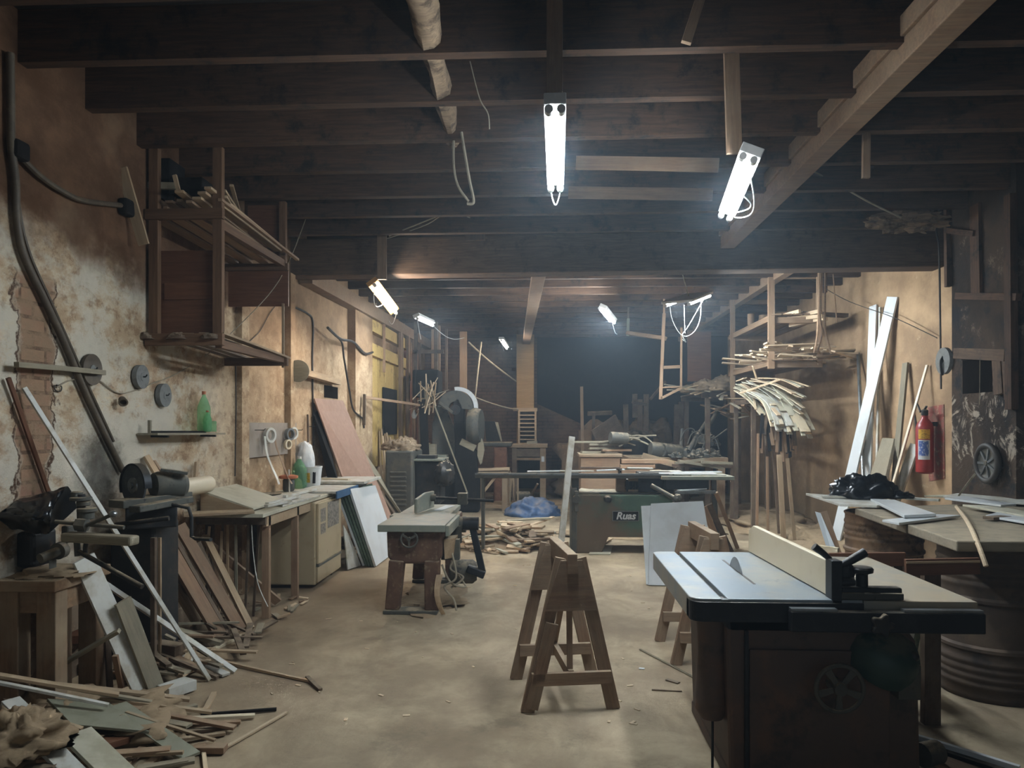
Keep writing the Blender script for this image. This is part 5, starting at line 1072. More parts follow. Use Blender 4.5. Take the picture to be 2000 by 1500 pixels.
# trestle between saw and barrels
t = thing('brown_trestle', 'low brown trestle of two boards between table saw and barrels', 'trestle', (2.1, 4.1, 0))
board('rail', AY(1618, 1093, 4.28), AY(1768, 1092, 4.25), .025, .075, 'redpanel', parent=t, bow=0)
board('rail', AY(1768, 1108, 4.02), AY(1912, 1105, 4.0), .025, .085, 'redpanel', parent=t, bow=0)
board('rail_cap', AY(1768, 1098, 4.02), AY(1912, 1096, 4.0), .03, .012, 'tan', parent=t, bow=0)
for px, Y in ((1823, 4.05), (1755, 4.27), (1625, 4.29)):
    c = AY(px, 1100, Y); board('leg', (c.x, c.y+.03, 0), (c.x, c.y+.03, c.z), .085 if px > 1800 else .05, .05, 'dark', up=(0, 1, 0), parent=t, bow=0)
# small offcuts around
lean('white_sheet', 'white board leaning between panel saw side and open barrel', (2.28, 5.6, 0), (2.4, 5.55, 0), AY(1592, 1000, 6.0), AY(1603, 1003, 6.0), .02, 'white', 'panel')
plank('leaning_board', 'brown board edge behind the white board by open barrel', 'board', V((2.4, 5.72, 0)), AY(1602, 1000, 6.02)+V((.02, 0, 0)), .06, .03, 'brown', up=(0, 1, 0))
tag(build('small_box', MB().bar(AY(1600, 1090, 4.6)-V((0, 0, .0)), AY(1638, 1096, 4.5), .02, .16, (0, 0, 1)), 'cream', bevel=.003), 'cream panel offcut with a slot behind the fence lever', 'panel')
board('box_prop', V((1.78, 4.55, 0)), V((1.78, 4.55, .75)), .06, .04, 'dark', up=(0, 1, 0), bow=0)
o = bpy.data.objects['box_prop']; tag(o, 'dark post under the cream panel offcut behind the table saw', 'post'); 
for i, (a, b, w, mt_) in enumerate((((1772, 1262), (1788, 1195), .05, 'white'), ((1787, 1262), (1806, 1195), .05, 'mdfedge'), ((1800, 1268), (1818, 1195), .05, 'white_dusty'), ((1786, 1320), (1806, 1268), .03, 'grey'))):
    plank('leaning_strip', ['white strip leaning closest to the saw cabinet', 'green-grey strip leaning between two white strips', 'white strip leaning by the dark trestle post', 'grey strip end under the leaning white strips'][i], 'strip', G(a[0]-12, a[1]+60, .01), AY(b[0], b[1], 4.22), w, .016, mt_, up=(0, -1, .2))
plank('aluminium_strip', 'white metal strip lying on the floor beside the table saw base', 'strip', G(1770, 1434, .03), G(1992, 1502, .03), .025, .03, 'white', bow=0)
plank('aluminium_strip', 'blue-black strip next to the white metal strip on the floor', 'strip', G(1785, 1448, .012), G(1965, 1508, .012), .04, .02, 'ironclean', bow=0)
plank('floor_board', 'brown board on the floor under the white metal strip', 'board', G(1790, 1470, .012), G(1900, 1510, .012), .12, .02, 'brown', bow=0)
tag(build('floor_roll', MB().cyl(G(1800, 1475, .06), G(1830, 1468, .06), .055), 'dustymachine', smooth=True), 'small dusty roll lying beside the saw cabinet foot', 'roll')
# ---------------------------------------------------------------- things leaning on the right wall
RW = XR-.012
def wl(label, b, tp, w, th, mt_, name='leaning_white_board', xb=3.62, up=(-1, -.25, .25)):
    p = AX(b[0], b[1], xb); 
    return plank(name, label, 'board', p, AX(tp[0], tp[1], RW-.03), w, th, mt_, up=up, bow=0)
def footed(label, pm, tp, w, th, mt_, name='leaning_white_board', yb=None, back=.55):
    """a board whose visible middle passes pixel pm and whose top touches the wall at pixel tp; it runs on to the floor"""
    q = AX(tp[0], tp[1], RW-th); p = AX(pm[0], pm[1], RW-th-back*.8)
    k = q.z/(q.z-p.z); f = q+(p-q)*k; f.z = .01
    return plank(name, label, 'board', f, q, w, th, mt_, up=(-1, -.35, .2), bow=0)
footed('tallest white board leaning on the ochre wall, tilted toward the rack', (1655, 960), (1744, 580), .17, .025, 'white', back=.5)
footed('white board standing almost upright behind the tallest white board', (1693, 960), (1706, 597), .12, .025, 'white', back=.3)
footed('thin white board edge between the two crossing white boards', (1712, 960), (1719, 600), .03, .025, 'white_dusty', back=.25)
q = AX(1674, 700, RW-.05); tag(build('steel_tube', MB().cyl(AX(1686, 935, RW-.35), AX(1676, 690, RW-.03), .022), 'steel', smooth=True), 'thin steel tube leaning behind the crossing white boards', 'tube')
footed('grey-green board leaning upright by the extinguisher', (1746, 955), (1769, 709), .075, .03, 'grey', 'leaning_grey_board', back=.3)
footed('thin pale stick leaning in front of the extinguisher', (1742, 955), (1811, 713), .03, .02, 'cream', 'leaning_stick', back=.5)
footed('short white board at the foot of the extinguisher', (1757, 955), (1788, 868), .13, .025, 'white_dusty', back=.2)
tag(build('cardboard_tube', MB().prism([AX(1688, 960, RW-.5), AX(1722, 960, RW-.5), AX(1746, 857, RW-.2), AX(1723, 855, RW-.2)], (.04, 0, 0)), 'grey', bevel=.004), 'dusty grey board end leaning behind the black bag', 'board')
# extinguisher
c = AX(1806, 925, RW-.12); er = .088
t = thing('fire_extinguisher', 'red fire extinguisher hung on the wall beside a red painted patch', 'extinguisher', c)
hgt = AX(1806, 822, RW-.12).z-c.z
build('cylinder', MB().lathe([(er*.7, 0), (er, .02), (er, hgt*.86), (er*.85, hgt*.95), (er*.4, hgt*1.04), (er*.38, hgt*1.1)], c, (0, 0, 1), 32), 'red', t, smooth=True)
v_ = build('valve', MB().lathe([(.03, hgt*1.1), (.035, hgt*1.12), (.035, hgt*1.2), (.02, hgt*1.22)], c, (0, 0, 1), 16), 'iron', t, smooth=True)
build('valve_lever', MB().bar(c+V((0, 0, hgt*1.22)), c+V((-.05, -.14, hgt*1.27)), .02, .012), 'iron', v_)
build('hose', MB().tube(curve_pts([c+V((-.03, .03, hgt*1.17)), c+V((-.02, .14, hgt*1.34)), c+V((-.02, .2, hgt*1.2)), c+V((-.02, .15, hgt*.95)), c+V((-.02, .12, hgt*.4))]), .011, 8), 'rubber', t, smooth=True)
build('hanger', MB().box(c+V((er*.8, -.03, hgt*.9)), c+V((.12, .03, hgt*.98))), 'iron', t)
am = math.atan2(-1, -.45)
build('instruction_label', patch(c, er+.002, er+.002, hgt*.66, hgt*.84, am-.75, am+.55), 'yellowlabel', t)
build('instruction_label', patch(c, er+.0015, er+.0015, hgt*.27, hgt*.64, am-.8, am+.55), 'paper', t)
build('instruction_label', patch(c, er+.0025, er+.0025, hgt*.34, hgt*.62, am-.7, am+.4), 'bluelabel', t)
tag(build('red_wall_patch', MB().prism([AX(1813, 795, XR-.003), AX(1844, 790, XR-.003), AX(1846, 935, XR-.003), AX(1815, 940, XR-.003)], (-.004, 0, 0)), 'redpaint'), 'red painted marking on the wall behind the extinguisher', 'marking')
# pillar fittings
PX = XR-.32
c = AX(1848, 705, PX); t = thing('grinding_wheel', 'large grey grinding wheel hooked on the sooty pillar', 'grinding wheel', c-V((0, 0, .13)))
build('abrasive_disc', MB().lathe([(.02, 0), (.13, 0), (.13, .035), (.02, .035), (.02, 0)], c, (-1, 0, 0), 36, cap=False), 'stone', t, smooth=True)
build('hook', MB().tube(curve_pts([c+V((-.02, 0, .05)), c+V((-.05, 0, .0)), c+V((-.05, -.01, -.1)), c+V((-.045, -.02, -.14))]), .012), 'soot', t, smooth=True)
c = AX(1935, 905, PX-.02); c.y = max(c.y, 6.5); t = thing('spoked_wheel', 'dark spoked wheel with a rubber tyre hung on the sooty pillar', 'wheel', c-V((0, 0, .18)))
build('tyre', MB().ring(c+V((-.03, 0, 0)), (-1, 0, 0), .155, .028, 40, 10), 'rubber', t, smooth='all')
build('wheel_disc', MB().lathe([(.02, 0), (.135, 0), (.135, .03), (.1, .015), (.03, .02), (.02, .04)], c+V((-.01, 0, 0)), (-1, 0, 0), 36), 'dustymachine', t, smooth=True)
for k in range(7):
    a = 2*PI*k/7; build('spoke', MB().bar(c+V((-.035, math.cos(a)*.02, math.sin(a)*.02)), c+V((-.035, math.cos(a)*.13, math.sin(a)*.13)), .02, .014, (1, 0, 0)), 'steel', t)
t = thing('timber_grid', 'old blackened timber frame fixed to the sooty pillar', 'frame', AX(1920, 800, PX))
def fr(a, b, w, th=.05, mt_='joist', nm='rail'): board(nm, AX(a[0], a[1], PX-th/2), AX(b[0], b[1], PX-th/2), w, th, mt_, up=(1, 0, 0), parent=t, bow=0)
fr((1870, 578), (1990, 580), .06); fr((1868, 690), (1968, 694), .1, .06, 'girder'); fr((1973, 380), (1976, 800), .09, .06, 'joist', 'post'); fr((1950, 696), (1955, 770), .12, .05, 'girder', 'post'); fr((1966, 690), (1972, 780), .07, .05, 'girder', 'post')
fr((1850, 450), (1905, 456), .05); fr((1850, 380), (1852, 560), .05, .05, 'joist', 'post'); fr((1905, 400), (1908, 575), .14, .03, 'joist', 'post')
tag(build('niche_shade', MB().box(AX(1880, 705, PX-.004), AX(1938, 765, PX-.002)), 'hole_shade'), 'dark plate painted as recess shade below the blackened frame on the pillar', 'niche')  # flat plate, the shade of the recess is its colour
cord('wall_cable', 'dark cable hanging along the edge of the pillar', 'cable', [AX(1828, 395, PX-.02), AX(1836, 420, PX-.02), AX(1829, 450, PX-.02), AX(1834, 490, PX-.02), AX(1836, 600, PX-.02), AX(1838, 760, PX-.02)], .01, 'rubber')
cord('dusty_string', 'thin white thread hanging on the pillar below the recess', 'string', [AX(1914, 700, PX-.03), AX(1913, 790, PX-.03)], .003)
tag(build('wall_bracket', MB().box(AX(1597, 672, XR-.03), AX(1604, 680, XR-.001)), 'dark'), 'small dark bracket on the ochre wall below the rack ropes', 'bracket')
# ---------------------------------------------------------------- hanging rack over the right side
t = thing('slat_rack', 'tall pale wooden rack hung from the ceiling, full of slats', 'rack', (3.35, 11.3, 1.85))
YA, YB = 10.2, 12.3
xf, xb = 3.02, 3.66
for x_, y_, z0, z1, w in ((xf, YA, 2.36, 3.74, .085), (xb, YA, 2.45, 3.74, .07), (xf, YB, 1.8, 3.74, .075), (xb, YB, 1.9, 3.74, .07)):
    board('post', (x_, y_, z0), (x_, y_, z1), w, .045, 'dust_rack', up=(0, 1, 0), parent=t, bow=0)
for y_ in (YA, YB):
    for z_ in (3.62, 3.02, 2.42):
        board('rail', (xf, y_+.04, z_), (xb+.05, y_+.04, z_), .04, .08, 'dust_rack', parent=t, bow=0)
for z_ in (3.05, 2.44):
    for x_ in (xf+.02, xb):
        board('side_rail', (x_, YA, z_), (x_, YB+.3, z_), .035, .06, 'dust_rack', parent=t, bow=0)
    for k in range(5): board('shelf_board', (xf+.06+k*.14, YA-.05, z_+.04), (xf+.06+k*.14, YB+.25, z_+.04), .12, .018, 'dust_rack', parent=t, bow=0)
gl = 'slats heaped on the lower shelf of the slat rack'
for i in range(85):
    x_ = random.uniform(xf-.08, xb+.3); y_ = random.uniform(YA-.25, YB-.1); a = random.gauss(.3, .55); L = random.uniform(.32, .75)
    z_ = 2.505+.26*random.random()*(1-abs(x_-3.35)/.75); d = V((math.cos(a), math.sin(a), random.gauss(-.03, .07)))*L/2
    plank('loose_slat', 'short pale slat in the heap on the lower shelf of the slat rack', 'slat', V((x_, y_, z_))-d, V((x_, y_, z_))+d, random.uniform(.03, .075), .02, random.choice(['slat', 'slat', 'slat', 'tan']), up=(random.gauss(0, .3), random.gauss(0, .3), 1), group=gl)
for i, (a, b) in enumerate((((1500, 630), (1603, 608)), ((1510, 626), (1608, 618)), ((1508, 622), (1562, 608)), ((1545, 636), (1612, 622)))):
    plank('shelf_timber', ['dark-ended pale beam on the upper shelf of the slat rack', 'second pale beam lying beside the dark-ended beam', 'slim pale stick on the upper shelf of the slat rack', 'pale board under the beams on the upper shelf'][i], 'timber', AY(a[0], a[1], YA+.4), AY(b[0], b[1], YA-.1), .09 if i != 2 else .04, .05, 'slat')
plank('shelf_timber', 'dark board sticking out behind the pale beams toward the wall', 'timber', (3.45, YA+.1, 3.12), (4.1, YA+.2, 3.1), .1, .05, 'dark')
for i, (px, py, r, h) in enumerate(((1443, 650, .05, .17), (1468, 648, .08, .05), (1468, 640, .075, .05), (1468, 631, .07, .05))):
    c = AY(px, py, 11.4); c.x += .18; c.z = 3.11+(.05*(i-1) if i > 0 else 0); tag(build('wood_turning', MB().lathe([(r, 0), (r*1.02, h*.5), (r, h)], (c.x, c.y, c.z), n=20), 'dust_rack', smooth=True), ['upright dusty wooden cylinder on the upper rack shelf', 'lowest of three stacked round wood blanks on the rack', 'middle one of three stacked round wood blanks on the rack', 'topmost of three stacked round wood blanks on the rack'][i], 'turning')
for i, (px, pts) in enumerate(((0, [(1600, 530), (1599, 600), (1597, 650), (1590, 690)]), (1, [(1604, 530), (1602, 620), (1606, 650), (1596, 688)]), (2, [(1612, 530), (1611, 620), (1613, 650), (1622, 686), (1625, 690)]), (3, [(1627, 535), (1632, 600), (1634, 630)]))):
    cord('hanging_cane', ['bent cane hanging closest to the slat rack', 'second bent cane hanging with its foot kicked inward', 'bent cane hanging with its foot kicked toward the wall', 'straight thin cane hanging nearest the ochre wall'][i], 'cane', [AY(a, b, 9.9+.03*i) for a, b in pts], .014 if i < 3 else .008, 'dust_rack')
cord('wall_wire', 'thin wire running from the slat rack down to the white boards', 'wire', [AY(1575, 540, 10.6), AY(1650, 585, 10.0), AY(1745, 620, 8.9), AY(1830, 660, 8.1)], .005, 'rubber')
# bundle of long strips drooping off the lower shelf
t = thing('strip_stand', 'rough post and shelf stand below the slat rack by the wall', 'stand', (3.3, 10.9, 0))
for x_, y_ in ((3.0, 11.0), (3.0, 12.0), (3.7, 12.0)):
    board('post', (x_, y_, 0), (x_, y_, 1.92), .06, .06, 'dark', up=(0, 1, 0), parent=t, bow=0)
board('rail', (2.95, 12.0, 1.95), (3.75, 12.0, 1.95), .05, .07, 'dark', parent=t, bow=0); board('side_rail', (3.0, 10.9, 1.95), (3.0, 12.1, 1.95), .05, .07, 'dark', parent=t, bow=0); board('cross_arm', (2.9, 11.0, 1.96), (3.6, 10.8, 1.9), .05, .06, 'dark', parent=t, bow=0)
gl = 'pale strips drooping off the stand below the slat rack'
def droop(p, q, r, w, th, mat, label, cat, group):
    pts = curve_pts([p, q, r], 5); mb = MB(); vs = []; fs = []; n = len(pts)
    sd = (pts[-1]-pts[0]).cross(V((0, 0, 1))).normalized()
    for i, a in enumerate(pts):
        nn = (pts[min(i+1, n-1)]-pts[max(i-1, 0)]).cross(sd).normalized()
        for k, j in ((-1, -1), (1, -1), (1, 1), (-1, 1)): vs.append(a+sd*k*w/2+nn*j*th/2)
    for i in range(n-1):
        for e in range(4): fs.append((i*4+e, i*4+4+e, i*4+4+(e+1) % 4, i*4+(e+1) % 4))
    fs += [(0, 1, 2, 3), ((n-1)*4+3, (n-1)*4+2, (n-1)*4+1, (n-1)*4)]
    return tag(build('drooping_strip', mb.add(vs, fs), mat), label, cat, group)
for i in range(58):
    f = random.random()
    if i < 26:    # upper layer, still nearly flat
        s_ = AY(1436+random.random()*55, 738+random.random()*28, 11.0+.2*random.random()); e_ = s_ + V((random.uniform(.2, .5), -random.uniform(.4, .9), -random.uniform(.15, .5)))
        m_ = s_.lerp(e_, .55)+V((0, 0, .05))
    else:         # lower layer, hanging away down to the wall side
        s_ = AY(1462+f*70, 760+f*34+random.random()*14, 10.6+.2*random.random()); e_ = AY(1508+f*78, 832+f*26+random.uniform(-14, 6), 10.1+.2*random.random()); m_ = s_.lerp(e_, .5)+V((.05, 0, .07))
    droop(s_, m_, e_, random.uniform(.04, .10), .012, random.choice(['pale', 'slat', 'pale', 'cream', 'white_dusty']), 'pale strip drooping off the stand below the slat rack', 'strip', gl)
for i in range(5):
    s_ = AY(1505+6*i, 745+3*i, 10.9); e_ = AY(1545+10*i, 812+7*i, 10.35); droop(s_, s_.lerp(e_, .5)+V((0, 0, .09)), e_, .12, .014, 'pale', 'broad pale board along the wall side of the drooping bundle', 'board', 'broad boards on the drooping bundle')
for i, (a, b) in enumerate((((1445, 768), (1523, 741)), ((1440, 744), (1456, 738)), ((1478, 740), (1470, 715)), ((1470, 765), (1476, 800)))):
    plank('crossing_slat', ['pale slat lying crosswise on top of the drooping bundle', 'short square pale slat end at the head of the bundle', 'thin splinter sticking up from the drooping bundle', 'thin slat slipping down the front of the drooping bundle'][i], 'slat', AY(a[0], a[1], 10.75), AY(b[0], b[1], 10.6), .06 if i < 2 else .03, .014, 'slat', up=(0, -.4, 1))
for i in range(26):
    a = random.uniform(1478, 1553); y_ = random.uniform(800, 826)+.25*(a-1478); p = AY(a, y_, 10.45); q = AY(a+random.uniform(-6, 8), min(y_+random.uniform(35, 75), 905), 10.4)
    plank('hanging_strip', 'dark ragged strip hanging under the drooping bundle', 'strip', p, q, random.uniform(.02, .05), .012, random.choice(['dark', 'soot', 'soot', 'brown']), up=(0, 1, 0), group='dark strips hanging under the bundle')
for i in range(3):
    a = 1478+22*i; p = AY(a, 1030, 10.6).xy.to_3d(); p = V((p.x, 10.6, 0)); q = V((p.x+random.uniform(-.08, .08), 10.65, random.uniform(1.0, 1.5)))
    plank('standing_stick', 'thin stick standing on end below the slat rack', 'stick', p, q, .035, .02, random.choice(['dark', 'brown']), up=(0, 1, 0), group='sticks standing below the slat rack')
for i, (px, w, h) in enumerate(((1524, .07, 1.2), (1540, .045, 1.15))):
    p = AY(px, 900, 10.15); plank('standing_board', ['wide tan board standing below the drooping bundle', 'narrow tan board standing below the drooping bundle'][i], 'board', V((p.x+.03+.04*i, 10.1, 0)), V((p.x, 10.2, h)), w, .02, 'tan', up=(0, 1, 0))
# second bay: lumber and sacking
for i in range(26):
    x_ = random.uniform(2.75, 3.5); y_ = random.uniform(11.2, 13.6); z_ = random.uniform(1.75, 2.12); d = V((random.uniform(-.25, .25), random.uniform(.2, .45), random.uniform(-.1, .12)))
    plank('loose_slat', 'dusty slat lying behind the drooping bundle', 'slat', V((x_, y_, z_))-d, V((x_, y_, z_))+d, random.uniform(.03, .08), .02, random.choice(['tan', 'grey', 'brown']), group='slats behind the drooping bundle')
t = thing('lumber_shelf', 'dusty lumber shelf beyond the slat rack', 'shelf', (3.1, 13.6, 0))
for x_, y_ in ((2.7, 12.7), (2.7, 14.6), (3.7, 12.7), (3.7, 14.6)): board('post', (x_, y_, 0), (x_, y_, 2.1), .08, .07, 'dark', up=(0, 1, 0), parent=t, bow=0)
for y_ in (12.7, 14.6): board('rail', (2.6, y_, 2.1), (3.8, y_, 2.1), .07, .08, 'dark', parent=t, bow=0)
build('shelf_board', MB().box((2.6, 12.6, 2.14), (3.8, 14.7, 2.17)), 'dark', t)
for i, (px, py, Y, sx, sy, sz_) in enumerate(((1378, 722, 12.7, .22, .3, .16), (1398, 730, 12.6, .26, .25, .15), (1355, 742, 13.2, .2, .3, .12), (1418, 712, 12.9, .2, .3, .14))):
    c = AY(px, py, Y); c.z = 2.17+(.12 if i == 3 else 0); tag(build('sacking_bundle', MB().blob(c, (sx, sy, sz_), i+40, .4, 2, True, n=36, m=24), 'cloth', smooth='all'), ['pale sacking bundle on the lumber shelf', 'large folded sacking bundle at the front of lumber shelf', 'small sacking bundle spilling off the lumber shelf end', 'sacking bundle against the slat rack post'][i], 'bundle')
for i in range(12):
    c = AY(1330+random.random()*70, 735+random.random()*25, 12.6); c.z = 2.18+random.random()*.08; d = V((.3, random.uniform(-.3, .3), random.uniform(-.08, .1)))
    plank('loose_slat', 'dusty stick poking out under the sacking', 'stick', c-d, c+d, .04, .02, random.choice(['tan', 'grey']), group='sticks under the sacking')
tag(build('brown_sheet', MB().box(AY(1343, 745, 13.0), AY(1388, 648, 13.03)), 'redpanel'), 'brown panel standing on the lumber shelf', 'panel')
# window-like frame hanging
t = thing('window_sash_unit', 'old wooden sash frame hanging at an angle beyond the lamp flex', 'frame', AY(1312, 780, 12.0))
def wf(a, b, w=.055, nm='stile'): board(nm, AY(a[0], a[1], 12.0), AY(b[0], b[1], 12.0), w, .035, 'dust_rack', up=(0, 1, 0), parent=t, bow=0)
wf((1297, 612), (1290, 780), .05); wf((1331, 640), (1330, 757), .03); wf((1294, 718), (1330, 716), .05, 'cross_bar'); wf((1291, 778), (1332, 757), .04, 'bottom_rail'); wf((1293, 757), (1330, 755), .02, 'cross_bar')
board('hanger', AY(1297, 612, 12.0), V((AY(1297, 612, 12.0).x, 12.0, 3.62)), .03, .03, 'dust_rack', up=(0, 1, 0), parent=t, bow=0)
plank('slanting_pole', 'long pale pole running level from the far beam to the sash frame', 'pole', AY(1225, 650, 13.2), AY(1300, 661, 12.1), .06, .05, 'dust_rack', up=(0, 1, 0)); plank('pole_hanger', 'short green-grey upright board holding the level pole', 'board', AY(1227, 622, 13.2), AY(1226, 656, 13.2), .05, .03, 'greymdf', up=(0, 1, 0)); plank('pole_hanger', 'dark hanger board under the joists above the level pole', 'board', AY(1227, 600, 13.2), AY(1227, 625, 13.2), .03, .02, 'dark', up=(0, 1, 0))
# benches with castings at the back right
t = thing('casting_bench', 'rough timber bench loaded with castings behind the panel saw', 'bench', (1.9, 13.0, 0))
bz = AY(1300, 893, 12.6).z
build('bench_top', MB().box((1.35, 12.5, bz-.1), (3.0, 13.6, bz)), 'stand', t, bevel=.008)
for x_, y_ in ((1.45, 12.6), (2.9, 12.6), (1.45, 13.5), (2.9, 13.5)): board('leg', (x_, y_, 0), (x_, y_, bz-.1), .12, .1, 'stand', up=(0, 1, 0), parent=t, bow=0)
board('slanted_rail', AY(1255, 890, 12.45), AY(1322, 908, 12.3), .06, .1, 'tan', parent=t, bow=0)
def junk(name, label, cat, mb, mat='dustymachine', sm=True): return tag(build(name, mb, mat, smooth=sm), label, cat)
c = AY(1270, 868, 12.7); c.z = bz+.13
junk('iron_drum', 'dusty iron drum lying at the end of the casting bench', 'drum', MB().lathe([(.0, 0), (.12, .0), (.13, .02), (.13, .36), (.12, .38), (.05, .38), (.05, .45)], c, (1, .2, -.1)))
c = AY(1296, 872, 12.6); c.z = bz+.12
junk('iron_drum', 'second dusty drum with open end beside the first', 'drum', MB().lathe([(.07, .02), (.1, .0), (.115, .01), (.115, .28), (.1, .32), (.04, .33)], c, (1, .25, -.1), 28))
for i, (px, py, Y, s_) in enumerate(((1330, 868, 12.7, .16), (1345, 862, 12.9, .15), (1372, 880, 12.6, .14), (1380, 838, 13.2, .2), (1320, 880, 12.5, .1), (1358, 888, 12.5, .12), (1392, 872, 12.8, .14))):
    c = AY(px, py, Y); c.z = bz+ (.18 if i == 3 else 0)
    junk('casting', ['knobbly dusty casting next to the drums', 'tall lumpy casting behind the knobbly one', 'flat casting at the wall end of bench', 'casting piled on top at the wall end', 'small casting at the bench front edge', 'low casting at the front under the pile', 'broad casting closest to the ochre wall'][i], 'casting', MB().blob(c, (s_, s_*.8, s_*.9), 60+i, .5, 2.2, n=30, m=20))
for i, (a, b, r) in enumerate((((1330, 872), (1333, 838), .03), ((1340, 876), (1362, 868), .035), ((1345, 880), (1365, 845), .04), ((1362, 850), (1385, 815), .03), ((1390, 860), (1420, 838), .012), ((1352, 842), (1356, 870), .012), ((1380, 868), (1395, 852), .02), ((1385, 830), (1403, 800), .035))):
    junk('pipe_piece', ['upright pipe stub beside the drums', 'short level pipe on the castings', 'slanting pipe across the castings', 'thick pipe pointing up at the lumber shelf', 'thin rod poking toward the wall', 'thin upright rod in the castings', 'short stub by the wall castings', 'upper pipe leaning against lumber shelf post'][i], 'pipe', MB().cyl(AY(a[0], a[1], 12.7), AY(b[0], b[1], 12.8+.1*(i % 2)), r, 12))
for i in range(4):
    c = AY(1345+14*i, 850+6*i, 12.7); junk('wire_hoop', ['bent hoop of wire over the castings', 'second bent hoop leaning on the castings', 'third hoop hooked on the slanting pipe', 'hoop lying nearest the ochre wall'][i], 'hoop', MB().tube(curve_pts([c+V((-.14, 0, -.1)), c+V((-.06, 0, .08)), c+V((.08, 0, .1)), c+V((.15, 0, -.08))]), .01))
for i, (a, b, w, Y) in enumerate((((1325, 900), (1412, 915), .16, 12.0), ((1370, 903), (1430, 905), .1, 11.9), ((1318, 905), (1375, 897), .05, 12.2))):
    plank('dusty_board', ['broken dusty board sagging beyond the saw side table', 'pale round-edged board behind the saw side table', 'thin dusty batten behind the saw side table'][i], 'board', AY(a[0], a[1], Y), AY(b[0], b[1], Y), w, .04, 'grey')
t = thing('support_trestle', 'low trestle holding dusty boards near the ochre wall', 'trestle', (2.6, 12, 0)); 
for x_ in (2.1, 2.95): board('leg', (x_, 12.05, 0), (x_, 12.05, .93), .06, .05, 'dark', up=(0, 1, 0), parent=t, bow=0)
board('rail', (2.0, 12.05, .95), (3.05, 12.05, .93), .06, .05, 'dark', parent=t, bow=0)
# wooden chests behind the saw
t = thing('wooden_chest', 'brown wooden chest piled with dusty scraps behind the panel saw', 'chest', (.8, 11.8, 0))
a, b = AY(1134, 900, 11.6), AY(1205, 900, 11.6)
build('chest_body', MB().box((a.x, 11.6, 0), (b.x+.05, 12.3, 1.1)), 'brown', t, bevel=.01); build('chest_lid', MB().box((a.x-.03, 11.57, 1.1), (b.x+.08, 12.33, 1.15)), 'stand', t, bevel=.008)
for z_ in (.25, .6, .95): build('chest_slat', MB().box((a.x-.005, 11.585, z_-.02), (b.x+.05, 11.6, z_)), 'dark', t)
t = thing('wooden_chest', 'stack of planks like a low crate next to the brown chest', 'crate', (1.3, 11.7, 0))
for i in range(4): build('crate_board', MB().box((1.12+.02*(i % 2), 11.5, .78+.075*i), (1.85-.1*(i % 3), 11.9, .84+.075*i)), 'brown', t, bevel=.004)
build('crate_base', MB().box((1.15, 11.52, 0), (1.8, 11.88, .78)), 'dark', t)
for i, (a_, b_, w) in enumerate((((1135, 885), (1180, 878), .12), ((1175, 882), (1230, 888), .2), ((1150, 890), (1200, 880), .08), ((1120, 862), (1195, 862), .1), ((1150, 880), (1215, 870), .1))):
    p, q = AY(a_[0], a_[1], 11.8), AY(b_[0], b_[1], 11.9); p.z = q.z = 1.17+.03*i if i != 3 else 1.33; plank('chest_scrap', ['dusty board end on the brown chest lid', 'wide broken board hanging off the brown chest lid', 'narrow batten across the brown chest lid', 'long level dusty board above the brown chest', 'second batten across the brown chest lid'][i], 'board', p, q, w, .03, 'grey' if i != 1 else 'brown')
c = AY(1192, 872, 11.7); c.z = 1.4; junk('felt_roll', 'rolled felt lying on top of the brown chest', 'roll', MB().lathe([(.06, 0), (.09, 0), (.095, .03), (.09, .28), (.03, .3)], c, (1, .3, -.05), 24)); 
for i in range(7):
    c = AY(1205+8*i, 868+random.random()*14, 11.8); c.z = 1.3+.03*i % .1; d = V((random.uniform(.1, .3), random.uniform(-.2, .2), random.uniform(-.05, .12)))
    plank('chest_scrap', 'curled dusty scrap on the stacked planks', 'scrap', c-d, c+d, .06, .02, 'grey', bow=.05, group='curled scraps on the stacked planks')
# adobe mound and far wall things
t_ = build('rubble_mound', MB().blob(AY(1180, 985, 16.2).xy.to_3d()+V((.55, .5, -.02)), (1.45, .95, 1.55), 77, .45, 1.7, n=60, m=40), 'rubble', smooth='all'); tag(t_, 'heap of crumbled adobe against the far wall beside the slotted rack', 'rubble', kind='stuff')
tag(build('opening_shade_sheet', MB().prism([V((-.25, YF-.012, 2.1)), V((-.25, YF-.012, 3.9)), V((XR, YF-.012, 3.9)), V((XR, YF-.012, .3)), V((2.4, YF-.012, .9))], (0, -.006, 0)), 'hole_shade'), 'black sheet painted as shade of an opening in the far wall, sloping edge', 'opening'); bpy.data.objects['opening_shade_sheet']['kind'] = 'structure'  # flat sheet before the wall, darkness of the opening painted in
plank('upright_post', 'pale upright post standing in the adobe rubble', 'post', AY(1139, 960, 14.8).xy.to_3d(), AY(1136, 755, 14.8), .06, .05, 'dust_rack', up=(0, 1, 0))
for i, (a, b, w) in enumerate((((1165, 862), (1212, 830), .5), ((1148, 808), (1195, 806), .08), ((1160, 805), (1158, 870), .06), ((1270, 780), (1300, 745), .05), ((1235, 785), (1262, 790), .06), ((1240, 770), (1240, 815), .1))):
    plank('dark_timber', ['wide dark plank slanting on the rubble heap', 'dark ledge board above the rubble heap', 'dark upright prop under the ledge board', 'thin grey pole slanting at the dark far corner', 'dark rail at the far corner', 'dark upright at the far corner'][i], 'timber', AY(a[0], a[1], 15.0), AY(b[0], b[1], 15.2), w, .04, 'dark', up=(0, 1, .3))
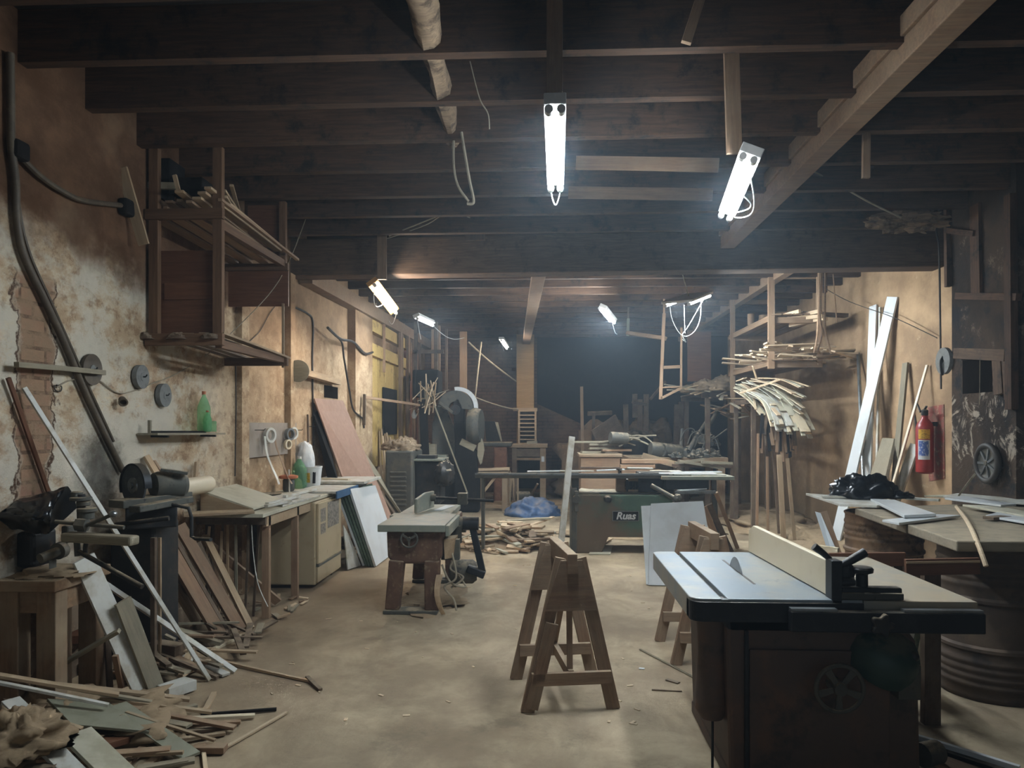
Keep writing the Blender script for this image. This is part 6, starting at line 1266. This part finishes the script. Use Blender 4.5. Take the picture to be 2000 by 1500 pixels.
for i, (xa, ya, xb_, yb) in enumerate(((1225, 960, 1222, 790), (1248, 960, 1250, 780), (1262, 960, 1262, 770), (1330, 860, 1330, 785), (1318, 860, 1322, 790))):
    plank('dark_timber', 'dark post standing in the far corner beyond the casting bench', 'timber', AY(xa, ya, 15.6).xy.to_3d(), AY(xb_, yb, 15.6), .1, .08, 'dark', up=(0, 1, 0), group='posts in the far corner')
tag(build('dark_cart_body', MB().lathe([(.25, 0), (.3, .1), (.32, .5), (.2, .62), (0, .66)], (1.85, 15.4, .85), n=28), 'iron', smooth=True), 'rounded dark iron shape in the far corner under an arch board', 'tank')
tag(build('tank_stand', MB().box((1.5, 15.1, 0), (2.2, 15.8, .85)), 'dark', bevel=.01), 'dark wooden base under the rounded iron shape', 'base')
# ---------------------------------------------------------------- column, slotted rack and desk
ca, cb_ = AY(1009, 700, 16.6), AY(1043, 700, 16.6)
struct('pillar_boxed', MB().box((ca.x, 16.55, 0), (cb_.x, 16.9, 3.7)), 'column', bevel=.006)
t = thing('slotted_rack', 'pale slotted rack of narrow pigeonholes hung below the boxed column', 'rack', AY(1030, 866, 16.3))
sx0, sx1, sz0, sz1 = AY(1014, 800, 16.3).x, AY(1046, 800, 16.3).x, AY(1030, 866, 16.3).z, AY(1030, 803, 16.3).z
for x_ in (sx0, sx1): build('side_board', MB().box((x_-.02, 16.2, sz0), (x_+.02, 16.5, sz1)), 'tan', t)
for k in range(9): z_ = sz0+(sz1-sz0)*k/8; build('shelf_slat', MB().box((sx0, 16.19, z_-.012), (sx1, 16.5, z_+.012)), 'tan', t)
build('back_board', MB().box((sx0, 16.5, sz0), (sx1, 16.52, sz1)), 'dark', t); build('top_crate', MB().box((sx0-.13, 16.2, sz1), (sx1+.04, 16.5, sz1+.07)), 'tan', t)
t = thing('old_desk', 'old dusty pedestal desk with an open drawer hole under the slotted rack', 'desk', (-.5, 16.0, 0))
dx0, dx1, dz = AY(1000, 880, 15.5).x, AY(1066, 880, 15.5).x, AY(1030, 868, 15.5).z
build('desk_top', MB().box((dx0-.04, 15.45, dz-.07), (dx1+.04, 16.5, dz)), 'stand', t, bevel=.008)
build('side_panel', MB().box((dx0, 15.5, 0), (dx0+.1, 16.4, dz-.07)), 'dark', t); build('side_panel', MB().box((dx1-.12, 15.5, 0), (dx1, 16.4, dz-.07)), 'stand', t)
build('back_panel', MB().box((dx0, 16.38, .2), (dx1, 16.4, dz-.07)), 'soot', t)
build('drawer', MB().box((dx0+.1, 15.5, dz-.26), (dx1-.12, 16.2, dz-.09)), 'dark', t, bevel=.005)
build('apron_rail', MB().box((dx0+.1, 15.5, dz-.33), (dx1-.12, 15.55, dz-.28)), 'stand', t); build('lower_shelf', MB().box((dx0+.1, 15.5, .5), (dx1-.12, 16.3, .54)), 'dark', t)
build('note', MB().box((dx1-.09, 15.49, dz-.36), (dx1-.03, 15.5, dz-.25)), 'paper', t)
c = AY(1040, 866, 15.7); c.z = dz+.03
junk('planer_block', 'small dusty block plane lying on the old desk', 'tool', MB().bar(c+V((-.12, 0, 0)), c+V((.1, 0, .02)), .07, .06), 'grey', False)
c = G(1022, 972, .09); c = V((c.x, c.y, .11)); t = thing('tipped_bucket', 'grey bucket tipped on its side before the desk', 'bucket', (c.x, c.y, 0))
build('bucket_body', MB().lathe([(.1, .0), (.1, .003), (.125, .28), (.13, .28), (.13, .3), (.118, .3), (.09, .01)], c+V((.13, .05, .01)), (-1, -.25, -.06), 28), 'dustymachine', t, smooth=True)
plank('leaning_stick', 'tan stick leaning over the tipped bucket', 'stick', G(1032, 976, .01), AY(1050, 945, 14.6), .04, .025, 'tan', up=(0, 1, 0))
for i in range(9):
    x_ = AY(990+random.random()*22, 950, 14.9).x; plank('standing_stick', 'dusty stick standing between trestle bench and desk', 'stick', (x_, 14.9+.1*random.random(), 0), (x_+random.uniform(-.06, .06), 15.1, .5+.25*random.random()), .04, .025, random.choice(['tan', 'dark', 'grey']), up=(0, 1, 0), group='sticks between trestle bench and desk')
# trestle bench under the rail end
t = thing('trestle_bench', 'small timber trestle bench with a pale board under the saw rail end', 'bench', (-1, 14.3, 0))
tx0, tx1, tz = AY(930, 930, 13.8).x, AY(992, 930, 13.8).x, AY(960, 922, 13.8).z
build('bench_top', MB().box((tx0, 13.75, tz-.1), (tx1, 14.6, tz)), 'stand', t, bevel=.006)
for x_ in (tx0+.06, tx1-.06):
    for y_ in (13.82, 14.5): board('leg', (x_, y_, 0), (x_, y_, tz-.1), .1, .09, 'stand', up=(0, 1, 0), parent=t, bow=0)
board('stretcher', (tx0, 13.82, .08), (tx1, 13.82, .08), .06, .06, 'stand', parent=t, bow=0); board('brace', (tx0+.1, 13.82, .3), (tx0+.35, 13.82, tz-.1), .05, .03, 'tan', up=(0, 1, 0), parent=t, bow=0)
plank('jagged_board', 'pale jagged board lying on the trestle bench', 'board', (tx0-.05, 14.0, tz+.03), (tx1, 14.1, tz+.05), .3, .035, 'slat')
# ---------------------------------------------------------------- back left: wheel machine, cabinet, boarding
YL = 11.85
t = thing('yellow_boarding', 'yellow painted boarding on the wall beyond the pilaster', 'boarding', (XL+.05, 13.5, .8))
for k in range(5):
    y0 = YL+k*.62; build('board', MB().box((XL+.001, y0+.01, .9), (XL+.05, y0+.60, 2.95)), 'yellow', t, bevel=.004)
for z_, d in ((2.72, .12), (3.12, .1)): build('rail', MB().box((XL, YL-.05, z_), (XL+d, 15.0, z_+.2)), 'yellow', t, bevel=.005)
for y_ in (12.6, 14.2, 15.0): board('stud', (XL+.13, y_, 2.5), (XL+.13, y_, 3.35), .05, .04, 'brown', up=(1, 0, 0), parent=t, bow=0)
struct('trim_brick', MB().box((XL, 14.95, 0), (XL+.06, 16.6, 3.2)), 'brickred')
for i, (px, y0, y1) in enumerate(((782, 640, 850), (797, 650, 850), (808, 660, 840), (820, 665, 800))):
    p = AX(px, y1, XL+.15); q = AX(px, y0, XL+.15); q.x = p.x; plank('wall_stud', ['brown upright board first after the yellow boarding', 'brown upright board second after the yellow boarding', 'thin brown upright board third after the yellow boarding', 'dark upright board in the far left corner'.replace('left ', ''), ][i], 'board', V((p.x, p.y, 0)), V((p.x, p.y, 3.4)), .12, .05, 'brown' if i < 3 else 'dark', up=(1, 0, 0), bow=0)
c0, c1 = AX(748, 756, XL+.07), AX(772, 848, XL+.07); tag(build('black_sheet', MB().box((XL+.06, c0.y, c1.z), (XL+.085, c1.y+.1, c0.z)), 'soot', bevel=.004), 'black sheet metal panel hung on the yellow boarding', 'panel')
plank('wall_rail', 'long brown rod running level past the black panel', 'rod', AX(712, 776, XL+.18), AY(842, 795, 14.0), .05, .04, 'brown'); plank('rod_bracket', 'dark upright piece at the end of long brown rod', 'bracket', AX(712, 770, XL+.18), AX(711, 830, XL+.18), .05, .04, 'dark', up=(1, 0, 0))
tag(build('light_bulb', MB().lathe([(.012, 0), (.018, -.03), (.05, -.09), (.052, -.12), (.03, -.16), (0, -.165)], AY(809, 800, 13.5), n=20), 'paper', smooth=True), 'bare white light bulb hanging by the bundle of sticks', 'bulb'); cord('bulb_cord', 'thin cord on which the bare bulb hangs', 'cord', [AY(809, 800, 13.5), AY(811, 750, 13.5), AY(815, 680, 13.5), V((AY(815, 680, 13.5).x, 13.5, 3.62))], .005, 'rubber')
# hanging sticks bundle and dark rack
t = thing('tool_rack', 'black box rack hung from posts beyond the yellow boarding', 'rack', AY(835, 775, 14.4)); a, b = AY(806, 775, 14.4), AY(856, 722, 14.4)
build('rack_box', MB().box((a.x, 14.4, a.z), (b.x, 15.0, b.z)), 'soot', t, bevel=.02)
for px in (812, 852): q = AY(px, 700, 14.45); build('hanger_post', MB().box((q.x-.03, 14.42, a.z), (q.x+.03, 14.48, 3.62)), 'dark', t)
build('rack_rail', MB().box((a.x, 14.42, AY(830, 690, 14.4).z), (b.x+.1, 14.47, AY(830, 683, 14.4).z)), 'dark', t)
c = AY(836, 782, 13.4); gl = 'thin sticks in the hanging bundle'
for i in range(24):
    a = random.gauss(1.1, .35); L = random.uniform(.3, .62); d = V((math.cos(a)*(1 if random.random() > .4 else -.6), random.uniform(-.3, .3), math.sin(a)))*L/2; o = c+V((random.gauss(0, .07), random.gauss(0, .06), random.gauss(0, .1)))
    plank('bundle_stick', 'thin dusty stick in the bundle hung below the black rack', 'stick', o-d, o+d, .022, .014, random.choice(['tan', 'grey', 'slat']), group=gl)
for i, (px, y0, y1, Y, w) in enumerate(((872, 672, 760, 15.5, .05), (905, 668, 790, 16.0, .16), (858, 690, 770, 15.0, .04), (845, 668, 720, 15.6, .05))):
    q = AY(px, y0, Y); p = AY(px, y1, Y); plank('hanging_post', ['thin hanging post behind the black rack', 'broad pale hanging post before the far wall', 'pale thin post in front of the wheel machine', 'dark post above the black rack'][i], 'post', p, V((q.x, q.y, 3.62)), w, .05, 'dust_rack' if i else 'dark', up=(0, 1, 0), bow=0)
cord('dusty_string', 'slack dusty rope from the far joist across to boxed column', 'rope', [AY(915, 668, 15.8), AY(950, 700, 15.9), AY(985, 728, 16), AY(1008, 745, 16.4)], .018); cord('dusty_string', 'straight dusty rope dropping beside the wheel machine', 'rope', [AY(940, 668, 15.6), AY(934, 720, 15.4), AY(928, 776, 15.2)], .018); cord('dusty_string', 'dusty rope sagging from the wheel machine to the slotted rack', 'rope', [AY(925, 775, 15.4), AY(960, 788, 15.6), AY(992, 797, 15.9), AY(1012, 800, 16.2)], .016)
# band saw / wheel machine
t = thing('band_saw', 'huge old band saw with dusty wheel guards in the far corner', 'band saw', (-1.9, 13.6, 0))
Yb = 13.4
def bs(px, py): return AY(px, py, Yb)
build('frame_column', MB().prism([bs(886, 975), bs(934, 975), bs(930, 880), bs(908, 868), bs(906, 800), bs(895, 775), bs(884, 785), bs(888, 860)], (0, .3, 0)), 'soot', t, bevel=.02)
def arc(c, r0, r1, a0, a1, d, n=22):
    mb = MB(); vs = []; fs = []
    for i in range(n+1):
        a = a0+(a1-a0)*i/n
        for rr, yy_ in ((r0, 0), (r1, 0), (r1, d), (r0, d)): vs.append(c+V((math.cos(a)*rr, yy_, math.sin(a)*rr)))
    for i in range(n):
        for k in range(4): fs.append((i*4+k, i*4+4+k, i*4+4+(k+1) % 4, i*4+(k+1) % 4))
    fs += [(0, 1, 2, 3), (n*4+3, n*4+2, n*4+1, n*4)]
    return mb.add(vs, fs)
c = bs(889, 797)
build('upper_guard', arc(c, .12, .32, -.1, PI*.98, .2), 'dustymachine', t, smooth=True); build('guard_rim', arc(c+V((.03, .1, .02)), .3, .37, -.35, PI*.55, .12), 'paper', t, smooth=True)
build('guard_flap', MB().bar(bs(858, 786), bs(884, 806), .06, .05), 'dustymachine', t, bevel=.01); build('upper_bearing', MB().cyl(c+V((0, -.02, -.03)), c+V((0, .25, -.03)), .09), 'iron', t, smooth=True)
build('belt_drum', MB().lathe([(.2, -.0), (.3, .02), (.33, .1), (.33, .16), (.3, .24), (.2, .26)], bs(928, 832)+V((-.13, .1, 0)), (1, -.12, 0), 32), 'dustymachine', t, smooth=True)
wv = [bs(938, 850), bs(944, 865), bs(946, 880), bs(941, 905), bs(938, 908), bs(932, 890), bs(933, 870)]
build('belt_shield', MB().prism(wv, (0, .06, 0)), 'grey', t, bevel=.004); build('guard_board', MB().bar(bs(900, 862), bs(928, 876), .04, .12, (0, 0, 1)), 'grey', t)
build('table', MB().box(bs(822, 895), bs(872, 889)+V((0, .5, 0))), 'jointtop', t, bevel=.006); build('table_base', MB().bar(bs(850, 975), bs(850, 895), .35, .5, (0, 1, 0)), 'soot', t, bevel=.02)
build('blade_post', MB().bar(bs(831, 905), bs(826, 780), .14, .1, (0, 1, 0)), 'soot', t, bevel=.01)
build('back_casting', MB().prism([bs(838, 960), bs(886, 960), bs(888, 850), bs(868, 800), bs(848, 790), bs(838, 830)], (0, .1, 0)).add([], []), 'dustymachine', t, bevel=.01).location.y += .35
build('base_block', MB().box((bs(848, 900).x, Yb+.1, 0), (bs(935, 900).x, Yb+.7, .7)), 'soot', t, bevel=.05)
plank('slanting_rod', 'thin grey rod slanting across the huge band saw', 'rod', AY(914, 962, 13.2)+V((0, -.1, 0)), AY(848, 790, 13.2), .025, .02, 'grey', up=(0, 1, 0))
for i, (px, py, w, h, mt_) in enumerate(((830, 893, .13, .26, 'tan'), (843, 893, .13, .24, 'grey'))): q = AY(px, py, 13.5); tag(build('wood_block', MB().box((q.x-w/2, 13.5, q.z), (q.x+w/2, 13.7, q.z+h)), mt_, bevel=.005), ['tan block standing on the band saw table', 'grey block standing on the band saw table'][i], 'block')
# louvred cabinet
t = thing('louvred_cabinet', 'dusty low machine cabinet with louvres before the yellow boarding', 'cabinet', (-2.4, 11.6, 0)); Yc = 11.3
a, b = AY(752, 880, Yc), AY(806, 880, Yc)
build('cabinet_body', MB().box((a.x, Yc, 0), (b.x, Yc+.9, a.z)), 'dustymachine', t, bevel=.03)
for k in range(8): z_ = AY(780, 925+9*k, Yc).z; build('louvre', MB().box((a.x+.08, Yc-.012, z_), (b.x-.1, Yc+.005, z_+.03)), 'dustymachine', t, bevel=.004)
a2, b2 = AY(808, 900, Yc+.2), AY(872, 900, Yc+.2); t = thing('planer_machine', 'dark green machine base beside the louvred cabinet', 'machine', (a2.x, Yc+.5, 0)); build('casting', MB().box((a2.x, Yc+.2, .35), (b2.x-.1, Yc+.8, a2.z)), 'iron', t, bevel=.04); build('pedestal', MB().box((a2.x+.08, Yc+.3, 0), (b2.x-.25, Yc+.7, .36)), 'iron', t, bevel=.02); build('table_plate', MB().box((a2.x-.02, Yc+.1, a2.z), (b2.x-.05, Yc+.85, a2.z+.03)), 'jointtop', t, bevel=.004); build('motor', MB().blob(AY(868, 905, Yc+.2)-V((0, 0, .15)), (.16, .16, .2), 90, .3, flat=False), 'iron', t, smooth=True)
build('vise_jaw', MB().box((a2.x+.05, Yc+.2, a2.z+.03), (a2.x+.35, Yc+.4, a2.z+.09)), 'iron', t, bevel=.01)
for i, (px, Y, s_, z_) in enumerate(((768, 11.6, .14, 0), (785, 11.5, .16, 0), (800, 11.7, .12, 0), (792, 11.9, .18, 0))):
    q = AY(px, 870, Y); q.z = AY(752, 880, Yc).z; tag(build('sacking_bundle', MB().blob(q, (s_, s_*.9, s_*.8), 50+i, .6, 3.0, True, n=36, m=24), 'cloth', smooth='all'), ['small brown rag bundle at the wall end of louvred cabinet', 'crumpled paper-like bundle in the middle of louvred cabinet', 'rag at the outer edge of louvred cabinet', 'tall rag bundle at the back of louvred cabinet'][i], 'bundle')
for i in range(7):
    q = AY(745+8*i, 880, 12.2); plank('leaning_lath', 'narrow lath leaning on the yellow boarding behind the louvred cabinet', 'lath', V((q.x, 12.3, 0)), V((XL+.08+.03*i, 12.5, 1.35+.2*random.random())), .05, .02, random.choice(['tan', 'brown', 'slat']), up=(1, 0, 0), group='laths leaning behind the louvred cabinet')
for i, (a, b) in enumerate((((820, 985), (870, 958)), ((845, 948), (865, 978)), ((818, 955), (850, 985)), ((800, 965), (848, 980)), ((850, 930), (862, 972)))):
    plank('floor_timber', ['long offcut on the floor under the machine base', 'short tan board leaning at the band saw foot', 'pinkish offcut leaning at the machine base', 'low offcut between cabinet and band saw', 'dark tan board end against the band saw base'][i], 'offcut', G(a[0], a[1], .02+.12*(i in (1, 2))), G(b[0], b[1], .03), .07, .03, ['brown', 'tan', 'redpanel', 'grey', 'tan'][i])
for i in range(30):
    q = G(random.uniform(830, 1000), random.uniform(962, 992), .012); a = random.uniform(0, PI); d = V((math.cos(a), math.sin(a), 0))*random.uniform(.05, .2)
    plank('floor_scrap', 'dusty scrap on the floor before the band saw', 'scrap', q-d, q+d, random.uniform(.03, .08), .015, random.choice(['tan', 'grey', 'brown']), group='scraps on the floor before the band saw')
# drums of clutter by the far wall, sawdust drifts
t = thing('brick_block', 'carved reddish brick pier standing between band saw and desk', 'pier', (-1.0, 15.6, 0)); a, b = AY(964, 880, 15.3), AY(990, 880, 15.3); build('pier', MB().box((a.x, 15.3, 0), (b.x, 15.9, AY(970, 872, 15.3).z)), 'brickred', t, bevel=.03); build('top_slab', MB().box((a.x-.3, 15.25, AY(970, 872, 15.3).z), (b.x+.1, 15.95, AY(970, 864, 15.3).z)), 'dustymachine', t, bevel=.02)
for i, (px, py, w, h) in enumerate(((950, 850, .3, .42), (962, 850, .2, .4))): q = AY(px, 862, 15.4); tag(build('stored_sheet', MB().prism([q, q+V((w, 0, 0)), q+V((w*.55, .1, h)), q+V((-.05, .1, h))], (0, .03, 0)), ['soot', 'grey'][i]), ['dark small panel leaning on the pier slab', 'pale small board leaning on the pier slab'][i], 'panel')
for i, (c, s_) in enumerate((((3.75, 9.6, -.02), (.55, 2.2, .22)), ((3.5, 12.5, -.02), (.8, 2.0, .2)), ((-.4, 15.2, -.02), (1.6, 1.0, .05)), ((-2.5, 12.2, -.02), (.6, 2.5, .08)), ((1.3, 10.9, -.02), (1.2, .5, .08)))):
    tag(build('sawdust', MB().blob(c, s_, 100+i, .35, 2.2, n=40, m=24), 'sawdust', smooth='all'), ['sawdust banked along the foot of the ochre wall', 'sawdust drift below the lumber shelf', 'thin sawdust drift before the old desk', 'sawdust drift below the yellow boarding', 'sawdust drift behind the panel saw'][i], 'sawdust', kind='stuff')
# ---------------------------------------------------------------- dust in the air
hm = bpy.data.materials.new('dusty_air'); hm.use_nodes = True; nt = hm.node_tree; nt.nodes.clear()
ou = nt.nodes.new('ShaderNodeOutputMaterial'); vn = nt.nodes.new('ShaderNodeVolumeScatter'); vn.inputs['Density'].default_value = HAZE
vn.inputs['Anisotropy'].default_value = .55; vn.inputs['Color'].default_value = (.72, .87, 1, 1); nt.links.new(vn.outputs[0], ou.inputs['Volume'])
M['haze'] = hm
tag(build('haze', MB().box((XL+.01, -3, .01), (XR-.01, YF-.01, 3.89)), 'haze'), 'thin bluish dusty haze filling the workshop air', 'haze', kind='stuff')
SC.cycles.max_bounces = 7; SC.cycles.diffuse_bounces = 4
SC.cycles.use_adaptive_sampling = True; SC.cycles.adaptive_threshold = .04
